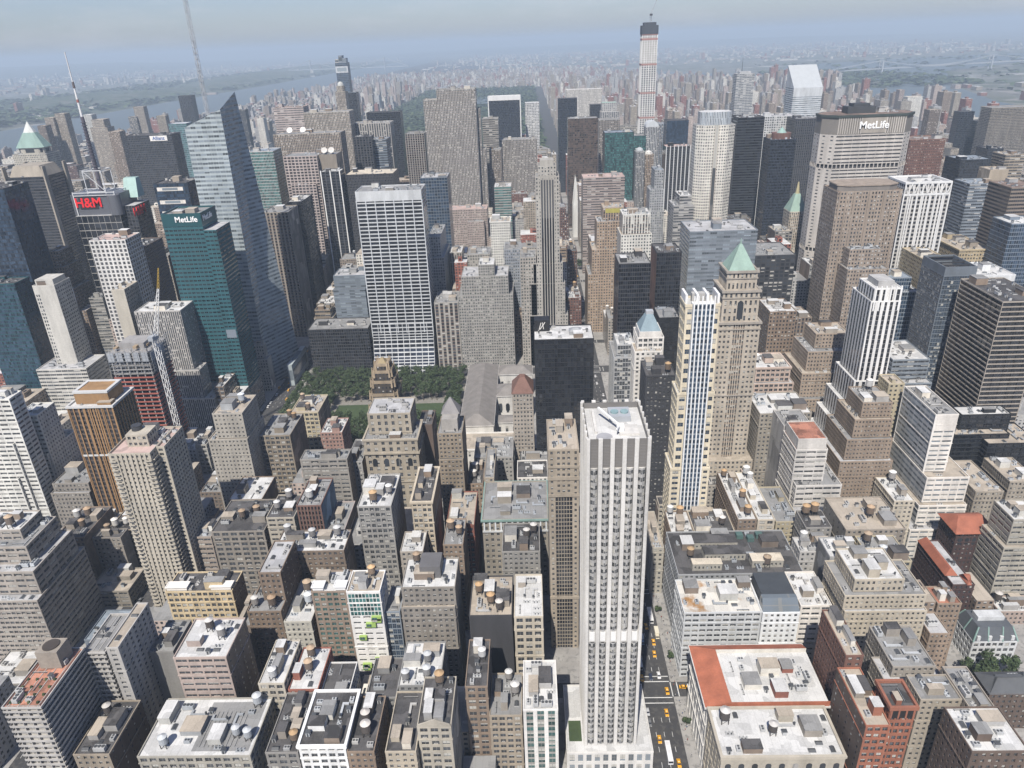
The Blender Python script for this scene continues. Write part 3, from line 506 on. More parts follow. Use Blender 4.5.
['townhouse','low dark slate roofed brownstone half hidden by the garden trees','townhouse',[[241.3, 266.0, 264, 278, 24.8, 'punch']], 'dkbrown', {'r':'dark','bk':0, 'x':'hip'}],
['commercial_block','low white roofed clutter of buildings behind the white wedge tower base','low building',[[321.3, 344.2, 452, 469.7, 8.2, 'punch']], 'pinkstone', {'r':'white','bk':3, 'ac':4}],
['apartment_house','tan stepped apartment block at right edge above the orange hip roof','apartment building',[[336.5, 356.4, 420, 451.7, 48.5, 'punch'],[307.1, 325.4, 408, 448, 49.1, 'punch']], 'tan', {'r':'tan','bk':2, 'bw':2.6}],
['apartment_house','pale stepped apartment block with roof boxes at the right edge beside the orange hip roof','apartment building',[[297.6, 315.6, 356, 376.4, 63.9, 'ribbon'],[294.5, 318.5, 353, 376.7, 45.8, 'ribbon']], 'cream', {'r':'white','bk':2}],
['commercial_block','low white cluttered roofs at the right edge above the garden trees','low building',[[292.1, 315.7, 338, 352, 9.9, 'punch']], 'pinkstone', {'r':'white','bk':3, 'ac':3, 'tk':1}],
['tower','tan shafted tower with green copper pyramid roof and arched upper storey','tower',[[144.4, 169.1, 468, 494, 177.7, 'none']], 'tanlight', {'x':'tower10e40'}],
['office_block','dark brown brick tower with small windows behind the tall piered tower','office building',[[90.3, 110.3, 440, 466, 125.4, 'punch']], 'charcoal', {'r':'dark','bk':3, 'tk':1, 'bw':2.6}],
['office_block','white stone office with balconied bays and blue grey pyramid roof','office building',[[90.5, 109.6, 486, 508, 134.7, 'loft'],[87.9, 107.5, 480, 497.7, 126.3, 'punch']], 'whitestone', {'r':'grey','x':'bluepyr','bw':3.4}],
['office_block','terraced grey glass block with white parapets left of the blue pyramid office','office building',[[77.4, 90.3, 498, 522, 124.7, 'curtain'],[74.7, 87.7, 492, 526, 116.9, 'curtain']], 'ltgrey', {'r':'white','bk':1, 'ac':1}],
['office_block','black mesh clad block with sloped glass roof right of the blue pyramid office','office building',[[111.4, 127.3, 520, 546, 137.0, 'curtain']], 'black', {'gl':'blackglass','r':'grey','bk':1, 'ac':2}],
['office_tower','dark charcoal slab with scattered lit windows and grey roof box','office tower',[[91.3, 119.0, 614, 650, 153.2, 'curtain']], 'charcoal', {'gl':'blackglass','r':'grey','bk':2, 'ac':2}],
['office_tower','black glass slab with a brick red side wall right of the charcoal slab','office tower',[[128.2, 150.5, 640, 674, 154.8, 'curtain']], 'black', {'gl':'blackglass','r':'dark','bk':1, 'e':'blank','ec':'redbrown'}],
['office_block','grey ribbon windowed office box with flat roof, plant and blue skylight','office building',[[159.7, 220.8, 655, 699, 169.3, 'ribbon']], 'bluegrey', {'gl':'greyglass','r':'ltgrey','bk':2, 'ac':5, 'ww':1, 'wh':0.5}],
['office_tower','ornate orange brown setback tower with yellow panelled crown','office tower',[[100.6, 125.1, 860, 886, 150.8, 'vert'],[93.3, 127.3, 855, 887, 135.7, 'punch'],[87.4, 132.3, 850, 890, 103.7, 'punch'],[82.7, 137.8, 848, 896, 73.7, 'punch']], 'orangetan', {'r':'tan','bk':1, 'x':'frenchpanel'}],
['office_tower','white crenellated gothic office right of the yellow crowned brown tower','office tower',[[115.5, 145.6, 790, 820, 157.1, 'vert'],[113.4, 147.0, 786, 822, 136.3, 'punch']], 'whitewarm', {'r':'white','ac':4, 'bk':2, 'x':'crenel'}],
['office_tower','pink stone and dark glass ribbon tower behind the yellow crowned brown tower','office tower',[[93.9, 155.4, 1100, 1136, 145.6, 'ribbon']], 'pinkstone', {'r':'pink','bk':2, 'wh':0.4, 'ww':1}],
['office_tower','white fluted gothic tower with broad side wings facing the library end','office tower',[[254.5, 273.7, 487, 513, 166.1, 'none']], 'white', {'x':'stripes'}],
['apartment_house','brown stepped apartment tower with many setback terraces left of the white striped tower','apartment building',[[248.0, 275.6, 560, 586, 104.4, 'punch'],[240.4, 279.2, 552, 588, 91.9, 'punch'],[235.7, 281.2, 546, 592, 75.0, 'punch'],[231.4, 277.2, 540, 596, 54.2, 'punch']], 'tanbrown', {'r':'tan','bk':2, 'bw':2.6, 'fh':3.2}],
['hotel','dark brown hotel slab with long rows of small windows before the white striped tower','hotel',[[239.6, 259.8, 444, 470, 99.1, 'punch'],[234.8, 260.5, 441, 473, 87.7, 'punch'],[230.4, 261.7, 438, 476, 73.8, 'punch'],[226.8, 263.2, 435, 479, 58.0, 'punch']], 'tanbrown', {'r':'grey','bk':2, 'tk':1, 'bw':2.3, 'fh':3.1, 'ww':0.45, 'wh':0.45}],
['apartment_house','cream banded tower with bright window columns right of the small windowed brown hotel','apartment building',[[268.3, 279.5, 470, 486.7, 100.5, 'punch']], 'yellow', {'r':'tan','bk':1, 'bw':3}],
['office_tower','blue grey glass slab tower with open roof frame and ribbed west wall','office tower',[[341.8, 366.7, 560, 596, 150.9, 'curtain']], 'bluegrey', {'gl':'blue','r':'dark','ac':4, 'x':'openroof'}],
['office_tower','long black tower of thin stripes with crowded plant roof at the right edge','office tower',[[348.9, 381.5, 493, 549, 151.7, 'ribbon']], 'greybrown', {'gl':'blackglass','r':'dark','ac':6, 'bk':2, 'wh':0.74, 'ww':1}],
['office_block','stacked black glass office with white slab lines behind the white wedge tower','office building',[[330.4, 366.5, 478, 492, 69.7, 'ribbon'],[323.8, 363.4, 470, 492.7, 57.5, 'ribbon'],[344.4, 381.0, 462, 492.7, 54.0, 'ribbon']], 'black', {'gl':'blackglass','r':'white','bk':1, 'wh':0.7, 'ww':1}],
['office_block','grey ribbon block with white roof plant between the white striped tower and blue grey tower','office building',[[294.0, 322.2, 520, 560, 97.0, 'ribbon'],[286.5, 323.1, 512, 558, 80.3, 'ribbon']], 'bluegrey', {'r':'white','ac':4, 'bk':1, 'ww':1}],
['office_block','slate blue glass tower with low wings left of the blue grey open roofed tower','office building',[[330.2, 348.6, 620, 647.7, 131.4, 'curtain'],[341.2, 355.9, 616, 646, 119.5, 'curtain']], 'bluegrey', {'gl':'blue','r':'bluegrey','bk':1}],
['loft_building','ornate cream block with arcaded middle storey right of the green roofed tan tower','loft building',[[197.2, 225.6, 545, 575, 81.9, 'loft'],[196.0, 228.6, 542, 578, 68.9, 'loft']], 'pinkstone', {'r':'white','bk':2, 'tk':1, 'ac':2, 'cor':1}],
['loft_building','brown flat roofed block with white roof boxes left of the brown terraced apartments','loft building',[[225.1, 248.6, 610, 646, 106.6, 'punch']], 'brown', {'r':'white','bk':2, 'ac':3, 'bw':2.8}],
['office_block','brown classical block with white domed roof plant and columned west front','office building',[[248.8, 270.6, 630, 660, 93.1, 'vert']], 'tanbrown', {'r':'tan','bk':2, 'ac':3}],
['station_building','dark framed station block with low roofs and grey sheds beside the wide stone tower','station',[[231.5, 274.1, 700, 750, 132.6, 'grid']], 'charcoal', {'r':'grey','bk':2, 'ac':5, 'bw':5}],
['office_tower','wide weathered stone tower with rounded roof edge and deep setbacks','office tower',[[284.6, 340.5, 648, 682, 202.1, 'punch'],[297.0, 326.6, 634, 658, 153.8, 'punch'],[294.1, 330.0, 625, 655, 138.3, 'punch']], 'tanbrown', {'r':'brown','bk':0, 'x':'roundroof','bw':2.6, 'ww':0.45}],
['office_tower','broad concrete slab tower with angled ends and huge lettering near its top','office tower',[[337.2, 435.6, 835, 879, 246.5, 'none']], 'concrete', {'x':'metlife'}],
['office_tower','white gridded tower with lattice crown and tall dark bays right of the wide stone tower','office tower',[[363.0, 404.8, 690, 726, 199.1, 'vert']], 'white', {'gl':'blackglass','r':'white','x':'lattice','bw':4.2, 'ww':0.6, 'fh':3.8}],
['hotel','yellow brown hotel block with long west wall, red and grey roof boxes','hotel',[[370.7, 392.7, 640, 689.7, 139.0, 'punch']], 'yellow', {'r':'tan','bk':3, 'ac':3, 'bw':2.8}],
['hotel','yellow brick hotel block with cream plinth roof right of the yellow brown hotel','hotel',[[425.9, 456.0, 690, 746, 135.0, 'punch']], 'yellow', {'r':'tan','bk':3, 'ac':3, 'bw':2.8, 'cor':1}],
['commercial_block','low white roofed hall with dishes between the yellow brick hotel and the black striped tower','low building',[[390.7, 424.7, 600, 640, 137.4, 'blank']], 'white', {'r':'white','ac':6}],
['office_tower','brown striped tower at the right edge above a teal glass neighbour','office tower',[[492.4, 524.4, 740, 780, 182.2, 'ribbon']], 'brown', {'gl':'blackglass','r':'brown','wh':0.5, 'ww':1, 'x':'none','bk':1}],
['office_tower','teal blue glass block with white top edge at the right edge','office tower',[[449.5, 483.1, 660, 689.7, 166.0, 'curtain']], 'bluegrey', {'gl':'blue','r':'white','bk':1}],
['office_tower','ornate palace topped tower with green copper roof and cupola, beside the huge lettered slab','office tower',[[334.6, 355.3, 905, 929, 129.0, 'vert']], 'cream', {'x':'helmsley','bw':2.4}],
['office_tower','white gridded slab tower with dark strip windows and sloping foot beside the park','office tower',[[-162.5, -95.0, 748, 782, 198.5, 'grid']], 'white', {'gl':'blackglass','r':'grey','ac':6, 'bk':2, 'bw':9.4, 'fh':4.0, 'ww':0.9, 'wh':0.68, 'mull':0, 'x':'grace'}],
['office_block','low dark glass cube with white roof vents at the park corner','office building',[[-233.4, -166.2, 745, 781, 51.7, 'curtain']], 'charcoal', {'gl':'blackglass','r':'grey','ac':6, 'bk':2, 'bw':2.5}],
['office_block','stepped grey glass office behind the dark glass cube','office building',[[-212.0, -175.1, 800, 830, 96.0, 'ribbon'],[-213.5, -176.4, 797, 829, 80.4, 'ribbon']], 'bluegrey', {'gl':'greyglass','r':'ltgrey','bk':2, 'ww':1}],
['office_tower','dark grey fluted tower with flat roof between the crystalline tower and a black slab','office tower',[[-302.6, -271.5, 860, 900, 158.1, 'vert']], 'greybrown', {'gl':'blackglass','r':'grey','ac':4, 'bk':1, 'bw':4.5, 'e':'blank','ec':'greybrown'}],
['office_tower','black slab with white roof edge right of the dark grey fluted tower','office tower',[[-283.9, -265.2, 900, 946, 162.5, 'curtain']], 'black', {'gl':'blackglass','r':'white','bk':1, 'x':'none'}],
['office_tower','stepped brown tower with big square upper windows and pinkish ribs','office tower',[[-312.3, -267.3, 1000, 1040, 203.1, 'grid'],[-306.3, -272.3, 996, 1040, 167.0, 'grid']], 'pinkstone', {'gl':'blackglass','r':'grey','bk':1, 'bw':5, 'x':'none'}],
['office_tower','grey banded tower with paired white dishes on a blank concrete top','office tower',[[-267.1, -243.5, 1010, 1044, 202.8, 'blank']], 'greybrown', {'r':'grey','bk':0, 'x':'dishes'}],
['office_tower','slim dark tower with bright white vertical ribs left of the cream topped black slab','office tower',[[-261.5, -234.8, 985, 1009.7, 184.3, 'vert']], 'charcoal', {'gl':'blackglass','r':'white','bw':7, 'ww':0.8, 'bk':1, 'x':'whiteribs'}],
['office_tower','broad brownish grey stone slab with two white dishes on top','office tower',[[-352.5, -255.1, 1095, 1129, 221.9, 'vert']], 'greybrown', {'r':'grey','bk':2, 'bw':2.4, 'x':'dishes2'}],
['office_tower','tall beige slab of fine vertical lines behind the broad brownish slab','office tower',[[-351.1, -275.5, 1256, 1290, 238.1, 'vert']], 'tanlight', {'r':'grey','bk':2, 'bw':2.4}],
['hotel','tower with red pink banded top storeys left of the tall beige lined slab','hotel',[[-423.1, -370.9, 1330, 1364, 242.5, 'ribbon']], 'pinkstone', {'r':'brown','wh':0.4, 'bk':1}],
['tower','slender pale stone tower with a small dome, behind the tall beige lined slab','tower',[[-417.8, -395.1, 1760, 1786, 242.5, 'vert']], 'tanlight', {'r':'grey','x':'dome'}],
['tower','dark blue glass skyscraper with pale stepped crown, tallest on the far left centre','tower',[[-444.4, -415.4, 1905, 1931, 299.6, 'curtain']], 'bluegrey', {'gl':'blue','r':'ltgrey','x':'one57'}],
['tower','black glass wedge tower just right of the tall blue crowned skyscraper','tower',[[-418.8, -392.4, 1860, 1890, 234.4, 'curtain']], 'black', {'gl':'blackglass','r':'bluegrey'}],
['hotel','dark flat topped black slab behind a white columned tower','hotel',[[-299.0, -232.6, 1500, 1530, 215.7, 'curtain']], 'black', {'gl':'blackglass','r':'dark','bk':2}],
['office_tower','white grey tower with a row of tall fins along its top','office tower',[[-280.9, -216.6, 1290, 1326, 215.4, 'vert']], 'ltgrey', {'r':'grey','bk':2, 'bw':4, 'ac':3, 'x':'none'}],
['office_tower','pinstriped dark tower with white ribs in front of the finned white grey tower','office tower',[[-254.4, -226.5, 1170, 1189.7, 207.2, 'vert']], 'charcoal', {'gl':'blackglass','r':'grey','bw':4.5, 'ww':0.7}],
['office_tower','grey banded glass tower with pinkish top, in front of the finned white grey tower','office tower',[[-232.8, -207.6, 1190, 1224, 199.7, 'ribbon']], 'bluegrey', {'r':'grey','wh':0.5, 'ww':1, 'bk':1}],
['office_tower','low black slab with cream flat roof and two big roof boxes','office tower',[[-232.5, -167.5, 1000, 1044, 177.0, 'vert']], 'charcoal', {'gl':'blackglass','r':'cream','bk':2, 'bw':2}],
['office_tower','grey vertically striped slab left of the great ribbed stone slab','office tower',[[-193.1, -160.9, 1290, 1326, 196.3, 'vert']], 'grey', {'gl':'blackglass','r':'grey','bw':4, 'ww':0.62, 'x':'none','bk':1}],
['office_tower','great ribbed grey stone slab with stepped shoulders rising over the park','office tower',[[-131.9, -68.9, 1262, 1296, 264.9, 'vert'],[-155.3, -71.9, 1270, 1294, 250.1, 'vert'],[-129.3, -63.3, 1275, 1295, 233.4, 'vert'],[-126.3, -56.9, 1280, 1298, 169.3, 'vert']], 'rockstone', {'r':'dark','bk':2, 'ac':4, 'bw':2.5, 'ww':0.5, 'e':'vert'}],
['office_block','lower pinkish masonry block at the foot of the great ribbed stone slab','office building',[[-110.3, -51.5, 1130, 1162, 99.2, 'punch'],[-82.7, -56.5, 1120, 1154, 82.0, 'punch']], 'pinkstone', {'r':'pink','bk':2, 'bw':2.6}],
['office_tower','blue grey tower with woven diamond facade beside the white gridded slab','office tower',[[-122.3, -88.2, 935, 971, 180.1, 'curtain']], 'bluegrey', {'gl':'blue','r':'ltgrey','bk':2, 'ac':3, 'bw':3.4}],
['office_tower','slim grey banded tower with dark cap right of the great ribbed stone slab','office tower',[[-68.3, -39.3, 1400, 1430, 205.8, 'ribbon']], 'grey', {'r':'grey','wh':0.5, 'ww':1, 'bk':1}],
['office_tower','sloping black glass tower framed in bright white at the park edge','office tower',[[-81.2, -3.3, 1905, 1935, 210.7, 'curtain']], 'blackblue', {'gl':'blackglass','r':'white','x':'solow'}],
['tower','slender white gridded stone tower right of the white framed black tower','tower',[[8.0, 43.8, 1995, 2025, 187.3, 'grid']], 'white', {'r':'ltgrey','bw':4}],
['office_tower','grey ribbed slab with pink east end in front of the white framed black tower','office tower',[[-38.0, 30.8, 1420, 1450, 166.0, 'vert']], 'rockstone', {'r':'grey','bk':2, 'bw':2.6, 'e':'blank','ec':'pinkstone'}],
['office_block','small grey stone tower in front of the grey ribbed pink ended slab','office building',[[-54.6, -33.6, 1330, 1360, 160.4, 'vert']], 'greybrown', {'r':'grey','bw':2.6, 'bk':1}],
['office_block','short teal glass office with white roof below the great ribbed slab group','office building',[[-36.7, -12.0, 1080, 1114, 140.5, 'ribbon']], 'ltgrey', {'gl':'greenglass','r':'white','wh':0.6, 'ww':1, 'bk':1}],
['office_tower','slender stepped grey stone skyscraper with dark window columns at the avenue mouth','office tower',[[21.2, 45.2, 748, 780, 217.1, 'none']], 'stonegrey', {'x':'fifth500'}],
['office_block','broad stepped grey stone office with white roof ledges and small windows, facing the library','office building',[[-41.6, -24.5, 750, 780, 117.8, 'punch'],[-60.3, -10.1, 748, 788, 105.8, 'punch'],[-64.7, -5.5, 746, 790, 85.4, 'punch']], 'stonegrey', {'r':'white','bk':1, 'bw':2.6, 'fh':3.4}],
['office_block','grey stone block with tall pilastered windows left of the broad stepped library office','office building',[[-91.1, -65.1, 745, 785, 78.6, 'vert']], 'stonegrey', {'r':'grey','bk':2, 'ac':2, 'bw':5, 'ww':0.6}],
['office_block','blue grey panelled block with small dark windows right of the broad stepped library office','office building',[[-15.0, 3.9, 795, 829, 121.4, 'punch']], 'bluepanel', {'r':'grey','bk':1, 'bw':2.4}],
['office_block','narrow stone block with blank top storeys left of the slender grey avenue skyscraper','office building',[[3.3, 20.2, 748, 782, 124.6, 'punch']], 'stonegrey', {'r':'grey','bk':1, 'bw':3, 'fh':3.6}],
['office_block','cream white palazzo topped office behind the broad stepped library office','office building',[[-37.8, -11.6, 950, 980, 118.6, 'punch']], 'whitewarm', {'r':'tan','bk':1, 'bw':3, 'cor':1}],
['office_block','grey office with flat roof and white bulkhead behind the broad stepped library office','office building',[[-59.8, -32.9, 830, 866, 107.7, 'punch']], 'stonegrey', {'r':'grey','bk':2, 'ac':3}],
['office_tower','grey stepped slab hidden right behind the white gridded slab','office tower',[[-101.5, -87.8, 815, 875, 133.9, 'punch'],[-100.7, -84.6, 811, 875, 110.6, 'punch']], 'rockstone', {'r':'grey','bw':2.6}],
['office_tower','black glass slab tower left of the patchy brown slab beside the avenue','office tower',[[83.9, 126.9, 1775, 1803, 209.1, 'curtain']], 'blackblue', {'gl':'blackglass','r':'dark'}],
['office_tower','wide white marble striped slab behind the patchy brown slab','office tower',[[116.2, 210.5, 2068, 2102, 210.3, 'vert']], 'white', {'r':'ltgrey','bw':3, 'ww':0.45}],
['office_tower','small black tower right in front of the wide white marble slab','office tower',[[166.2, 195.3, 1900, 1926, 184.1, 'curtain']], 'black', {'gl':'blackglass','r':'dark'}],
['office_tower','pale grey tower with green glass roof notch right of the wide white marble slab','office tower',[[179.3, 212.4, 1730, 1760, 200.5, 'punch'],[176.9, 216.7, 1725, 1759, 182.2, 'vert']], 'ltgrey', {'r':'green','bw':4}],
['office_tower','patchy brown and black slab of mottled windows beside the avenue','office tower',[[87.9, 142.4, 1410, 1444, 199.5, 'curtain']], 'blackbrick', {'gl':'brownglass','r':'grey','bw':3, 'bk':1}],
['office_tower','dull brown grey slab right behind the patchy brown slab','office tower',[[152.4, 193.0, 1500, 1530, 187.2, 'vert']], 'greybrown', {'r':'grey','bk':1}],
['office_tower','dark teal glass tower with faceted corners in the middle of the skyline','office tower',[[141.8, 189.6, 1270, 1306, 188.5, 'curtain'],[193.9, 214.1, 1300, 1330, 178.7, 'curtain']], 'blackblue', {'gl':'greenglass','r':'bluegrey','ac':4, 'bk':1}],
['tower','needle thin white gridded skyscraper unfinished at the top, tallest in the skyline','tower',[[277.2, 310.6, 1826, 1854, 357.8, 'none']], 'white', {'x':'park432'}],
['tower','grey stone tower with round arched white crown in front of the needle thin white skyscraper','tower',[[229.8, 253.4, 1408, 1434, 180.9, 'vert']], 'ltgrey', {'r':'white','bw':3, 'x':'arch'}],
['office_tower','grey green slab between the arch crowned tower and the dark blue wide tower','office tower',[[274.6, 296.7, 1560, 1590, 169.7, 'vert']], 'bluegrey', {'r':'grey'}],
['office_tower','dark navy wide tower with a speckled glass front','office tower',[[283.8, 326.1, 1500, 1534, 180.8, 'curtain']], 'blackblue', {'gl':'blue','r':'dark','bk':1}],
['office_tower','black tower with tall white piers and white top cornice','office tower',[[227.5, 265.9, 1180, 1212, 174.7, 'vert']], 'black', {'gl':'blackglass','r':'pink','bw':4.4, 'x':'whiteribs','e':'curtain','ec':'black','bk':1}],
['office_tower','thin grey tower with rounded white cap, left of two pointed caps in mid skyline','office tower',[[191.2, 205.9, 1250, 1272, 159.3, 'vert']], 'ltgrey', {'r':'white','bw':2.6, 'x':'smalldome'}],
['office_tower','thin brown tower with rounded pale cap beside the thin grey capped one','office tower',[[207.6, 222.5, 1260, 1282, 152.6, 'vert']], 'tanbrown', {'r':'white','bw':2.6, 'x':'smalldome'}],
['office_tower','white grey tower with sloping left shoulder, in front of the thin brown capped tower','office tower',[[184.1, 196.1, 1010, 1040, 168.0, 'punch'],[178.2, 197.1, 1008, 1038, 142.1, 'punch'],[173.5, 198.1, 1005, 1037, 113.2, 'punch']], 'ltgrey', {'r':'bluegrey','x':'none'}],
['office_block','white and grey banded stepped block below the white piered black tower','office building',[[209.6, 225.1, 960, 996, 142.1, 'ribbon'],[201.7, 227.4, 955, 995, 130.5, 'ribbon']], 'ltgrey', {'r':'white','wh':0.5, 'ww':1, 'bk':1}],
['office_tower','octagonal pale stone tower with glowing green glass crown','office tower',[[237.7, 288.3, 1010, 1050, 222.2, 'none']], 'tanlight', {'x':'octagon'}],
['office_tower','black steel slab with horizontal grey lines right of the green glass crowned octagon','office tower',[[313.0, 350.9, 1100, 1138, 221.4, 'ribbon']], 'black', {'gl':'blackglass','r':'dark','wh':0.6, 'ww':1, 'bk':1}],
['office_tower','pale round topped banded tower with a thin mast, far behind the grey lined black slab','office tower',[[531.1, 574.9, 1960, 1994, 238.4, 'ribbon']], 'ltgrey', {'r':'ltgrey','wh':0.5, 'x':'mast'}],
['office_tower','white office slab of tall grid windows behind dark towers left of the slant roofed tower','office tower',[[358.5, 421.1, 1170, 1210, 214.9, 'punch']], 'white', {'gl':'dark','r':'ltgrey','bw':3.4, 'ww':0.62, 'wh':0.58, 'bk':2}],
['office_tower','silver banded tower with steep slanted roof','office tower',[[517.2, 571.2, 1490, 1538, 232.5, 'ribbon']], 'silver', {'gl':'greyglass','r':'silver','wh':0.45, 'ww':1, 'x':'citi'}],
['office_tower','dark grey black corner tower in front of the slant roofed tower','office tower',[[405.1, 439.6, 1130, 1170, 214.1, 'vert']], 'charcoal', {'gl':'blackglass','r':'grey','bw':3}],
['office_tower','dark navy tower with red brown drum and tiny green cap','office tower',[[334.7, 367.3, 1010, 1044, 201.4, 'curtain']], 'blackblue', {'gl':'blackglass','r':'dark','x':'drum'}],
['office_tower','brown block tower with black striped west wall right of the huge lettered slab','office tower',[[506.4, 551.9, 990, 1030, 197.8, 'punch']], 'redbrown', {'r':'brown','bk':1, 'bw':2.4, 'ww':0.4, 'e':'blank','ec':'redbrown'}],
['office_tower','tall dark blue slab far right behind the dark blue green capped block','office tower',[[923.5, 954.4, 1650, 1674, 162.4, 'curtain']], 'blackblue', {'gl':'blackglass','r':'dark'}],
['office_tower','dark blue slab slightly lower and right of its taller twin','office tower',[[955.2, 981.9, 1640, 1664, 144.3, 'curtain']], 'blackblue', {'gl':'blackglass','r':'dark'}],
['office_tower','dark blue glass block with greenish roof in front of the far right dark twins','office tower',[[588.0, 628.4, 1010, 1050, 167.3, 'curtain']], 'blackblue', {'gl':'blackglass','r':'bluegrey','ac':3, 'bk':1}],
['office_tower','small navy block behind the dark blue greenish roofed block with white cube','office tower',[[691.3, 714.4, 1130, 1160, 162.4, 'curtain']], 'blackblue', {'gl':'blackglass','r':'dark'}],
['office_block','grey stepped glass block at the foot of the dark blue greenish roofed block','office building',[[531.6, 563.3, 880, 914, 160.5, 'ribbon']], 'bluegrey', {'r':'bluegrey','wh':0.5, 'ww':1, 'bk':1}],
['apartment_house','blank beige slab with tiny white light box, far right','apartment building',[[563.5, 585.2, 900, 924, 172.3, 'blank']], 'tan', {'r':'tan'}],
['apartment_house','wide banded apartment slab on the far right skyline','apartment building',[[935.5, 1048.0, 1560, 1600, 176.9, 'balcony']], 'greybrown', {'r':'grey'}],
['apartment_house','tan curved apartment tower at the right edge before the wide banded slab','apartment building',[[639.3, 665.0, 1000, 1030, 173.3, 'ribbon']], 'tan', {'r':'tan','wh':0.5}],
['apartment_house','rose stone twin towers beyond the huge lettered slab roof','apartment building',[[1140.3, 1155.2, 2400, 2424, 155.2, 'punch']], 'pinkstone', {'r':'tan'}],
['apartment_house','white stone residential slab just right of the huge lettered slab roof','apartment building',[[1120.2, 1163.1, 2300, 2330, 142.6, 'punch']], 'whitewarm', {'r':'tan'}],
['apartment_house','brown striped apartment tower behind the brown block tower','apartment building',[[936.5, 961.2, 1800, 1826, 153.8, 'vert']], 'brown', {'r':'tan'}],
['office_tower','crystal shaped pale blue glass tower with raked peak and spire','office tower',[[-301.5, -233.6, 712, 764, 271.6, 'none']], 'crystal', {'x':'boa'}],
['office_tower','teal glass tower with white lettered roof screen and lower east shoulder','office tower',[[-312.9, -277.7, 640, 674, 202.4, 'none']], 'tealdark', {'x':'teal1095'}],
['office_tower','dark glass tower framed in steel with red lettered signs and tall striped mast','office tower',[[-483.8, -422.4, 784, 828, 198.3, 'none']], 'charcoal', {'x':'conde'}],
['office_tower','white stone gridded office with paired windows, under the red lettered mast tower','office tower',[[-414.8, -379.1, 690, 720, 170.6, 'grid']], 'white', {'gl':'blackglass','r':'pink','bk':1, 'bw':4.4, 'fh':4.2, 'ww':0.6, 'wh':0.66, 'x':'none'}],
['office_tower','dark windowed tower with stone corner fins, left of the red lettered mast tower','office tower',[[-659.7, -609.6, 950, 1000, 195.6, 'ribbon']], 'charcoal', {'gl':'blackglass','r':'grey','wh':0.6, 'ww':1, 'bk':0, 'x':'fins'}],
['office_tower','dark blue glass slab cut by the left edge','office tower',[[-537.7, -504.3, 720, 760, 218.0, 'curtain']], 'blackblue', {'gl':'blue','r':'dark','bk':1}],
['office_tower','teal blue glass block low at the left edge','office tower',[[-548.0, -502.8, 690, 714, 130.1, 'curtain']], 'tealdark', {'gl':'blue','r':'dark','bk':1}],
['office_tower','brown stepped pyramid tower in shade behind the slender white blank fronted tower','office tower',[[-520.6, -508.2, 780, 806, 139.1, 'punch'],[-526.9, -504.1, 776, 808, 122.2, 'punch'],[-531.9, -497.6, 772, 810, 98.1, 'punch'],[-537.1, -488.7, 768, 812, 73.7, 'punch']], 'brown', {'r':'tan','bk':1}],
['tower','slender white tower with blank bright front and windowed edge on a broad stone base','tower',[[-460.3, -438.9, 655, 681, 137.4, 'blank'],[-472.6, -422.7, 640, 676, 56.9, 'ribbon']], 'whitewarm', {'r':'grey','bk':2, 'x':'bush'}],
['office_block','thin cream blank walled office beside the white gridded office','office building',[[-368.3, -356.3, 626.7, 652.7, 139.7, 'blank']], 'cream', {'r':'tan','bk':1, 'e':'punch','ec':'greybrown'}],
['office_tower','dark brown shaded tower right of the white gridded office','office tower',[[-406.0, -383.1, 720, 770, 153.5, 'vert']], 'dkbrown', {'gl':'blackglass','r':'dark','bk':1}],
['office_tower','navy tower with bright lit white window bands behind the lettered teal tower','office tower',[[-394.3, -356.7, 800, 836, 205.2, 'curtain']], 'blackblue', {'gl':'blue','r':'dark','ac':3, 'bk':2, 'x':'litbands'}],
['office_tower','dark slab with a white lettered sign on its roof band, beyond the crystalline tower','office tower',[[-690.4, -610.2, 1330, 1366, 205.7, 'curtain']], 'charcoal', {'gl':'blackglass','r':'dark','x':'allianz','bk':1, 'bw':3}],
['office_tower','teal topped pale glass office between the crystalline tower and the broad brownish slab','office tower',[[-364.4, -327.7, 1010, 1046, 209.9, 'curtain']], 'ltgrey', {'gl':'greenglass','r':'bluegrey','bk':1}],
['office_tower','brick tower with green pyramid roof and pale lantern tip on the west side','office tower',[[-875.7, -815.8, 1290, 1330, 185.3, 'punch']], 'cream', {'r':'grey','x':'wwp'}],
['apartment_house','tall grey slab, left of two far riverside slabs behind the striped mast','apartment building',[[-1279.2, -1255.0, 2050, 2076, 191.0, 'vert']], 'greybrown', {'r':'tan'}],
['apartment_house','tall tan slab, right of two far riverside slabs behind the striped mast','apartment building',[[-1254.8, -1227.9, 2060, 2086, 199.4, 'vert']], 'tan', {'r':'tan'}],
['apartment_house','dark brown grey slab close behind the green pyramid tower','apartment building',[[-1272.4, -1251.0, 2000, 2026, 175.4, 'vert']], 'brown', {'r':'tan'}],
['apartment_house','white topped riverside tower right of the striped mast','apartment building',[[-1232.2, -1206.5, 2150, 2176, 188.2, 'punch']], 'whitewarm', {'r':'white'}],
['apartment_house','stepped brown riverside tower beside the white topped riverside tower','apartment building',[[-1068.5, -1038.2, 1900, 1930, 192.5, 'punch'],[-1073.5, -1030.5, 1895, 1929, 174.3, 'punch']], 'greybrown', {'r':'tan'}],
['apartment_house','pointed rose brown tower left of the dark white signed slab','apartment building',[[-923.8, -898.7, 1700, 1726, 180.7, 'vert']], 'tanbrown', {'r':'tan','bk':1}],
['apartment_house','tall dark grey riverside tower above the dark white signed slab','apartment building',[[-1261.0, -1228.1, 2500, 2526, 183.3, 'punch'],[-1280.0, -1253.7, 2490, 2512, 154.3, 'curtain']], 'greybrown', {'r':'grey'}],
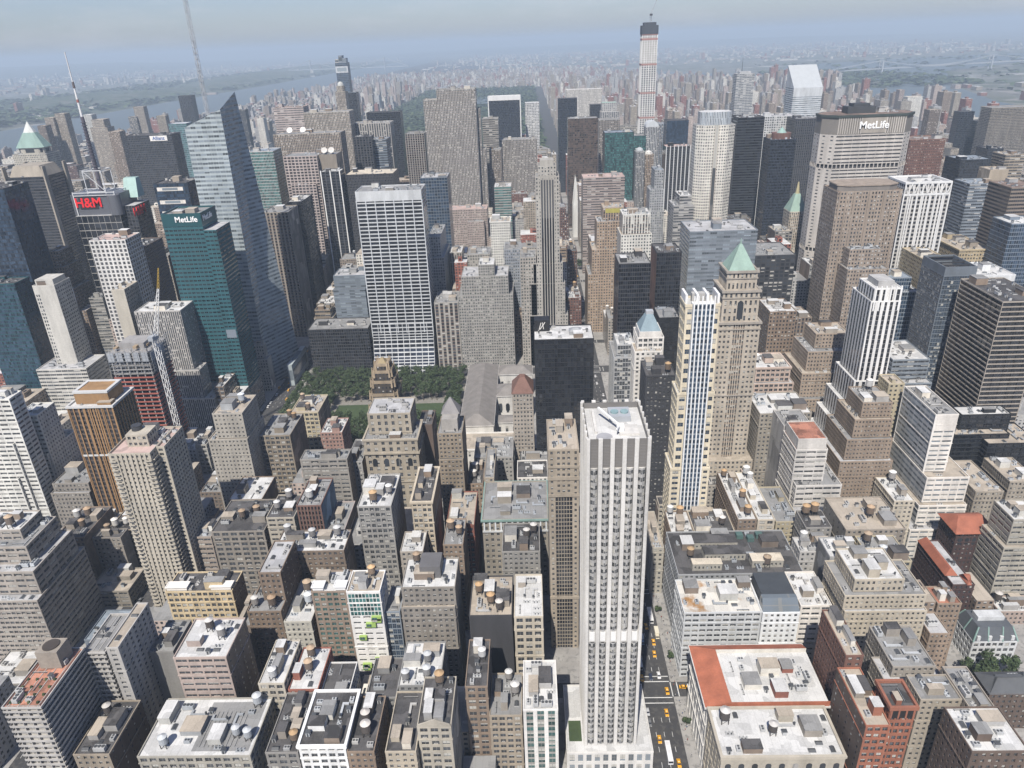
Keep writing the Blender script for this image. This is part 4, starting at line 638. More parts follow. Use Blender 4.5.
['tower','leaning looking dark slab alone by the river, left of the crystalline tower peak','tower',[[-1106.8, -1064.4, 2500, 2530, 211.0, 'curtain']], 'charcoal', {'gl':'blackglass','r':'dark'}],
['apartment_house','tan riverside tower left of the dark lone slab','apartment building',[[-1144.5, -1116.0, 2400, 2424, 160.5, 'punch']], 'tan', {'r':'tan'}],
['hotel','grey tower with white mansard crown behind the crystalline tower, right side','hotel',[[-691.0, -655.2, 1500, 1530, 209.1, 'curtain']], 'bluegrey', {'gl':'greenglass','r':'white','bk':1}],
['apartment_house','dark narrow tower peeking right of the crystalline tower peak','apartment building',[[-846.6, -825.5, 2300, 2324, 175.8, 'punch']], 'charcoal', {'r':'grey'}],
['apartment_house','mid sized grey brown apartment house near the cream balcony tower and the orange piered tower','apartment building',[[-285.8, -266.1, 390.3, 400.5, 38.3, 'punch']], 'greybrown', {'r':'dark','tk':1, 'bk':2, 'ac':2, 'e':'blank','ec':'greybrown'}],
['brick_walkup','mid sized grey brown brick building with grey roof, below the white setback pair','brick building',[[-349.7, -321.9, 453.4, 481.0, 42.4, 'punch'],[-351.4, -321.8, 451, 481.0, 35.4, 'punch']], 'greybrown', {'r':'grey','tk':0, 'bk':2, 'ac':1}],
['apartment_house','tall grey brown apartment house with grey roof, left of the slender grey avenue skyscraper','apartment building',[[-14.9, 20.7, 1175.4, 1205.1, 82.5, 'punch']], 'greybrown', {'r':'grey','tk':0, 'bk':2, 'ac':2}],
['loft_building','tall stone grey loft with grey roof, above the slender grey avenue skyscraper','loft building',[[-18.7, 11.2, 1371.9, 1398.6, 72.6, 'loft'],[-19.8, 13.3, 1370.4, 1398.6, 58.9, 'loft'],[-20.8, 13.3, 1368.9, 1398.6, 45.3, 'loft']], 'stonegrey', {'r':'grey','tk':0, 'bk':1, 'ac':1, 'e':'blank','ec':'greybrown'}],
['brick_walkup','mid sized brown brick building with tan roof, left of the slender grey avenue skyscraper','brick building',[[-21.8, 19.9, 1208.1, 1237.8, 54.7, 'punch']], 'brown', {'r':'tan','tk':0, 'bk':1, 'ac':1, 'e':'blank','ec':'brown'}],
['office_block','tall grey office block with grey roof, right of the green pyramid tower','office building',[[-1135.5, -1094.0, 1901.3, 1928.7, 72.3, 'ribbon'],[-1136.3, -1092.4, 1900.1, 1928.7, 64.4, 'ribbon'],[-1137.1, -1092.4, 1899.0, 1928.7, 56.4, 'ribbon']], 'grey', {'r':'grey','tk':0, 'bk':2, 'ac':0, 'e':'blank','ec':'dkbrown'}],
['office_block','tall cream office block near the charcoal slab with lit windows and the black glass slab','office building',[[54.5, 69.8, 810.3, 835.8, 64.5, 'ribbon'],[53.0, 69.8, 808.2, 835.8, 59.5, 'ribbon'],[51.4, 69.8, 806.1, 835.8, 54.6, 'ribbon']], 'cream', {'r':'white','tk':1, 'bk':2, 'ac':2}],
['brick_walkup','tall red brown brick building with grey roof, above the slender grey avenue skyscraper','brick building',[[-28.6, 10.4, 1338.4, 1365.9, 80.9, 'punch'],[-29.4, 10.4, 1337.3, 1365.9, 71.2, 'punch'],[-30.2, 10.5, 1336.2, 1365.9, 61.5, 'punch']], 'redbrown', {'r':'grey','tk':0, 'bk':2, 'ac':0, 'e':'blank','ec':'greybrown'}],
['apartment_house','mid sized cream apartment house with white roof and a tank, below the white wedge tower','apartment building',[[252.2, 265.7, 403.5, 433, 46.1, 'punch']], 'cream', {'r':'white','tk':1, 'bk':1, 'ac':0}],
['brick_walkup','mid sized stone grey brick building near the dark glass cube and the lettered teal tower','brick building',[[-279.8, -269.2, 703.2, 711.7, 51.2, 'punch'],[-282.8, -266.1, 699, 711.7, 36.9, 'punch']], 'stonegrey', {'r':'white','tk':1, 'bk':3, 'ac':1, 'e':'blank','ec':'stonegrey'}],
['loft_building','tall cream loft with white roof, left of the slender grey avenue skyscraper','loft building',[[-11.3, 12.6, 1258.1, 1285.5, 68.0, 'loft'],[-12.2, 12.6, 1257.0, 1285.5, 62.5, 'loft'],[-13.0, 12.7, 1255.8, 1285.5, 57.1, 'loft']], 'cream', {'r':'white','tk':0, 'bk':3, 'ac':0, 'e':'blank','ec':'cream'}],
['commercial_block','low grey block with white roof, above the balconied slab','low building',[[-302.3, -276.2, 290, 315.7, 12.3, 'loft']], 'grey', {'r':'white','tk':0, 'bk':1, 'ac':2, 'e':'blank','ec':'greybrown'}],
['commercial_block','low dull tan block with tan roof, left of the even windowed tan hotel','low building',[[-320.3, -292.5, 567.3, 591, 13.6, 'vert']], 'tanbrown', {'r':'tan','tk':0, 'bk':3, 'ac':1}],
['office_block','mid sized cream office block near the white stripped brown block and the stained roof store','office building',[[115.0, 140.6, 372.3, 400.5, 44.0, 'vert']], 'cream', {'r':'dark','tk':1, 'bk':3, 'ac':2}],
['office_block','tall tan office block with dark roof, above the dark glass cube','office building',[[-234.9, -217.2, 785.5, 803.1, 60.6, 'ribbon'],[-236.4, -214.2, 783.4, 803.1, 51.6, 'ribbon'],[-237.8, -214.2, 781.3, 803.1, 42.7, 'ribbon']], 'tan', {'r':'dark','tk':0, 'bk':3, 'ac':1}],
['apartment_house','tall red brown apartment house with white roof, left of the charcoal slab with lit windows','apartment building',[[54.8, 69.8, 777.5, 803.1, 68.9, 'punch'],[53.4, 69.8, 775.5, 803.1, 56.5, 'punch'],[51.9, 69.8, 773.4, 803.1, 44.1, 'punch']], 'redbrown', {'r':'white','tk':0, 'bk':2, 'ac':2}],
['apartment_house','tall dull tan apartment house near the white gridded slab and the cream topped black slab','apartment building',[[-237.8, -191.3, 934.2, 963.9, 78.8, 'punch']], 'tanbrown', {'r':'grey','tk':1, 'bk':1, 'ac':0, 'e':'blank','ec':'brown'}],
['loft_building','mid sized dull tan loft with white roof, below the slender grey avenue skyscraper','loft building',[[24.0, 66.9, 1179.6, 1205.1, 44.6, 'loft'],[21.0, 69.8, 1175.4, 1205.1, 29.0, 'loft']], 'tanbrown', {'r':'white','tk':0, 'bk':2, 'ac':0}],
['office_block','tall pale grey office block with grey roof, above the slender grey avenue skyscraper','office building',[[20.2, 69.8, 1208.1, 1237.8, 66.1, 'vert']], 'ltgrey', {'r':'grey','tk':0, 'bk':2, 'ac':1}],
['office_block','mid sized stone grey office block with dark roof, right of the tall white piered tower','office building',[[100.2, 121.0, 422.3, 433, 34.1, 'ribbon']], 'stonegrey', {'r':'dark','tk':0, 'bk':2, 'ac':2, 'e':'blank','ec':'brown'}],
['brick_walkup','low pale grey brick building with white roof, left of the even windowed tan hotel','brick building',[[-295.1, -276.2, 532, 560.0, 24.8, 'punch']], 'ltgrey', {'r':'white','tk':0, 'bk':2, 'ac':0}],
['office_block','tall grey office block with grey roof and a tank, below the pink ribbed stepped tower','office building',[[-307.0, -266.1, 966.9, 995.7, 71.5, 'ribbon']], 'grey', {'r':'grey','tk':1, 'bk':3, 'ac':1, 'e':'blank','ec':'greybrown'}],
['brick_walkup','low cream brick building with white roof, left of the cream balcony tower','brick building',[[-311.4, -283.4, 420.3, 433, 29.2, 'punch']], 'cream', {'r':'white','tk':0, 'bk':2, 'ac':2, 'e':'blank','ec':'greybrown'}],
['loft_building','tall grey brown loft with tan roof, right of the grey ribboned office box','loft building',[[313.3, 334.3, 886.5, 916.2, 109.8, 'loft']], 'greybrown', {'r':'tan','tk':0, 'bk':1, 'ac':0, 'e':'blank','ec':'dkbrown'}],
['loft_building','tall red brown loft with dark roof, right of the green pyramid tower','loft building',[[-1170.7, -1137.4, 1899.0, 1928.7, 84.3, 'loft']], 'redbrown', {'r':'dark','tk':0, 'bk':2, 'ac':1}],
['office_block','tall tan office block with dark roof, left of the slender grey avenue skyscraper','office building',[[0.7, 37.5, 1127.7, 1157.4, 87.0, 'vert']], 'tan', {'r':'dark','tk':0, 'bk':2, 'ac':0}],
['apartment_house','mid sized brown apartment house near the even windowed tan hotel and the cream balcony tower','apartment building',[[-237.8, -221.6, 451, 481.0, 33.5, 'punch']], 'brown', {'r':'grey','tk':2, 'bk':2, 'ac':2, 'e':'blank','ec':'brown'}],
['office_block','tall stone grey office block with grey roof, left of the white gridded office','office building',[[-484.9, -469.2, 773.4, 783.7, 86.6, 'ribbon']], 'stonegrey', {'r':'grey','tk':0, 'bk':3, 'ac':2, 'e':'blank','ec':'stonegrey'}],
['loft_building','tall grey loft with grey roof, left of the slender grey avenue skyscraper','loft building',[[-45.1, 0.5, 1288.5, 1318.2, 69.6, 'loft']], 'grey', {'r':'grey','tk':0, 'bk':1, 'ac':2, 'e':'blank','ec':'dkbrown'}],
['loft_building','tall tan loft with grey roof, right of the green pyramid tower','loft building',[[-956.3, -913.2, 1529.7, 1559.4, 101.7, 'loft']], 'tan', {'r':'grey','tk':0, 'bk':2, 'ac':1, 'e':'blank','ec':'brown'}],
['brick_walkup','low dull tan brick building with dark roof, right of the green pyramid tower','brick building',[[-1200.5, -1172.4, 1979.4, 2009.1, 31.3, 'punch']], 'tanbrown', {'r':'dark','tk':0, 'bk':2, 'ac':2, 'e':'blank','ec':'brown'}],
['office_block','tall stone grey office block with white roof, above the broad stepped library office','office building',[[-83.4, -68.2, 853.8, 883.5, 104.7, 'vert']], 'stonegrey', {'r':'white','tk':0, 'bk':2, 'ac':2}],
['apartment_house','mid sized grey brown apartment house with grey roof, right of the green pyramid tower','apartment building',[[-1182.3, -1151.1, 2016.5, 2041.8, 43.3, 'punch'],[-1185.5, -1151.1, 2012.1, 2041.8, 27.3, 'punch']], 'greybrown', {'r':'grey','tk':0, 'bk':2, 'ac':2, 'e':'blank','ec':'greybrown'}],
['apartment_house','tall grey brown apartment house with grey roof, left of the dark white signed slab','apartment building',[[-1008.1, -978.6, 1738.2, 1767.9, 89.9, 'punch']], 'greybrown', {'r':'grey','tk':0, 'bk':2, 'ac':1}],
['office_block','mid sized dull tan office block with grey roof, right of the cream balcony tower','office building',[[-204.1, -193.8, 371, 400.5, 51.6, 'ribbon']], 'tanbrown', {'r':'grey','tk':0, 'bk':3, 'ac':0, 'e':'blank','ec':'greybrown'}],
['office_block','mid sized tan office block with dark roof and two tanks, below the cream balcony tower','office building',[[-283.1, -266.1, 403.5, 433, 34.9, 'ribbon']], 'tan', {'r':'dark','tk':2, 'bk':1, 'ac':2, 'e':'blank','ec':'brown'}],
['loft_building','tall grey brown loft with dark roof, below the slender grey avenue skyscraper','loft building',[[44.6, 69.8, 937.7, 963.9, 76.5, 'loft'],[43.4, 69.8, 935.9, 963.9, 69.8, 'loft'],[42.1, 69.8, 934.2, 963.9, 63.2, 'loft']], 'greybrown', {'r':'dark','tk':0, 'bk':2, 'ac':2, 'e':'blank','ec':'dkbrown'}],
['office_block','tall grey office block with grey roof, above the slender grey avenue skyscraper','office building',[[3.7, 37.6, 1292.6, 1318.2, 77.5, 'vert'],[2.2, 37.7, 1290.6, 1318.2, 69.8, 'vert'],[0.8, 37.7, 1288.5, 1318.2, 62.1, 'vert']], 'grey', {'r':'grey','tk':0, 'bk':2, 'ac':0}],
['apartment_house','tall pale grey apartment house with dark roof, left of the slender grey avenue skyscraper','apartment building',[[-11.7, 5.0, 1095.0, 1124.7, 88.1, 'punch']], 'ltgrey', {'r':'dark','tk':0, 'bk':3, 'ac':2, 'e':'blank','ec':'brown'}],
['office_block','tall red brown office block near the slender grey avenue skyscraper and the dark teal tower','office building',[[58.6, 69.8, 853.8, 883.5, 101.8, 'vert']], 'redbrown', {'r':'dark','tk':1, 'bk':1, 'ac':1}],
['loft_building','tall tan loft with white roof and a tank, right of the broad stepped library office','loft building',[[26.0, 51.6, 780.3, 803.1, 76.4, 'loft']], 'tan', {'r':'white','tk':1, 'bk':1, 'ac':0, 'e':'blank','ec':'brown'}],
['loft_building','mid sized cream loft with white roof, right of the green pyramid tower','loft building',[[-1236.8, -1211.1, 2012.1, 2041.8, 40.1, 'loft']], 'cream', {'r':'white','tk':0, 'bk':3, 'ac':0}],
['loft_building','tall dull tan loft with grey roof, above the broad stepped library office','loft building',[[-85.8, -74.8, 937.1, 963.9, 82.5, 'loft'],[-86.9, -72.8, 935.7, 963.9, 67.6, 'loft'],[-87.9, -72.7, 934.2, 963.9, 52.8, 'loft']], 'tanbrown', {'r':'grey','tk':0, 'bk':3, 'ac':1, 'e':'blank','ec':'dkbrown'}],
['office_block','mid sized stone grey office block with dark roof, above the broad stepped library office','office building',[[-130.3, -84.4, 1095.0, 1124.7, 43.6, 'ribbon']], 'stonegrey', {'r':'dark','tk':0, 'bk':2, 'ac':0, 'e':'blank','ec':'brown'}],
['brick_walkup','low grey brick building with dark roof, above the white stripped brown block','brick building',[[140.6, 162.2, 451, 467.7, 30.4, 'punch']], 'grey', {'r':'dark','tk':0, 'bk':2, 'ac':0, 'e':'blank','ec':'dkbrown'}],
['commercial_block','low cream block with tan roof, right of the green pyramid tower','low building',[[-1210.8, -1185.8, 2012.1, 2041.8, 20.8, 'punch']], 'cream', {'r':'tan','tk':0, 'bk':3, 'ac':0}],
['loft_building','low brown loft with tan roof, right of the green pyramid tower','loft building',[[-1185.1, -1159.2, 1931.7, 1961.4, 30.4, 'loft']], 'brown', {'r':'tan','tk':0, 'bk':2, 'ac':0, 'e':'blank','ec':'brown'}],
['apartment_house','tall red brown apartment house with white roof, right of the green pyramid tower','apartment building',[[-1230.4, -1200.8, 1979.4, 2009.1, 79.6, 'punch']], 'redbrown', {'r':'white','tk':0, 'bk':2, 'ac':0, 'e':'blank','ec':'brown'}],
['brick_walkup','tall grey brick building near the wide weathered stone tower and the brown terraced apartments','brick building',[[317.5, 337.9, 773.4, 803.1, 99.9, 'punch']], 'grey', {'r':'white','tk':1, 'bk':2, 'ac':0, 'e':'blank','ec':'brown'}],
['office_block','tall dull tan office block near the slender grey avenue skyscraper and the dark teal tower','office building',[[46.4, 69.8, 886.5, 916.2, 100.1, 'ribbon']], 'tanbrown', {'r':'tan','tk':1, 'bk':1, 'ac':2, 'e':'blank','ec':'brown'}],
['apartment_house','low tan apartment house with grey roof, right of the green pyramid tower','apartment building',[[-1158.9, -1125.2, 1931.7, 1961.4, 29.4, 'punch']], 'tan', {'r':'grey','tk':0, 'bk':2, 'ac':1}],
['office_block','mid sized grey office block with dark roof, below the slender grey avenue skyscraper','office building',[[46.7, 67.4, 970.4, 996.6, 49.5, 'ribbon'],[44.2, 69.8, 966.9, 996.6, 36.8, 'ribbon']], 'grey', {'r':'dark','tk':0, 'bk':1, 'ac':1, 'e':'blank','ec':'brown'}],
['loft_building','tall grey brown loft with white roof, left of the dark white signed slab','loft building',[[-931.5, -889.7, 1610.1, 1639.8, 79.8, 'loft']], 'greybrown', {'r':'white','tk':0, 'bk':2, 'ac':2, 'e':'blank','ec':'brown'}],
['brick_walkup','tall dull tan brick building with white roof, left of the slender grey avenue skyscraper','brick building',[[-32.1, 0.4, 1127.7, 1157.4, 85.1, 'punch']], 'tanbrown', {'r':'white','tk':0, 'bk':2, 'ac':0}],
['commercial_block','low red brown block with grey roof, right of the green pyramid tower','low building',[[-1172.1, -1141.5, 1979.4, 2009.1, 21.7, 'vert']], 'redbrown', {'r':'grey','tk':0, 'bk':2, 'ac':1}],
['apartment_house','low grey apartment house with dark roof and a tank, above the even windowed tan hotel','apartment building',[[-276.5, -266.1, 643.5, 675, 29.8, 'punch']], 'grey', {'r':'dark','tk':1, 'bk':1, 'ac':2}],
['loft_building','tall stone grey loft with dark roof, above the dark teal tower','loft building',[[255.3, 299.2, 2016.4, 2041.8, 121.0, 'loft'],[253.7, 299.3, 2014.3, 2041.8, 107.5, 'loft'],[252.2, 299.3, 2012.1, 2041.8, 94.1, 'loft']], 'stonegrey', {'r':'dark','tk':0, 'bk':3, 'ac':2}],
['office_block','tall brown office block with grey roof, right of the green pyramid tower','office building',[[-1081.6, -1065.3, 1854.3, 1881.0, 74.7, 'vert'],[-1082.7, -1063.2, 1852.8, 1881.0, 62.8, 'vert'],[-1083.8, -1063.2, 1851.3, 1881.0, 50.9, 'vert']], 'brown', {'r':'grey','tk':0, 'bk':2, 'ac':0}],
['loft_building','tall grey brown loft with grey roof, below the far black avenue slab','loft building',[[39.2, 69.8, 1931.7, 1961.4, 75.2, 'loft']], 'greybrown', {'r':'grey','tk':0, 'bk':3, 'ac':0, 'e':'blank','ec':'greybrown'}],
['loft_building','mid sized pale grey loft with white roof and two tanks, above the blue pyramid office','loft building',[[100.2, 113.1, 806.1, 835.8, 33.3, 'loft']], 'ltgrey', {'r':'white','tk':2, 'bk':2, 'ac':0}],
['loft_building','tall grey brown loft with white roof, above the dark glass cube','loft building',[[-237.8, -213.8, 806.1, 835.8, 61.4, 'loft']], 'greybrown', {'r':'white','tk':0, 'bk':1, 'ac':2, 'e':'blank','ec':'greybrown'}],
['brick_walkup','mid sized brown brick building near the white stripped brown block and the stained roof store','brick building',[[100.2, 114.7, 372.3, 400.5, 43.8, 'punch']], 'brown', {'r':'white','tk':2, 'bk':2, 'ac':1}],
['brick_walkup','tall brown brick building with grey roof, above the broad stepped library office','brick building',[[-86.4, -61.0, 886.5, 916.2, 86.5, 'punch']], 'brown', {'r':'grey','tk':0, 'bk':2, 'ac':0, 'e':'blank','ec':'brown'}],
['apartment_house','tall cream apartment house with dark roof, left of the dark white signed slab','apartment building',[[-856.8, -822.8, 1580.7, 1607.1, 94.1, 'punch'],[-858.0, -820.5, 1579.1, 1607.1, 86.5, 'punch'],[-859.2, -820.5, 1577.4, 1607.1, 79.0, 'punch']], 'cream', {'r':'dark','tk':0, 'bk':1, 'ac':1, 'e':'blank','ec':'dkbrown'}],
['loft_building','mid sized stone grey loft with tan roof, right of the green pyramid tower','loft building',[[-1144.4, -1112.3, 1854.0, 1881.0, 40.9, 'loft'],[-1146.3, -1110.3, 1851.3, 1881.0, 26.5, 'loft']], 'stonegrey', {'r':'tan','tk':0, 'bk':3, 'ac':2, 'e':'blank','ec':'greybrown'}],
['brick_walkup','tall pinkish brick building with white roof, left of the yellow crowned brown tower','brick building',[[100.2, 138.0, 1047.3, 1077.0, 67.5, 'punch']], 'pinkstone', {'r':'white','tk':0, 'bk':3, 'ac':1, 'e':'blank','ec':'brown'}],
['apartment_house','tall dull tan apartment house with dark roof, left of the dark white signed slab','apartment building',[[-919.8, -892.9, 1690.5, 1699.7, 76.9, 'punch']], 'tanbrown', {'r':'dark','tk':0, 'bk':1, 'ac':1, 'e':'blank','ec':'greybrown'}],
['apartment_house','tall grey brown apartment house with white roof, below the patchy brown slab','apartment building',[[100.2, 136.2, 1368.9, 1398.6, 88.2, 'punch']], 'greybrown', {'r':'white','tk':0, 'bk':2, 'ac':0}],
['office_block','tall dull tan office block with grey roof, left of the green pyramid tower','office building',[[-1367.8, -1337.2, 1931.7, 1961.4, 86.7, 'ribbon']], 'tanbrown', {'r':'grey','tk':0, 'bk':2, 'ac':0, 'e':'blank','ec':'dkbrown'}],
['brick_walkup','tall pinkish brick building near the wide weathered stone tower and the grey ribboned office box','brick building',[[306.6, 331.2, 806.1, 835.8, 74.4, 'punch']], 'pinkstone', {'r':'dark','tk':2, 'bk':2, 'ac':2}],
['office_block','tall red brown office block with grey roof, above the slender grey avenue skyscraper','office building',[[49.9, 66.9, 1051.4, 1077.0, 113.2, 'vert'],[48.4, 69.8, 1049.3, 1077.0, 99.1, 'vert'],[47.0, 69.8, 1047.3, 1077.0, 85.0, 'vert']], 'redbrown', {'r':'grey','tk':0, 'bk':2, 'ac':2}],
['office_block','tall grey office block with grey roof, above the broad stepped library office','office building',[[-87.0, -62.4, 966.9, 996.6, 66.3, 'vert']], 'grey', {'r':'grey','tk':0, 'bk':3, 'ac':0}],
['office_block','tall pinkish office block with white roof, below the dark teal tower','office building',[[100.2, 141.5, 1288.5, 1318.2, 101.1, 'ribbon']], 'pinkstone', {'r':'white','tk':0, 'bk':2, 'ac':0, 'e':'blank','ec':'pinkstone'}],
['apartment_house','tall tan apartment house with tan roof, right of the red lettered mast tower','apartment building',[[-564.3, -533.9, 1047.3, 1077.0, 104.6, 'punch']], 'tan', {'r':'tan','tk':0, 'bk':2, 'ac':2, 'e':'blank','ec':'brown'}],
['office_block','tall stone grey office block with grey roof, below the far black avenue slab','office building',[[18.8, 53.8, 1690.5, 1720.2, 104.4, 'ribbon']], 'stonegrey', {'r':'grey','tk':0, 'bk':3, 'ac':2}],
['office_block','mid sized grey office block near the ribbed grey stepped tower and the dark glass cube','office building',[[-298.1, -283.1, 699, 711.7, 36.6, 'ribbon']], 'grey', {'r':'dark','tk':1, 'bk':3, 'ac':1}],
['loft_building','low stone grey loft with tan roof, left of the even windowed tan hotel','loft building',[[-275.9, -266.1, 532, 560.0, 29.2, 'loft']], 'stonegrey', {'r':'tan','tk':0, 'bk':3, 'ac':2}],
['loft_building','tall red brown loft near the green pyramid tower and the stone finned dark tower','loft building',[[-1030.5, -1008.5, 1741.4, 1767.9, 72.2, 'loft'],[-1031.7, -1008.4, 1739.8, 1767.9, 62.4, 'loft'],[-1032.8, -1008.4, 1738.2, 1767.9, 52.7, 'loft']], 'redbrown', {'r':'dark','tk':0, 'bk':3, 'ac':0}],
['brick_walkup','tall tan brick building with dark roof, above the brown block tower','brick building',[[884.0, 899.8, 1581.0, 1607.1, 97.9, 'punch'],[882.7, 899.8, 1579.2, 1607.1, 84.2, 'punch'],[881.4, 899.9, 1577.4, 1607.1, 70.5, 'punch']], 'tan', {'r':'dark','tk':0, 'bk':2, 'ac':1, 'e':'blank','ec':'greybrown'}],
['brick_walkup','tall tan brick building near the grey ribboned office box and the wide weathered stone tower','brick building',[[329.1, 353.7, 969.0, 996.6, 77.0, 'punch'],[328.4, 353.7, 968.0, 996.6, 64.4, 'punch'],[327.6, 353.7, 966.9, 996.6, 51.8, 'punch']], 'tan', {'r':'dark','tk':1, 'bk':2, 'ac':0, 'e':'blank','ec':'greybrown'}],
['office_block','tall brown office block with white roof, below the far black avenue slab','office building',[[46.5, 69.8, 1982.7, 2009.1, 69.8, 'ribbon'],[45.3, 69.8, 1981.1, 2009.1, 61.3, 'ribbon'],[44.1, 69.8, 1979.4, 2009.1, 52.7, 'ribbon']], 'brown', {'r':'white','tk':0, 'bk':1, 'ac':2, 'e':'blank','ec':'greybrown'}],
['office_block','mid sized grey brown office block with white roof, left of the dark white signed slab','office building',[[-1122.1, -1096.2, 1935.6, 1961.4, 44.9, 'ribbon'],[-1124.9, -1096.2, 1931.7, 1961.4, 36.8, 'ribbon']], 'greybrown', {'r':'white','tk':0, 'bk':2, 'ac':0}],
['loft_building','mid sized brown loft with white roof, above the even windowed tan hotel','loft building',[[-285.3, -276.8, 609, 639.7, 47.9, 'loft']], 'brown', {'r':'white','tk':0, 'bk':1, 'ac':1}],
['apartment_house','tall brown apartment house with dark roof, below the green glass crowned octagon','apartment building',[[298.5, 330.2, 1047.3, 1077.0, 89.8, 'punch']], 'brown', {'r':'dark','tk':0, 'bk':2, 'ac':0, 'e':'blank','ec':'brown'}],
['loft_building','tall tan loft with tan roof, left of the patchy brown slab','loft building',[[48.5, 69.8, 1902.7, 1928.7, 74.2, 'loft'],[47.2, 69.8, 1900.8, 1928.7, 65.6, 'loft'],[45.9, 69.8, 1899.0, 1928.7, 57.0, 'loft']], 'tan', {'r':'tan','tk':0, 'bk':3, 'ac':0, 'e':'blank','ec':'tan'}],
['office_block','tall grey brown office block with dark roof, left of the white gridded slab','office building',[[-231.6, -214.8, 970.9, 996.6, 69.1, 'ribbon'],[-233.1, -212.0, 968.9, 996.6, 58.7, 'ribbon'],[-234.5, -212.0, 966.9, 996.6, 48.4, 'ribbon']], 'greybrown', {'r':'dark','tk':0, 'bk':1, 'ac':2}],
['office_block','tall grey brown office block with grey roof, left of the green pyramid tower','office building',[[-1182.2, -1149.1, 1660.7, 1687.5, 107.4, 'vert'],[-1183.3, -1147.0, 1659.3, 1687.5, 98.6, 'vert'],[-1184.3, -1147.0, 1657.8, 1687.5, 89.8, 'vert']], 'greybrown', {'r':'grey','tk':0, 'bk':3, 'ac':1}],
['loft_building','low grey loft with dark roof and a tank, below the orange piered tower','loft building',[[-357.8, -347.6, 484.0, 514, 26.6, 'loft']], 'grey', {'r':'dark','tk':1, 'bk':1, 'ac':1, 'e':'blank','ec':'brown'}]
]
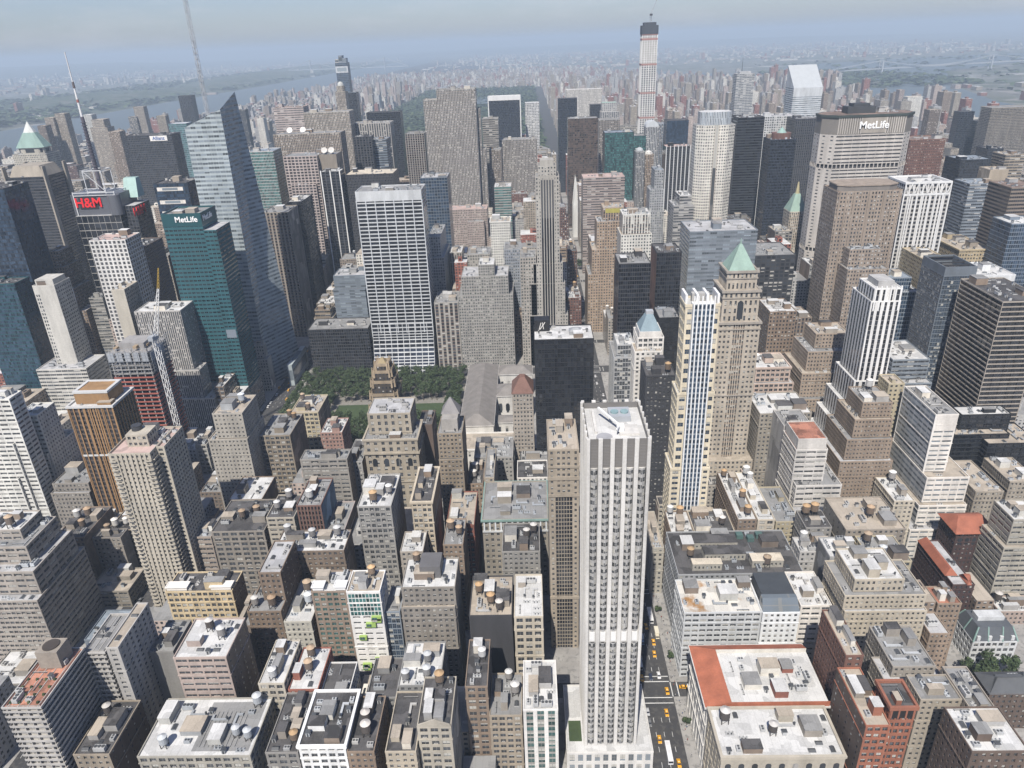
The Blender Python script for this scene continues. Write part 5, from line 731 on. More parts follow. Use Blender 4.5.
REST = [[-71, -57, 790, 803, 110],[269, 279, 328, 353, 28],[-1404, -1361, 2012, 2042, 93],[127, 141, 404, 433, 24],[100, 113, 773, 803, 45],[-839, -803, 1530, 1559, 94],[-292, -266, 563, 591, 13],[100, 126, 1336, 1366, 81],[-86, -48, 1208, 1238, 79],[288, 306, 806, 836, 115],[31, 70, 1015, 1044, 54],[-2, 30, 1015, 1044, 66],[44, 70, 2012, 2042, 69],[13, 60, 1256, 1286, 78],[5, 46, 1095, 1125, 115],[331, 356, 806, 835, 87],[-111, -71, 1047, 1077, 47],[999, 1043, 1899, 1929, 86],[-1107, -1081, 1819, 1848, 39],[-485, -470, 609, 640, 37],[294, 317, 773, 803, 83],[-451, -433, 609, 640, 13],[-1110, -1084, 1851, 1881, 37],[-221, -196, 854, 884, 85],[-132, -87, 971, 997, 77],[-215, -196, 323, 353, 27],[0, 47, 1047, 1077, 77],[-698, -661, 1288, 1318, 45],[-1268, -1237, 2026, 2042, 30],[-660, -635, 1288, 1318, 89],[-122, -77, 1015, 1044, 62],[-107, -92, 371, 400, 44],[-5, 11, 782, 795, 50],[-32, -21, 244, 272, 26],[-539, -515, 644, 675, 26],[11, 52, 1336, 1366, 74],[7, 46, 1899, 1929, 86],[-238, -222, 854, 884, 63],[30, 60, 1819, 1848, 96],[969, 1010, 1819, 1848, 96],[145, 191, 1256, 1270, 77],[1076, 1106, 1979, 2009, 94],[38, 70, 1128, 1157, 80],[25, 55, 1658, 1688, 97],[-24, -8, 210, 240, 14],[-347, -319, 484, 514, 33],[1064, 1098, 2012, 2042, 85],[-168, -149, 454, 481, 38],[-1033, -1008, 1851, 1881, 59],[-292, -266, 946, 964, 64],[24, 59, 1738, 1768, 85],[14, 49, 1369, 1399, 72],[100, 142, 1256, 1286, 82],[100, 147, 1015, 1044, 73],[-1262, -1215, 1819, 1848, 92],[-469, -451, 609, 640, 12],[-1212, -1185, 1932, 1961, 66],[-292, -266, 484, 514, 23],[61, 70, 1530, 1559, 122],[-1307, -1263, 1819, 1848, 72],[-37, -13, 1256, 1286, 75],[47, 70, 451, 481, 43],[-276, -266, 609, 640, 34],[-113, -87, 886, 916, 82],[39, 58, 854, 884, 82],[-1379, -1337, 1899, 1929, 81],[-219, -204, 404, 433, 27],[-534, -515, 1047, 1077, 110],[46, 70, 1095, 1125, 67],[-92, -63, 404, 433, 29],[-238, -219, 404, 433, 41],[-1203, -1171, 1899, 1929, 40],[-1141, -1100, 1979, 2009, 52],[218, 228, 302, 320, 51],[1051, 1076, 1979, 2009, 100],[-77, -60, 806, 836, 75],[-1155, -1108, 1819, 1848, 33],[876, 900, 1610, 1640, 105],[38, 70, 1288, 1318, 67],[-633, -602, 1208, 1238, 38],[851, 900, 1530, 1559, 83],[100, 131, 1738, 1768, 91],[-428, -412, 563, 591, 33],[-54, -15, 1175, 1205, 74],[-238, -192, 1417, 1446, 100],[-1105, -1063, 1771, 1801, 40],[-88, -58, 1336, 1366, 78],[-634, -593, 1256, 1286, 94],[-238, -216, 323, 353, 11],[-485, -454, 967, 997, 117],[203, 228, 1128, 1157, 65],[-196, -169, 854, 884, 106],[-435, -410, 854, 884, 112],[60, 70, 1256, 1286, 69],[-282, -266, 242, 272, 38],[-602, -569, 1175, 1205, 41],[208, 228, 1095, 1125, 87],[36, 51, 806, 836, 44],[1010, 1052, 1819, 1848, 84],[-648, -602, 1175, 1205, 24],[-51, -32, 1128, 1157, 55],[9, 39, 1932, 1961, 82],[175, 202, 1208, 1238, 70],[-485, -473, 644, 675, 27],[405, 426, 532, 560, 40],[163, 174, 451, 468, 34],[133, 174, 1208, 1238, 87],[748, 785, 1128, 1157, 117],[100, 125, 1690, 1720, 60],[-662, -634, 1256, 1286, 25],[958, 992, 1851, 1881, 123],[-28, 8, 1935, 1961, 117],[930, 971, 1417, 1446, 85],[-221, -206, 390, 400, 23],[31, 47, 451, 481, 13],[142, 175, 1136, 1157, 89],[-72, -46, 934, 964, 75],[-1151, -1116, 2012, 2042, 51],[-562, -548, 699, 726, 29],[-437, -415, 699, 726, 38],[-469, -446, 773, 784, 61],[-1444, -1410, 1979, 2009, 57],[100, 133, 1208, 1238, 67],[1098, 1128, 2012, 2042, 49],[-1177, -1147, 1851, 1881, 41],[-310, -266, 1771, 1801, 80],[1016, 1063, 2012, 2042, 89],[-968, -923, 1771, 1801, 104],[970, 995, 1738, 1768, 95],[-292, -266, 1819, 1848, 124],[-457, -435, 854, 884, 69],[452, 479, 1979, 2009, 123],[292, 313, 886, 916, 90],[-3, 38, 1851, 1881, 71],[-77, -69, 242, 272, 35],[-1480, -1435, 2012, 2042, 61],[52, 70, 1336, 1366, 97],[823, 853, 1497, 1527, 89],[-418, -400, 806, 836, 124],[985, 1010, 1530, 1559, 69],[1068, 1094, 1932, 1961, 113],[191, 207, 1272, 1286, 78],[671, 680, 1208, 1238, 110]]
# ------------------------------------------------------------------ the setting
def groundmat(name, cols, scales, rough=.95):
    m = bpy.data.materials.new(name); N = NT(m); geo = N.new('ShaderNodeNewGeometry').outputs['Position']
    a, b = N.noise(scales[0], geo, 8), N.noise(scales[1], geo, 6)
    c = N.mix(N.ramp(a, .40, .60), cols[0], cols[1]); c = N.mix(N.ramp(b, .52, .62), c, cols[2])
    if len(cols) > 3: c = N.mix(N.ramp(N.noise(scales[1]*.37, geo, 7), .60, .68), c, cols[3])
    N.link(c, N.b.inputs['Base Color']); N.b.inputs['Roughness'].default_value = rough; return m
g = MB(); g.quad((-45000, -3000, -6), (45000, -3000, -6), (45000, 45000, -6), (-45000, 45000, -6))
struct('ground', g, groundmat('land', ((.07, .085, .055), (.13, .13, .115), (.21, .20, .185), (.36, .35, .33)), (.0011, .006)))
def water_mat():
    m = bpy.data.materials.new('water'); N = NT(m); N.b.inputs['Base Color'].default_value = (.10, .125, .135, 1); N.b.inputs['Roughness'].default_value = .55
    bp = N.new('ShaderNodeBump'); bp.inputs['Strength'].default_value = .3; geo = N.new('ShaderNodeNewGeometry').outputs['Position']
    N.link(N.noise(.04, geo, 6), bp.inputs['Height']); N.link(bp.outputs[0], N.b.inputs['Normal']); return m
WM = water_mat()
def sheet(name, pts, z, m, kind='structure'):
    b = MB(); b.ngon([(x, y, z) for x, y in pts]); return struct(name, b, m, kind)
sheet('river', [(-2800, -2500), (-1840, -2500), (-1840, 9000), (-1950, 16000), (-2700, 24000), (-4200, 24000), (-3100, 16000), (-2800, 9000)], -5, WM)
sheet('river', [(1200, -2500), (1900, -2500), (1900, 1500), (2080, 2900), (2200, 3700), (2600, 4900), (3300, 6300), (4700, 7500), (9500, 8300), (9500, 9600), (4400, 9300), (2700, 8300), (2100, 6700), (1500, 7900), (-400, 11300), (-500, 11000), (1200, 7500), (1830, 5300), (1780, 4200), (1640, 3000), (1350, 1500), (1200, 0)], -4.6, WM)
ASPH = groundmat('asphalt', ((.044, .044, .046), (.058, .057, .057), (.075, .073, .07)), (.05, .35))
b = MB(); MP = [(-1845, -2000), (1300, -2000), (1345, 1500), (1635, 3000), (1775, 4200), (1825, 5300), (1190, 7500), (-510, 11000), (-900, 15000), (-1940, 15900), (-1845, 9000)]
b.loft(MP, -6.5, MP, 0.0); struct('road', b, ASPH)
ISL = [(2150, 4700), (2450, 5600), (2900, 6400), (2500, 7300), (2150, 6300), (2000, 5300)]
b = MB(); b.loft(ISL, -6.2, ISL, -3.5); struct('island_ground', b, groundmat('island', ((.06, .085, .04), (.10, .10, .075), (.16, .15, .13)), (.004, .02)))
AV = [(-1870, 14), (-1597, 10), (-1322, 10), (-1048, 10), (-774, 10), (-500, 10), (-252, 10), (79, 9.0), (240, 7), (385, 15), (545, 7), (695, 10), (915, 10), (1143, 10), (1330, 8)]
ST = [-62, 26, 115, 203, 292, 380, 469, 558, 646, 735]+[735+82*k for k in range(1, 17)]
pv = MB()
for k in range(len(ST)-1):
    for a in range(len(AV)-1):
        xa, xb = AV[a][0]+AV[a][1], AV[a+1][0]-AV[a+1][1]; ya, yb = ST[k]+(9 if ST[k] in (26, 735) else 5.2), ST[k+1]-(9 if ST[k+1] == 735 else 5.2)
        if xa > -243 and xb < 80 and ST[k] in (558, 646):
            if ST[k] == 646: continue
            yb = 735-9
        pv.box(xa, xb, ya, yb, 0, .15)
struct('pavement', pv, groundmat('concrete_paving', ((.26, .25, .235), (.33, .32, .30), (.21, .205, .195)), (.08, .4)))
# painted markings on the avenue
mk = MB(); z = .004
def stripe(x0, x1, y0, y1): mk.quad((x0, y0, z), (x1, y0, z), (x1, y1, z), (x0, y1, z))
for k in range(1, 14):
    for dy in (-9.3, -5.6, 5.6, 9.3): stripe(70.6, 87.4, ST[k]+dy-.28, ST[k]+dy+.28)
    for dx in (-12.4, -8.9, 8.9, 12.4): stripe(79+dx-.25, 79+dx+.25, ST[k]-5, ST[k]+5)
    for lx in (74.8, 79.0, 83.2):
        y = ST[k]+13
        while y < ST[k+1]-13: stripe(lx-.11, lx+.11, y, y+3.2); y += 9
    for lx in (-259.5, -254.5, -249.5, -244.5):
        y = ST[k]+13
        while y < ST[k+1]-13: stripe(lx-.11, lx+.11, y, y+3.2); y += 9
struct('road_markings', mk, plain('road_paint', (.62, .62, .60), .8, .3))
# hills beyond the river and along the horizon
def hills(x0, x1, y0, y1, h, nx, ny, seed):
    rg = random.Random(seed); m = MB(); ph = [rg.uniform(0, 6) for _ in range(8)]
    def H(i, j):
        u, v = i/nx, j/ny
        e = min(1, 4*min(u, 1-u))*min(1, 6*min(v, 1-v))
        return -7+h*e*(.62+.2*math.sin(u*5+ph[0]+v*9)+.14*math.sin(v*23+ph[1])+.1*math.sin(u*17+v*31+ph[2]))
    P = lambda i, j: (x0+(x1-x0)*i/nx, y0+(y1-y0)*j/ny, H(i, j))
    for i in range(nx):
        for j in range(ny): m.quad(P(i, j), P(i+1, j), P(i+1, j+1), P(i, j+1))
    return m
HM = groundmat('wooded_hills', ((.035, .055, .028), (.06, .075, .04), (.12, .12, .10)), (.003, .012))
struct('hills', hills(-4300, -2820, 4500, 19000, 92, 10, 60, 1), HM)
struct('hills', hills(-26000, -9000, 16000, 32000, 190, 24, 12, 2), HM)
struct('hills', hills(-6000, 16000, 26000, 40000, 130, 30, 8, 3), HM)
# ------------------------------------------------------------------ far city, one mass (past the first three hundred buildings)
FARM = [facade(c, 'dark', .5, .5) for c in ('pinkstone', 'tan', 'brown', 'ltgrey', 'redbrick', 'whitewarm', 'greybrown')]
def mass(name, spots):
    m = MB(); n = len(FARM)
    for x0, x1, y0, y1, h, c in spots:
        A = rect(x0, x1, y0, y1)
        for k in range(4): face_uv(m, A[k], A[(k+1) % 4], -5, h, 3.4, 3.4, c % n)
        m.quad(*[(*p, h) for p in A], n+c % 3)
        if h > 30: m.box(x0+(x1-x0)*.3, x0+(x1-x0)*.6, y0+(y1-y0)*.3, y0+(y1-y0)*.65, h, h+5, c % n)
    o = m.build(name, FARM+[roofmat('grey'), roofmat('white'), roofmat('tan')]); o['kind'] = 'stuff'; return o
rf = random.Random(5); sp = [(*q[:4], q[4], rf.randint(0, 6)) for q in REST]
mass('midtown_blocks', sp)
sp = []
yy = 2066
while yy < 9500:
    step = 62
    for a in range(-1830, 1800, 31):
        e = 1300+min(1, max(0, (yy-1500)/1500))*300+ (150 if yy > 4000 else 0)
        if yy > 5300: e = 1825-(yy-5300)*.29
        if a > e-60: continue
        if -760 < a < 95 and yy < 6160: continue
        p = rf.random(); side = a > 95
        big = (yy < 5200 and side) or (yy < 5600 and -1000 < a < -740)
        h = rf.uniform(14, 34) if p < .52 else (rf.uniform(35, 75) if p < .86 else rf.uniform(70, 135))
        if not big: h = rf.uniform(12, 30) if p < .8 else rf.uniform(30, 75)
        if yy > 6200: h *= .8
        wd = rf.uniform(14, 30); sp.append((a+rf.uniform(0, 8), a+wd, yy+rf.uniform(6, 10), yy+rf.uniform(28, 52), h, rf.randint(0, 6)))
    yy += step
mass('uptown_blocks', sp)
sp = []
for _ in range(6500):
    t = rf.random()
    if t < .45: x, y = rf.uniform(2300, 9000), rf.uniform(3600, 16000)
    elif t < .75: x, y = rf.uniform(-1500, 8000), rf.uniform(9800, 22000)
    else: x, y = rf.uniform(-11000, -2900), rf.uniform(2800, 20000)
    if t < .45 and (2000 < x < 4900 and 4600 < y < 9000 or y > 7300): continue
    p = rf.random(); s = rf.uniform(14, 40) if p > .06 else rf.uniform(80, 220)
    h = rf.uniform(8, 20) if p < .91 else rf.uniform(35, 80)
    sp.append((x, x+s, y, y+rf.uniform(20, 80), h if p > .06 else 12, rf.choice((5, 5, 3, 1, 4, 0))))
mass('far_borough_blocks', sp)
# woods of the great park far up town, and of the far shores
LEAF = [plain('leaf_dark', (.030, .052, .020), .8, .3), plain('leaf_mid', (.050, .078, .030), .8, .3), plain('leaf_light', (.080, .108, .042), .8, .3)]
def wood(name, n, region, smin, smax, hmin, hmax):
    m = MB(); rw = random.Random(len(name)*7)
    for _ in range(n):
        x, y = region(rw)
        s, h = rw.uniform(smin, smax), rw.uniform(hmin, hmax)
        for q in range(5):
            a = rw.uniform(0, 6.28); dx, dy = math.cos(a)*s*.5, math.sin(a)*s*.5; cx_, cy_, cz = x+rw.uniform(-s, s)*.6, y+rw.uniform(-s, s)*.6, h*rw.uniform(.35, 1)
            tz = rw.uniform(-.5, .5)*s*.5
            m.quad((cx_-dx, cy_-dy, cz-tz), (cx_+dy, cy_-dx, cz-tz*.3), (cx_+dx, cy_+dy, cz+tz), (cx_-dy, cy_+dx, cz+tz*.4), rw.choice((0, 0, 1, 1, 2)))
    o = m.build(name, LEAF); o['kind'] = 'stuff'
sheet('park_ground', [(-745, 2068), (72, 2068), (72, 6145), (-745, 6145)], .16, groundmat('park_turf', ((.045, .07, .028), (.07, .10, .04), (.11, .13, .06)), (.006, .03)))
wood('park_woodland', 6500, lambda r: (r.uniform(-740, 68), r.uniform(2075, 6140)), 9, 20, 7, 20)
sheet('park_lake', [(-420, 4500), (-150, 4450), (-60, 4650), (-110, 5000), (-380, 5020), (-470, 4750)], 14.0, WM)
wood('shore_woodland', 3000, lambda r: (r.uniform(-4600, -2830), r.uniform(3000, 15000)), 25, 60, 12, 34)
wood('island_woodland', 1200, lambda r: (r.uniform(2050, 2900), r.uniform(4800, 7000)) if r.random() < .4 else (r.uniform(2400, 9000), r.uniform(3400, 9000)), 20, 50, 6, 16)

# ------------------------------------------------------------------ special shapes; each works on the building's root in local coordinates
def pyramid(root, x0, x1, y0, y1, z0, z1, c, name='pyramid_roof', top=.06):
    m = MB(); cx_, cy_ = (x0+x1)/2, (y0+y1)/2; a, b_ = (x1-x0)/2*top, (y1-y0)/2*top
    m.loft(rect(x0, x1, y0, y1), z0, rect(cx_-a, cx_+a, cy_-b_, cy_+b_), z1); return m.build(name, plain('roof_paint_%s' % (c,), c, .7, .25), root)
def ribs(root, x0, x1, y, z0, z1, n, w_, d, mat, name='pier', axis='x', ends=True):
    """a row of upright piers on one face, each a part"""
    for i in range(n):
        t = i/(n-1) if ends else (i+.5)/n; m = MB(); p = x0+(x1-x0)*t
        if axis == 'x': m.box(p-w_/2, p+w_/2, y-d, y+.05, z0, z1)
        else: m.box(y-.05 if d > 0 else y+d, y+d if d > 0 else y+.05, p-w_/2, p+w_/2, z0, z1)
        m.build(name, mat, root)
def wall_poly(root, P, z0, z1, mat, bw, fh, name='wall', cap=True, capmat=None):
    m = MB()
    for k in range(len(P)): face_uv(m, P[k], P[(k+1) % len(P)], z0, z1, bw, fh)
    if cap: m.ngon([(*p, z1) for p in P], 1)
    return m.build(name, [mat, capmat or roofmat('grey')], root)
def octo(cx_, cy_, a, b_, k=.3): return [(cx_-a*(1-k), cy_-b_), (cx_+a*(1-k), cy_-b_), (cx_+a, cy_-b_*(1-k)), (cx_+a, cy_+b_*(1-k)), (cx_+a*(1-k), cy_+b_), (cx_-a*(1-k), cy_+b_), (cx_-a, cy_+b_*(1-k)), (cx_-a, cy_-b_*(1-k))]
def dome(root, x, y, r, z, h, mat, name='dome', n=14):
    m = MB(); L = 5
    for i in range(L):
        a, b_ = math.pi/2*i/L, math.pi/2*(i+1)/L; m.cyl(x, y, r*math.cos(a), z+h*math.sin(a), z+h*math.sin(b_), n, max(.02, r*math.cos(b_)), cap=False)
    return m.build(name, mat, root, True)
def mast(root, x, y, z0, z1, r, mat, name='mast', n=6):
    m = MB(); m.cyl(x, y, r, z0, z1, n, r*.3); return m.build(name, mat, root)
WHT, STEEL, DARK = plain('white_paint', (.74, .74, .72), .6, .12), plain('grey_steel', (.36, .38, .40), .5, .15), plain('dark_steel', (.05, .052, .058), .6, .2)
COPPER = (.25, .355, .30); RED = plain('red_sign', (.78, .02, .025), .5, .05)
def lattice(m, x, y, z0, z1, s, t=.14, step=3.0):
    for sx in (-1, 1):
        for sy in (-1, 1): m.bar((x+sx*s, y+sy*s, z0), (x+sx*s, y+sy*s, z1), t)
    zz = z0; f = 1
    while zz < z1-.1:
        z2 = min(z1, zz+step)
        for (a, b_) in (((-1, -1), (1, -1)), ((1, -1), (1, 1)), ((1, 1), (-1, 1)), ((-1, 1), (-1, -1))):
            p, q = (a, b_) if f > 0 else (b_, a); m.bar((x+p[0]*s, y+p[1]*s, zz), (x+q[0]*s, y+q[1]*s, z2), t*.7)
        zz = z2; f = -f
def lattice_boom(m, a, b_, s, t=.1, n=12):
    a, b_ = Vector(a), Vector(b_); d = (b_-a).normalized(); u = d.cross(Vector((0, 0, 1))).normalized()*s; v = u.cross(d).normalized()*s
    C4 = [u+v, u-v, -u-v, -u+v]
    for c in C4: m.bar(a+c, b_+c*.4, t)
    for i in range(n):
        p, q = a+(b_-a)*(i/n), a+(b_-a)*((i+1)/n); k0, k1 = 1-.6*i/n, 1-.6*(i+1)/n
        for j in range(4): m.bar(p+C4[j]*k0, q+C4[(j+1) % 4]*k1, t*.7)
def S_fifth400(r, B, o):
    x0, x1, y0, y1, H = B[0]; zb = 14; zm = 84.0; zt = H-14
    st = wallmat('whitestone'); xs = [x0+.6+(x1-x0-1.2)*i/5 for i in range(6)]
    core = MB(); win = []
    for (za, zz, hh) in ((zb, zm-3.5, .66), (zm+3.5, zt, .58)):
        for i in range(5):
            a, b_ = xs[i]+.9, xs[i+1]-.9; mid = (a+b_)/2
            for (p, q) in (((a, y0+.5), (a+1.2, y0-.25)), ((a+1.2, y0-.25), (b_-1.2, y0-.25)), ((b_-1.2, y0-.25), (b_, y0+.5))):
                face_geo(core, win, p, q, za, zz, 1.7, 3.55, .86, hh, depth=.1, mgn=.05)
            if hh < .6: core.ngon([(a, y0+.5, zz), (a+1.2, y0-.25, zz), (b_-1.2, y0-.25, zz), (b_, y0+.5, zz)], 1)
        for (p, q) in (((x1-.5, y0), (x1-.5, y1)), ((x1, y1-.5), (x0, y1-.5)), ((x0+.5, y1), (x0+.5, y0))): face_geo(core, win, p, q, za, zz, 2.6, 3.55, .78, hh, depth=.12, mgn=.05)
    core.box(x0+.5, x1-.5, y0+.35, y1-.5, zm-3.5, zm+3.5, 1)
    core.quad((x0+.5, y0+.5, zt), (x1-.5, y0+.5, zt), (x1-.5, y1-.5, zt), (x0+.5, y1-.5, zt), 1)
    core.build('wall', [wallmat('ltgrey'), st], r)
    add_windows(win, 'dark', r, True)
    lv = MB(); mg = .75
    lv.box(x0+mg, x1-mg, y0+mg, y1-mg, zt, H-.6, 0, top=False)
    for i in range(14): lv.box(x0+mg-.06, x1-mg+.06, y0+mg-.06, y1-mg+.06, zt+1.5+i*.68, zt+1.62+i*.68, 1)
    lv.build('louvre_screen', [plain('louvre', (.17, .163, .155), .6, .1), plain('louvre_edge', (.24, .23, .22), .6, .1)], r)
    rf_ = MB(); rf_.quad((x0+mg, y0+mg, H-3.4), (x1-mg, y0+mg, H-3.4), (x1-mg, y1-mg, H-3.4), (x0+mg, y1-mg, H-3.4)); rf_.build('roof', roofmat('white'), r)
    for i in range(6):
        wd = 1.7 if 0 < i < 5 else 1.3
        for yy_, d in ((y0, -1), (y1, 1)):
            m = MB(); m.box(xs[i]-wd/2, xs[i]+wd/2, min(yy_, yy_+d*.7), max(yy_, yy_+d*.7)+(.0), zb, H-14.01); m.box(xs[i]-wd/2, xs[i]+wd/2, min(yy_+d*.7, yy_-d*.55), max(yy_+d*.7, yy_-d*.55), zt, H); m.build('pier', st, r)
    n = 7
    for i in range(n):
        yy_ = y0+1.2+(y1-y0-2.4)*i/(n-1)
        for xx, d in ((x0, -1), (x1, 1)):
            m = MB(); m.box(min(xx-d*.5, xx+d*.45), max(xx-d*.5, xx+d*.45), yy_-.65, yy_+.65, zb, zt); m.box(min(xx+d*.45, xx-d*.55), max(xx+d*.45, xx-d*.55), yy_-.65, yy_+.65, zt+.01, H-.05); m.build('pier', st, r)
    for i in range(5):
        m = MB(); m.box(xs[i]+1.2, xs[i+1]-1.2, y0+.12, y0+.34, zm-2.6, zm+2.6); m.build('mechanical_panel', WHT, r)
    # sunken roof plant
    zr = H-3.4
    m = MB(); m.box(x0+11, x0+20, y0+20, y0+29, zr, zr+2.6); m.cyl(x0+13.4, y0+24, 1.7, zr+2.6, zr+3.3, 14, m=1); m.cyl(x0+17.6, y0+24, 1.7, zr+2.6, zr+3.3, 14, m=1); m.build('cooling_tower', [STEEL, plain('fan_teal', (.22, .32, .33), .6)], r)
    m = MB(); m.cyl(x0+7.5, y0+5.5, 3.3, zr, zr+1.2, 18); m.build('round_tank_cover', plain('grey_dome', (.34, .34, .35), .6), r)
    m = MB(); m.box(x0+4, x0+5, y0+10, y0+30, zr, zr+1.2); m.box(x0+14, x0+22, y0+8, y0+16, zr, zr+1.0); m.build('parapet_wall', st, r)
    m = MB(); m.box(x0+13, x0+16, y0+9.5, y0+12.5, zr+1, zr+3.5); m.bar((x0+14.5, y0+11, zr+3), (x0+6.5, y0+24, zr+5), .55); m.bar((x0+14.5, y0+11, zr+3), (x0+12.5, y0+6.5, zr+4), .4); m.build('window_washing_crane', WHT, r)
    # podium with terraces
    px0, px1, py0, py1 = x0-9, x1+8, y0-5, y1+3
    pod = MB(); w2 = []
    P = rect(px0, px1, py0, py1); P2 = rect(px0, x0-.05, py0, py1)
    for k in range(4): face_geo(pod, w2, P[k], P[(k+1) % 4], 0, zb, 4.2, 7, .6, .7)
    pod.build('podium_wall', [st, st], r); add_windows(w2, 'greyglass', r, False)
    flat_roof(r, (px0, px1, py0, py1, zb), 'white', 'whitestone', {})
    m = MB(); m.box(px0+1.5, x0-1.2, y0+2, y0+14, zb-.5, zb-.1); m.build('roof_garden', LEAF[1], r)
def S_tangrid(r, B, o):
    x0, x1, y0, y1, H = B[0]; win = []; m = MB(); w_ = x1-x0
    a, b_ = x0+w_*.22, x1-w_*.22; zt = H*.80
    for p, q in (((x0, y0), (a, y0)), ((b_, y0), (x1, y0))): face_geo(m, win, p, q, 0, H, 3.2, 3.6, .42, .5)
    for zc in (zt, zt*.36): m.box(x0-.3, x1+.3, y0-.5, y0, zc-1.6, zc+.2)
    m.box(x0-.35, x1+.35, y0-.45, y0, H*.865, H*.88); m.box(x0-.35, x1+.35, y0-.45, y0, H*.92, H*.93)
    face_geo(m, win, (a, y0), (b_, y0), zt+.3, H, 2.9, 3.6, .5, .5)
    for p, q in (((x1, y0), (x1, y1)), ((x0, y1), (x0, y0))): face_geo(m, win, p, q, 0, H, 3.2, 3.6, .42, .5)
    m.quad((x1, y1, 0), (x0, y1, 0), (x0, y1, H), (x1, y1, H))
    m.build('wall', wallmat('tan'), r); add_windows(win, 'dark', r, True)
    wg = MB(); wg.quad((a, y0+.5, 0), (b_, y0+.5, 0), (b_, y0+.5, zt-1.6), (a, y0+.5, zt-1.6)); e = wg.build('window_grid', panemat('blackglass'), r)
    nb = 6
    for i in range(1, nb): 
        f = MB(); xx = a+(b_-a)*i/nb; f.box(xx-.13, xx+.13, y0+.2, y0+.5, 0, zt-1.6); f.build('mullion', wallmat('tan'), e)
    f = MB(); zz = 2.4
    while zz < zt-3: f.box(a, b_, y0+.28, y0+.5, zz-.16, zz+.16); zz += 2.7
    f.build('transom', wallmat('tan'), e)
    flat_roof(r, (x0, x1, y0, y1, H), 'tan', 'tan', {}); roof_stuff(r, (x0, x1, y0, y1, H-.55), dict(bk=2, ac=3), 'tan')
def S_creamtower(r, B, o):
    x0, x1, y0, y1, H = B[0]; xm = x0+(x1-x0)*.83; ys = y0+7.5
    A = [((x0, xm, y0, y1), 0), ((xm+.02, x1, ys, y1), 1)]; win = []; m = MB()
    for p, q in (((x0, y0), (xm, y0)), ((xm, y0), (xm, ys)), ((xm, ys), (x1, ys)), ((x1, ys), (x1, y1)), ((x1, y1), (x0, y1)), ((x0, y1), (x0, y0))): face_geo(m, win, p, q, 0, H, 2.9, 3.0, .62, .56, mgn=1.0)
    m.build('wall', [wallmat('cream'), wallmat('brown')], r); add_windows(win, 'dark', r, True)
    f = MB(); f.quad((x0, y0, H-.5), (xm, y0, H-.5), (xm, y1, H-.5), (x0, y1, H-.5)); f.quad((xm, ys, H-.5), (x1, ys, H-.5), (x1, y1, H-.5), (xm, y1, H-.5)); f.build('roof', roofmat('pink'), r)
    p_ = MB(); ring(p_, x0, xm, y0, y1, H-.6, H+.8); ring(p_, xm+.3, x1, ys, y1, H-.6, H+.78); p_.build('parapet', wallmat('cream'), r)
    for px_, d in ((x0+2.2, 'c'), (xm-1.6, 'c')):
        for k in range(2, int(H/3.0)):
            s = MB(); z = k*3.0; s.box(px_-1.9, px_+1.9, y0-1.2, y0-.02, z, z+.22, bottom=True); s.box(px_-1.9, px_+1.9, y0-1.2, y0-1.05, z+.22, z+1.0); s.build('balcony', wallmat('cream'), r)
    for k in range(2, int(H/3.0)):
        s = MB(); z = k*3.0; s.box(xm+.05, xm+1.5, y0+1, y0+6.5, z, z+.22, bottom=True); s.box(xm+1.35, xm+1.5, y0+1, y0+6.5, z+.22, z+1.0); s.build('balcony', wallmat('cream'), r)
    n = 6
    for i in range(n+1):
        s = MB(); xx = x0+5+(xm-x0-8)*i/n; s.box(xx-.35, xx+.35, y0-.55, y0+.02, 0, H+.3); s.build('pier', wallmat('cream'), r)
    b2 = MB(); w3 = []
    bx = (x0+7, x0+20, y0+10, y0+22)
    for p, q in zip(rect(*bx), rect(*bx)[1:]+rect(*bx)[:1]): face_geo(b2, w3, p, q, H-.5, H+7.5, 3, 3.6, .6, .5)
    b2.ngon([(*p, H+7.5) for p in rect(*bx)]); e = b2.build('penthouse', [wallmat('cream'), wallmat('brown')], r); add_windows(w3, 'dark', e, False)
    d = MB(); d.cyl(bx[0]+4, bx[2]+7, 3.0, H+7.5, H+10.5, 14); d.build('round_tank', DARK, r); roof_stuff(r, (x0, x1, ys+2, y1, H-.5), dict(bk=1, ac=3), 'cream', [(bx[0]-1, bx[1]+1, bx[2], bx[3])])
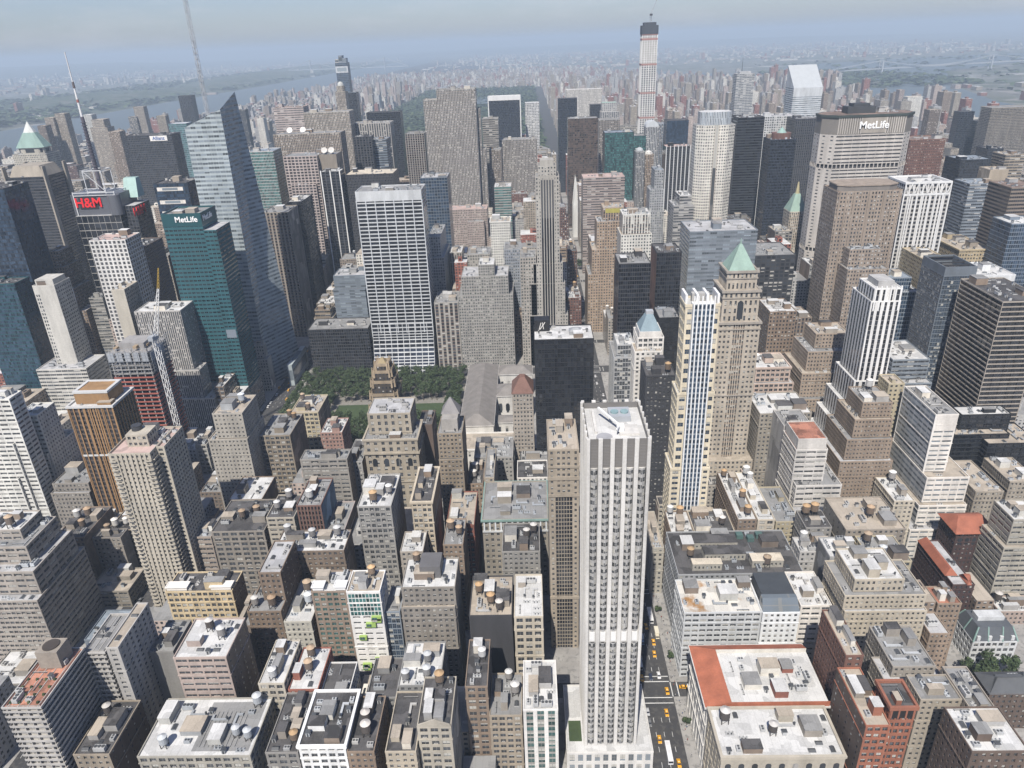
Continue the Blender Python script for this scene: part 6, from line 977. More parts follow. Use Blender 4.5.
def S_site(r, B, o):
    x0, x1, y0, y1, H = B[0]; con = plain('raw_concrete', (.30, .29, .28), .9, .3); net = plain('red_netting', (.36, .11, .08), .9, .25); fl = 3.7; n = int(H/fl)
    glz = n*.62
    m = MB(); m.box(x0+6, x1-6, y0+8, y1-8, 0, H+4); m.build('core', con, r)
    for k in range(n+1):
        s = MB(); z = k*fl; s.box(x0, x1, y0, y1, z-.3, z, bottom=True); s.build('floor_slab', con, r)
        if k < n:
            t = MB(); out = .25; zt = z+.25
            if k < n-5: ring(t, x0, x1, y0, y1, z+.02, z+1.25, -.05, out); t.build('safety_netting', net, r)
    for i in range(6):
        for j in range(5):
            if 0 < i < 5 and 0 < j < 4: continue
            c = MB(); xx, yy_ = x0+1+(x1-x0-2)*i/5, y0+1+(y1-y0-2)*j/4; c.box(xx-.45, xx+.45, yy_-.45, yy_+.45, 0, H+(2 if (i+j) % 2 else 0)); c.build('column', con, r)
    s = MB(); zz = H-5*fl
    for i in range(12):
        xx = x0-.8+(x1-x0+1.6)*i/11; s.bar((xx, y0-.8, zz), (xx, y0-.8, H+3), .12)
        yy_ = y0-.8+(y1-y0+1.6)*i/11; s.bar((x1+.8, yy_, zz), (x1+.8, yy_, H+3), .12)
    for k in range(9):
        z = zz+k*2.6; s.bar((x0-.8, y0-.8, z), (x1+.8, y0-.8, z), .1); s.bar((x1+.8, y0-.8, z), (x1+.8, y1+.8, z), .1)
    s.build('scaffold', STEEL, r)
    p = MB()
    for i in range(5): p.box(x0-.5+i*7, x0+4.5+i*7, y0-.6, y0-.5, H-9, H-1)
    p.box(x1+.5, x1+.6, y0+2, y1-8, H-10, H-2); p.build('debris_sheet', plain('grey_sheet', (.33, .35, .37), .8), r)
    d = MB()
    for i in range(5): d.box(x0+3+i*5.5, x0+6+i*5.5, y0+4+(i % 3)*7, y0+8+(i % 3)*7, H, H+1.6+i % 2)
    d.build('formwork', plain('ply', (.33, .25, .16), .9), r)
def S_radiator(r, B, o):
    x0, x1, y0, y1, H = B[0]; cx_, cy_ = (x0+x1)/2, (y0+y1)/2; w_ = x1-x0; mat = facade('blackbrick', 'dark', .42, .5); gold = plain('gold_terracotta', (.34, .27, .185), .6, .4)
    lv = [(1.1, 0, .68), (.96, .68, .78), (.82, .78, .87), (.66, .87, .94), (.48, .94, .985)]
    for i, (s, a, b_) in enumerate(lv):
        P = octo(cx_, cy_, w_/2*s, w_/2*s, .22); wall_poly(r, P, H*a, H*b_, mat, 2.6, 3.4, 'wall', True, gold)
        c = MB(); Q = octo(cx_, cy_, w_/2*s+.2, w_/2*s+.2, .22)
        for (px_, py_) in Q: c.loft(rect(px_-.75, px_+.75, py_-.75, py_+.75), H*b_-5, rect(px_-.2, px_+.2, py_-.2, py_+.2), H*b_+3.2)
        for k in range(8):
            a_, e_ = Q[k], Q[(k+1) % 8]; c.loft([(a_[0], a_[1]), (e_[0], e_[1]), (e_[0]*.97+cx_*.03, e_[1]*.97+cy_*.03), (a_[0]*.97+cx_*.03, a_[1]*.97+cy_*.03)], H*b_-1.6, [(a_[0], a_[1]), (e_[0], e_[1]), (e_[0]*.97+cx_*.03, e_[1]*.97+cy_*.03), (a_[0]*.97+cx_*.03, a_[1]*.97+cy_*.03)], H*b_+.9)
        c.build('gold_crown', gold, r)
    pyramid(r, cx_-w_*.15, cx_+w_*.15, cy_-w_*.15, cy_+w_*.15, H*.985, H+2, (.28, .22, .12), 'gold_cap', .3)
    b2 = MB(); wx = w_*.8
    for k, (p, q) in enumerate(zip(rect(x0-4, x1+4, y0-1, y1+3), rect(x0-4, x1+4, y0-1, y1+3)[1:]+[(x0-4, y0-1)])): face_uv(b2, p, q, 0, H*.5, 2.8, 3.5)
    b2.ngon([(*p, H*.5) for p in rect(x0-4, x1+4, y0-1, y1+3)], 1); b2.build('base_wall', [mat, roofmat('dark')], r)
def S_library(r, B, o):
    x0, x1, y0, y1, H = B[0]; st, sl = wallmat('whitestone'), plain('grey_slate', (.215, .20, .185), .8, .25)
    def wing(a, b_, c, d, h, rise, ns=True, arches=0):
        m = MB(); w2 = []; Q = rect(a, b_, c, d)
        for k in range(4): face_geo(m, w2, Q[k], Q[(k+1) % 4], 0, h, 6.5, h*.98, .36, .42, depth=.6)
        m.build('wall', st, r); add_windows(w2, 'dark', r, False)
        f = MB()
        if ns: t = (a+b_)/2; f.loft(rect(a-.6, b_+.6, c-.6, d+.6), h, rect(t-2, t+2, c+9, d-9), h+rise)
        else: t = (c+d)/2; f.loft(rect(a-.6, b_+.6, c-.6, d+.6), h, rect(a+9, b_-9, t-2, t+2), h+rise)
        f.build('hipped_roof', sl, r); k = MB(); ring(k, a, b_, c, d, h-.9, h-.05, .3, .8); k.build('cornice', st, r)
    wing(x0+4, x0+34, y0+18, y1, H, 7); wing(x0+34.3, x1-1, y0+78, y0+104, H-.5, 6, False); wing(x0+34.3, x1-1, y1-22, y1-1, H-1, 5, False)
    wing(x0+34.3, x1-8, y0+44, y0+58, H*.55, 2.2, False)
    m = MB(); w2 = []; Q = rect(x0+2, x1-14, y0-12, y0+17)
    for k in range(4): face_geo(m, w2, Q[k], Q[(k+1) % 4], 0, H*.72, 5, H*.35, .36, .5, depth=.6)
    m.build('wall', st, r); add_windows(w2, 'dark', r, False); flat_roof(r, (x0+2, x1-14, y0-12, y0+17, H*.72), 'tan', 'whitestone', {}, True)
    for i in range(4):
        xx = x0+38+i*7; a = MB(); pts = [(xx-1.9, y0+77.9, 8.5), (xx+1.9, y0+77.9, 8.5)]+[(xx+1.9*math.cos(t*math.pi/8), y0+77.9, 14+1.9*math.sin(t*math.pi/8)) for t in range(9)]
        a.ngon(pts); a.build('arched_window', panemat('dark'), r)
def S_blackslab(r, B):
    x0, x1, y0, y1, H = B[0]
    m = MB(); bx = (x0+.5, x0+12, y1-11, y1-1); m.box(*bx, H-.5, H+8.5); e = m.build('sign_box', plain('sign_black', (.02, .02, .022), .5, .05), r)
    s = MB(); yy_ = bx[2]-.12; xx, zz = x0+4.2, H+1.2
    for (pa, pb) in ((((xx, zz), (xx+1.5, zz+5.4))), ((xx+.6, zz), (xx+2.6, zz+3.0)), ((xx+3.4, zz+.2), (xx+2.6, zz+5.6)), ((xx+2.4, zz+2.6), (xx+4.6, zz+5.8))): s.bar((pa[0], yy_, pa[1]), (pb[0], yy_, pb[1]), .42)
    s.build('emblem', WHT, e)
    m = MB(); m.box(x0+27, x0+37, y0+9, y0+17, H-.5, H+2.4); m.loft(rect(x0+27, x0+37, y0+9, y0+17), H+2.4, rect(x0+30, x0+34, y0+12, y0+14), H+4.4); m.build('cooling_plant', STEEL, r)
def S_tower425(r, B, o):
    x0, x1, y0, y1, H = B[0]; gl = 'blue'; yl = 'yellowstone'
    zz = [(0, 74, -3.2, 1.6, -2.0), (74, 128, -1.7, .8, -1.0), (128, H-4, 0, 0, 0)]
    for (a, b_, dx0, dx1, dy) in zz:
        X0, X1, Y0, Y1 = x0+dx0, x1+dx1, y0+dy, y1-dy; m = MB(); win = []
        pa, pb = X0+(X1-X0)*.27, X0+(X1-X0)*.80
        for p, q in (((X0, Y0), (pa, Y0)), ((pb, Y0), (X1, Y0)), ((X1, Y0), (X1, Y1)), ((X1, Y1), (X0, Y1)), ((X0, Y1), (X0, Y0))): face_geo(m, win, p, q, a, b_, 4.4, 4.2 if a < 70 else 6.2, .66, .5)
        m.ngon([(*p, b_) for p in rect(X0, X1, Y0+.1, Y1)], 1)
        m.build('wall', [wallmat(yl), roofmat('white')], r); add_windows(win, gl, r, a < 100)
        p_ = MB(); ring(p_, X0, X1, Y0+.01, Y1, b_-.5, b_+1.2, .4, .3); p_.build('parapet', wallmat(yl), r)
    pa, pb = x0+(x1-x0)*.20, x0+(x1-x0)*.82; yf = y0-2.0
    c = MB(); face_uv(c, (pa-.2, yf-.5), (pb+.2, yf-.5), 6, H-2, 2.4, 3.6); c.quad((pa-.2, yf-.5, H-2), (pb+.2, yf-.5, H-2), (pb+.2, y0+3, H-2), (pa-.2, y0+3, H-2), 1); c.quad((pb+.2, yf-.5, 6), (pb+.2, y0+3, 6), (pb+.2, y0+3, H-2), (pb+.2, yf-.5, H-2), 1); c.quad((pa-.2, y0+3, 6), (pa-.2, yf-.5, 6), (pa-.2, yf-.5, H-2), (pa-.2, y0+3, H-2), 1)
    c.build('central_bay', [facade('bluegrey', 'blue', .9, .66), WHT], r)
    ribs(r, pa+.4, pb-.4, yf-.5, 6, H+3.0, 6, .8, .5, WHT, 'white_rib')
    for x_ in (x0+.8, x1-.8, (x0+x1)/2-3, (x0+x1)/2+3):
        m = MB(); m.box(x_-.7, x_+.7, y0+2, y1-1, H-4, H+2.5); m.build('crown_fin', WHT, r)
    m = MB(); m.box(x0+5, x1-5, y0+7, y1-5, H-4, H+1.5); m.build('bulkhead', wallmat('ltgrey'), r)
def S_tower10(r, B, o):
    x0, x1, y0, y1, H = B[0]; c = 'tanlight'; sp_ = (x1-x0)
    T = [(-2.0, 0, H-26, .0), (0, H-26, H-4, .0), (2.2, H-4, H+9, 0)]
    for i, (ins, a, b_, _) in enumerate(T):
        X0, X1, Y0, Y1 = x0+ins, x1-ins, y0+ins, y1-ins; m = MB(); win = []
        for p, q in zip(rect(X0, X1, Y0, Y1), rect(X0, X1, Y0, Y1)[1:]+[(X0, Y0)]):
            L = abs(q[0]-p[0])+abs(q[1]-p[1]); dx, dy = (q[0]-p[0])/L, (q[1]-p[1])/L
            if i == 0:
                A1, A2 = (p[0]+dx*L*.34, p[1]+dy*L*.34), (p[0]+dx*L*.66, p[1]+dy*L*.66)
                face_geo(m, win, p, A1, a, b_, 3.0, 3.9, .5, .5); face_geo(m, win, A1, A2, a, b_, 1.8, 3.9, .62, .62, True); face_geo(m, win, A2, q, a, b_, 3.0, 3.9, .5, .5)
            else: face_geo(m, win, p, q, a, b_, 3.4 if i == 1 else 2.8, 5.5, .42, .62)
        m.ngon([(*p, b_) for p in rect(X0, X1, Y0, Y1)]); m.build('wall', [wallmat(c), wallmat('brown')], r); add_windows(win, 'dark', r, i == 1)
        k = MB(); ring(k, X0, X1, Y0, Y1, b_-1.0, b_+.5, .4, .9); ring(k, X0, X1, Y0, Y1, b_-5.2, b_-4.4, .1, .5)
        for z in ((38, 96) if i == 0 else ()): ring(k, X0, X1, Y0, Y1, z, z+.9, .1, .5)
        k.build('cornice', wallmat('greybrown'), r)
    a = MB(); xc = (x0+x1)/2; pts = [(xc-2, y0-.1, H-24), (xc+2, y0-.1, H-24)]+[(xc+2*math.cos(t*math.pi/8), y0-.1, H-13+2*math.sin(t*math.pi/8)) for t in range(9)]; a.ngon(pts); a.build('arched_window', panemat('dark'), r)
    pyramid(r, x0+3.4, x1-3.4, y0+3.4, y1-3.4, H+9, H+25, COPPER, 'copper_pyramid', .1); mast(r, xc, (y0+y1)/2, H+24.5, H+29, .6, plain('lantern', COPPER, .7), 'lantern')
    b2 = MB(); w2 = []
    Q = rect(x0-8, x1+6, y0-8, y1+4)
    for k in range(4): face_geo(b2, w2, Q[k], Q[(k+1) % 4], 0, 46, 3.2, 3.8, .5, .52)
    b2.build('wall', wallmat(c), r); add_windows(w2, 'dark', r, False); flat_roof(r, (x0-8, x1+6, y0-8, y1+4, 46), 'tan', c, {})
def S_stripes(r, B, o):
    x0, x1, y0, y1, H = B[0]
    for i, (dx, dn, a, b_) in enumerate(((0, 0, H-9, H), (-1.2, 6, 96, H-9), (-3.5, 9, 76, 96), (-7, 12, 58, 76), (-11, 15, 42, 58), (-16, 18, 26, 42), (-22, 20, 0, 26))):
        bx = (x0+dx, x1-dx*.12, y0+max(-4, dx*.35), y1+dn, a, b_); walls(r, bx, 'vert', 'white', dict(bw=4.4, ww=.5, wh=.92, gl='blackglass', fh=3.6), False, False)
        flat_roof(r, (*bx[:4], b_), 'white', 'white', {})
    m = MB(); m.box(x0+4, x1-4, y0+5, y1-4, H-.5, H+4); m.build('bulkhead', wallmat('ltgrey'), r)
    ribs(r, x0+1, x1-1, y0, H-16, H+2, 6, 1.0, .5, WHT, 'crown_pier')
def S_metlife(r, B, o):
    x0, x1, y0, y1, H = B[0]; k = 13; P = [(x0, y0+k), (x0+k, y0), (x1-k, y0), (x1, y0+k), (x1, y1-k), (x1-k, y1), (x0+k, y1), (x0, y1-k)]
    cx_, cy_ = (x0+x1)/2, (y0+y1)/2; body = facade('concrete', 'blackglass', .96, .40, None, 9.0); blank = facade('concrete', 'dark', .3, .36)
    sh = lambda d: [(cx_+(p[0]-cx_)*(1-d/49), cy_+(p[1]-cy_)*(1-d/22)) for p in P]
    for (a, b_) in ((0, 96), (100.5, 190.5), (195, H-20)):
        m = MB()
        for i in range(8):
            p, q = P[i], P[(i+1) % 8]; face_uv(m, p, q, a, b_, 9.0, 3.75, 1 if i in (0, 2, 4, 6, 3, 7) else 0)
        m.ngon([(*p, b_) for p in P], 1); m.build('wall', [body, blank], r)
    for (a, b_) in ((96, 100.5), (190.5, 195)):
        m = MB(); Q = sh(1.6); m.loft(Q, a, Q, b_); e = m.build('mechanical_band', DARK, r)
        c = MB()
        for i in range(8):
            p, q = P[i], P[(i+1) % 8]; L = math.hypot(q[0]-p[0], q[1]-p[1]); n = max(2, round(L/4.5))
            for j in range(n): x_, y_ = p[0]+(q[0]-p[0])*(j+.02)/n, p[1]+(q[1]-p[1])*(j+.02)/n; c.box(x_-.5, x_+.5, y_-.1, y_+.7, a, b_)
        c.build('column', wallmat('concrete'), e)
    m = MB(); m.loft(P, H-20, P, H-2.5, 0); m.build('crown_wall', plain('crown_panel', (.20, .185, .165), .8, .2), r)
    for i in range(30):
        f = MB(); x_ = x0+k+1+(x1-x0-2*k-2)*i/29; f.box(x_-.45, x_+.45, y0-.7, y0-.02, H-19.5, H-3)
        if not 10 < i < 21: f.build('crown_fin', wallmat('concrete'), r)
    pl = MB(); pl.box(x0+k+(x1-x0-2*k)*.35, x0+k+(x1-x0-2*k)*.72, y0-.6, y0-.02, H-19, H-3.2); pl.build('sign_panel', wallmat('greybrown'), r)
    letters('MetLife', r, (x0+k+(x1-x0-2*k)*.535, y0-.9, H-11), 10.5, plain('sign_white', (.86, .86, .84), .4, .02), depth=.3)
    m = MB(); Q = sh(-1.0); m.loft(Q, H-2.5, Q, H, 0); m.build('roof_edge', plain('edge_green', (.05, .065, .06), .6), r)
    m = MB(); m.ngon([(*p, H+.05) for p in sh(.5)]); m.build('roof', roofmat('brown'), r)
    m = MB(); m.box(cx_-22, cx_+8, cy_-8, cy_+9, H, H+7); m.box(cx_-16, cx_+2, cy_-6, cy_+7, H+7, H+10); m.build('bulkhead', plain('pent_dark', (.05, .055, .06), .7), r)
    roof_stuff(r, (cx_+10, x1-12, cy_-10, cy_+10, H+.1), dict(bk=2, ac=4), 'concrete')
    m = MB(); m.box(x0-10, x1+12, y0-14, y1+6, 0, 38); m.build('base_wall', facade('concrete', 'dark', .5, .5), r)
def S_fifth500(r, B, o):
    x0, x1, y0, y1, H = B[0]; w_ = x1-x0
    T = [(0, 0, H-10, H, 3.0, 3), (0, 0, 118, H-10, 0, 0), (-4, 5, 96, 118, -1, 2), (-7, 9, 60, 96, -2, 6), (-9, 14, 0, 60, -3, 12)]
    for a, b_, z0, z1, ins, dn in T:
        bx = (x0+a+ins*.9*(ins > 0), x1+b_*.6-ins*.9*(ins > 0), y0+(ins if ins > 0 else 0), y1+dn-(ins*2 if ins > 0 else 0), z0, z1)
        walls(r, bx, 'punch', 'stonegrey', dict(bw=2.9, fh=3.7, ww=.4, wh=.5), False, False); flat_roof(r, (*bx[:4], z1), 'grey', 'stonegrey', {})
    for i in range(5):
        m = MB(); xx = x0+w_*.27+w_*.46*i/4; m.quad((xx-.85, y0-.06, 12), (xx+.85, y0-.06, 12), (xx+.85, y0-.06, H-13), (xx-.85, y0-.06, H-13)); face = m.build('window_strip', facade('charcoal', 'blackglass', .86, .6), r)
    ribs(r, x0+w_*.21, x0+w_*.79, y0, 10, H-8, 6, 1.0, .5, wallmat('stonegrey'), 'pier')
    m = MB(); m.box(x0+5, x1-5, y0+8, y1-6, H-.4, H+5); m.build('bulkhead', wallmat('stonegrey'), r)
def S_park432(r, B, o):
    x0, x1, y0, y1, H = B[0]; n = 6; con = wallmat('white'); top = H-20; core = MB(); A = rect(x0+1.0, x1-1.0, y0+1.0, y1-1.0); core.loft(A, 0, A, top); core.build('glazing', panemat('greyglass'), r)
    for i in range(n+1):
        for k in range(4):
            p, q = rect(x0, x1, y0, y1)[k], rect(x0, x1, y0, y1)[(k+1) % 4]; t = i/n
            if i == n: continue
            m = MB(); x_, y_ = p[0]+(q[0]-p[0])*t, p[1]+(q[1]-p[1])*t; m.box(x_-.9, x_+.9, y_-.9, y_+.9, 0, top); m.build('column', con, r)
    z = 2.4
    m = MB()
    while z < top: m.box(x0-.3, x1+.3, y0-.3, y1+.3, z-.65, z+.65, bottom=True); z += 4.75
    m.build('floor_edge', con, r)
    for z in (top*.46, top*.62, top*.80, top*.955, top*.985): b_ = MB(); ring(b_, x0, x1, y0, y1, z, z+4.0, .3, 1.0); b_.build('hoarding', plain('red_hoarding', (.36, .19, .165), .8), r)
    m = MB(); m.box(x0-1.6, x1+1.6, y0-1.6, y1+2.4, top-3, H-5, bottom=True); m.box(x0+3, x1-3, y0+3, y1-3, H-5, H+1); m.build('climbing_formwork', plain('formwork_dark', (.045, .052, .065), .8, .3), r)
def S_octagon(r, B, o):
    x0, x1, y0, y1, H = B[0]; cx_, cy_ = (x0+x1)/2, (y0+y1)/2; P = octo(cx_, cy_, (x1-x0)/2, (y1-y0)/2, .42); Q = octo(cx_, cy_, (x1-x0)/2-5, (y1-y0)/2-5, .42)
    wall_poly(r, P, 0, H, facade('whitewarm', 'dark', .52, .52), 3.4, 3.9); m = MB(); z1 = H+16
    wall_poly(r, Q, H, z1, facade('silver', 'greyglass', .5, .96), 2.2, 9, 'glass_crown', True, roofmat('white'))
    ribs(r, cx_-2.5, cx_+2.5, y0, 0, H, 2, .8, .3, wallmat('tanlight'), 'pier')
    g_ = MB(); g_.quad((cx_-2, y0-.05, 0), (cx_+2, y0-.05, 0), (cx_+2, y0-.05, H), (cx_-2, y0-.05, H)); g_.build('window_strip', panemat('dark'), r)
def S_boa(r, B, o):
    x0, x1, y0, y1, H = B[0]; mat = facade('crystal', 'greyglass', .95, .50, None, 2.0); zl, zh = H-42, H+10
    G = lambda x, y, *z: (x-r.location.x, y-r.location.y, *z)
    bt = [G(-312, 715), G(-275, 715), G(-252, 764), G(-256, 772), G(-312, 772)]; t = [G(-309, 716, 269), G(-272, 716, 284), G(-270.5, 757, 297), G(-274, 768, 286), G(-307, 768, 276)]
    x0, x1, y0, y1 = bt[0][0], bt[2][0], bt[0][1], bt[3][1]; zl = 262
    m = MB()
    for k in range(5):
        a, b_, c, d = bt[k], bt[(k+1) % 5], t[(k+1) % 5], t[k]; L = math.hypot(b_[0]-a[0], b_[1]-a[1]); nb = max(1, round(L/5)); f = lambda z: z/4.1
        m.quad((*a, 0), (*b_, 0), c, d, 0, ((0, 0), (nb, 0), (nb, f(c[2])), (0, f(d[2]))))
    m.build('glass_facet', mat, r)
    m = MB(); m.ngon([(p[0], p[1], p[2]-7) for p in t]); m.build('roof', roofmat('ltgrey'), r)
    s = MB(); sx, sy = x0+10, y0+44; lattice(s, sx, sy, zl-4, zl+118, 1.5, .2, 6); s.cyl(sx, sy, .45, zl, zl+124, 6, .3)
    zz = zl+20
    while zz < zl+84: s.cyl(sx, sy, 1.25, zz, zz+.6, 6); zz += 5
    s.build('spire', STEEL, r)
    for i in range(4):
        c = MB(); c.box(x0+6+i*7, x0+11+i*7, y0+10+i*3, y0+18+i*3, zl-6, zl+4+i*2.5); c.build('cooling_unit', wallmat('ltgrey'), r)
    m = MB(); m.box(x1+.3, x1+6, y0-3, y1-4, 0, 24); m.build('base_wall', facade('crystal', 'greyglass', .9, .5), r)
def S_teal(r, B, o):
    x0, x1, y0, y1, H = B[0]; w_ = x1-x0; xr = x1+w_*.32; mat = facade('tealdark', 'blackglass', .78, .40, None, 2.0)
    wall_poly(r, rect(x0, x1, y0, y1), 0, H, mat, 4.0, 3.9, 'wall', True, roofmat('grey'))
    wall_poly(r, rect(x1+.02, xr, y0+.3, y1-.3), 0, H-14, mat, 4.0, 3.9, 'shoulder_wall', True, roofmat('ltgrey'))
    s = MB(); ring(s, x0, x1, y0, y1, H-10, H+1.5, .6, .25); s.build('sign_screen', plain('screen_teal', (.018, .075, .085), .35, .1), r)
    lw = plain('sign_white', (.86, .86, .84), .4, .02); letters('MetLife', r, (x0+w_*.62, y0-.5, H-4), 6.8, lw); letters('MetLife', r, (x1+.5, (y0+y1)/2-4, H-4), 6.8, lw, (math.pi/2, 0, math.pi/2))
    roof_stuff(r, (x0+1, x1-1, y0+1, y1-1, H-.2), dict(bk=2, ac=5), 'greybrown'); l = MB(); l.box(x1+1, xr-1, y0-.1, y0+.25, H*.42, H*.46); l.build('louvre', wallmat('bluegrey'), r)
def S_conde(r, B, o):
    x0, x1, y0, y1, H = B[0]; w_ = x1-x0; cg = facade('grey', 'blackglass', .94, .9, None, 0.0)
    wall_poly(r, rect(x0+4, x1-8, y0, y1), 0, H-22, cg, 6.2, 8, 'wall', True, roofmat('ltgrey'))
    wall_poly(r, rect(x1-7.98, x1+6, y0+8, y1-2), 0, H-14, facade('charcoal', 'blackglass', .8, .8), 3.4, 3.8, 'east_wall', True, roofmat('ltgrey'))
    m = MB(); m.box(x0+2, x1-6, y0+4, y1-4, H-22, H); e = m.build('sign_drum', plain('drum', (.11, .115, .13), .4, .1), r)
    d = MB(); d.cyl(x0+w_*.80, y0+5, 7, H-21.9, H-1, 18); d.build('corner_cylinder', plain('cyl_grey', (.12, .125, .14), .35, .1), r)
    pn = MB(); pn.box(x0+10, x0+30, y0+3.2, y0+3.9, H-15, H-3); pn.build('sign_panel', plain('panel_black', (.03, .03, .035), .5), r)
    letters('H&M', r, (x0+20.5, y0+2.9, H-9), 14, RED, depth=.3); letters('H&M', r, (x1+6.5, (y0+y1)/2-6, H-21), 13, RED, (math.pi/2, 0, math.pi/2), .3)
    t = MB()
    for sx in (0, 1):
        for sy in (0, 1): t.bar((x0+6+sx*(w_-16), y0+3+sy*26, H-22), (x0+6+sx*(w_-16), y0+3+sy*26, H+3), .55)
    for z in (H+2, H-1): 
        for sy in (0, 1): t.bar((x0+6, y0+3+sy*26, z), (x1-10, y0+3+sy*26, z), .45)
        for sx in (0, 1): t.bar((x0+6+sx*(w_-16), y0+3, z), (x0+6+sx*(w_-16), y0+29, z), .45)
    q = (x0+20, x0+40, y0+8, y0+28)
    for (a, b_) in ((0, 2), (0, 3), (1, 2), (1, 3)): t.bar((q[a], q[b_], H), (q[a], q[b_], H+24), .5)
    for z in (H+2, H+24):
        t.bar((q[0], q[2], z), (q[1], q[2], z), .5); t.bar((q[0], q[3], z), (q[1], q[3], z), .5); t.bar((q[0], q[2], z), (q[0], q[3], z), .5); t.bar((q[1], q[2], z), (q[1], q[3], z), .5)
    t.bar((q[0], q[2], H+24), (q[1], q[2], H+2), .35); t.bar((q[1], q[2], H+24), (q[1], q[3], H+2), .35)
    t.build('steel_frame', plain('frame_white', (.62, .63, .63), .5), r)
    cx_, cy_ = (q[0]+q[1])/2, (q[2]+q[3])/2
    for i, (a, b_, rr, c) in enumerate(((0, 78, 2.2, (.11, .10, .12)), (78, 92, 1.3, (.7, .7, .69)), (92, 95, 1.3, (.3, .12, .1)), (95, 106, 1.1, (.7, .7, .69)), (106, 112, 1.3, (.12, .1, .1)), (112, 140, .7, (.6, .6, .6)))):
        m = MB(); m.cyl(cx_, cy_, rr, H+a, H+b_, 10, rr*.8)
        if i == 0:
            for k in range(16): m.cyl(cx_, cy_, rr*1.35, H+24+k*3.2, H+24.5+k*3.2, 10)
        m.build('mast_section', plain('mast_%d' % i, c, .6), r)
    g_ = MB(); g_.loft(rect(x1-12, x1+4, y1-20, y1-4), H-8, rect(x1-12, x1+2, y1-12, y1-4), H+12, 0); g_.build('green_dish', plain('pale_green', (.33, .47, .43), .6), r)
def S_palazzo(r, B, o):
    x0, x1, y0, y1, H = B[0]; st = wallmat('whitestone'); m = MB(); win = []; Q = rect(x0, x1, y0, y1)
    for k in range(4):
        for (a, b_, f) in ((0, 15, 15), (15.4, 29, 6.8), (29.4, H-1, 11.6)): face_geo(m, win, Q[k], Q[(k+1) % 4], a, b_, 5.4, f, .6, .7, depth=.9)
    for z in (15, 29): ring(m, x0, x1, y0, y1, z, z+.4, .3, .6)
    m.build('wall', st, r); add_windows(win, 'dark', r, True)
    c = MB(); ring(c, x0, x1, y0, y1, H-1, H, .5, 1.6); c.build('cornice', st, r)
    f = MB(); ia = (x0+12, x1+6, y0+9, y1-6); P = rect(x0-1.2, x1+1.2, y0-1.2, y1+1.2); I = rect(x0+11, x1+1.1, y0-1.1, y1-5); zt = H+3.2
    for k in (3, 0, 2): a, b_, c_, d = P[k], P[(k+1) % 4], I[(k+1) % 4], I[k]; f.quad((*a, H), (*b_, H), (*c_, zt), (*d, zt))
    f.build('tiled_roof', plain('orange_tile_old', (.40, .135, .075), .85, .32), r)
    w_ = MB(); w_.ngon([(*p, H+.6) for p in I]); w_.build('roof', roofmat('white'), r)
    e = MB()
    for k in (3, 0, 2): a, b_ = I[k], I[(k+1) % 4]; e.quad((*b_, H+.6), (*a, H+.6), (*a, zt), (*b_, zt))
    e.build('light_well_wall', wallmat('whitewarm'), r); roof_stuff(r, (x0+15, x1-1, y0+2, y1-8, H+.6), dict(bk=4, ac=8), 'redbrick')
SPEC = dict(fifth400=S_fifth400, tangrid=S_tangrid, creamtower=S_creamtower, site=S_site, radiator=S_radiator, library=S_library, tower425=S_tower425, tower10e40=S_tower10, stripes=S_stripes, metlife=S_metlife, fifth500=S_fifth500, park432=S_park432, octagon=S_octagon, boa=S_boa, teal1095=S_teal, conde=S_conde, palazzo=S_palazzo)
def balcony_slab(r, bx, c, z1):
    """an apartment slab whose floors run on as white balcony bands"""
    x0, x1, y0, y1, z0, _ = bx; i = 1.3; walls(r, (x0+i, x1-i, y0+i, y1-i, z0, z1), 'curtain', c, dict(gl='dark', bw=2.4, fh=2.9, ww=.7, wh=.7), False, False)
    n = int((z1-z0)/2.95); h = (z1-z0)/n
    for k in range(1, n+1):
        m = MB(); z = z0+k*h; zk = z if k < n else z-.75; m.box(x0, x1, y0, y1, zk-.22, zk, bottom=True)
        if k < n: ring(m, x0, x1, y0, y1, z, z+1.0, .14, .02)
        m.build('balcony', wallmat(c), r)
    for s in range(4):
        m = MB(); xx = x0+(x1-x0)*(s+.5)/4; m.box(xx-.15, xx+.15, y0+.1, y1-.1, z0, z1-.3); m.build('party_wall', wallmat(c), r)
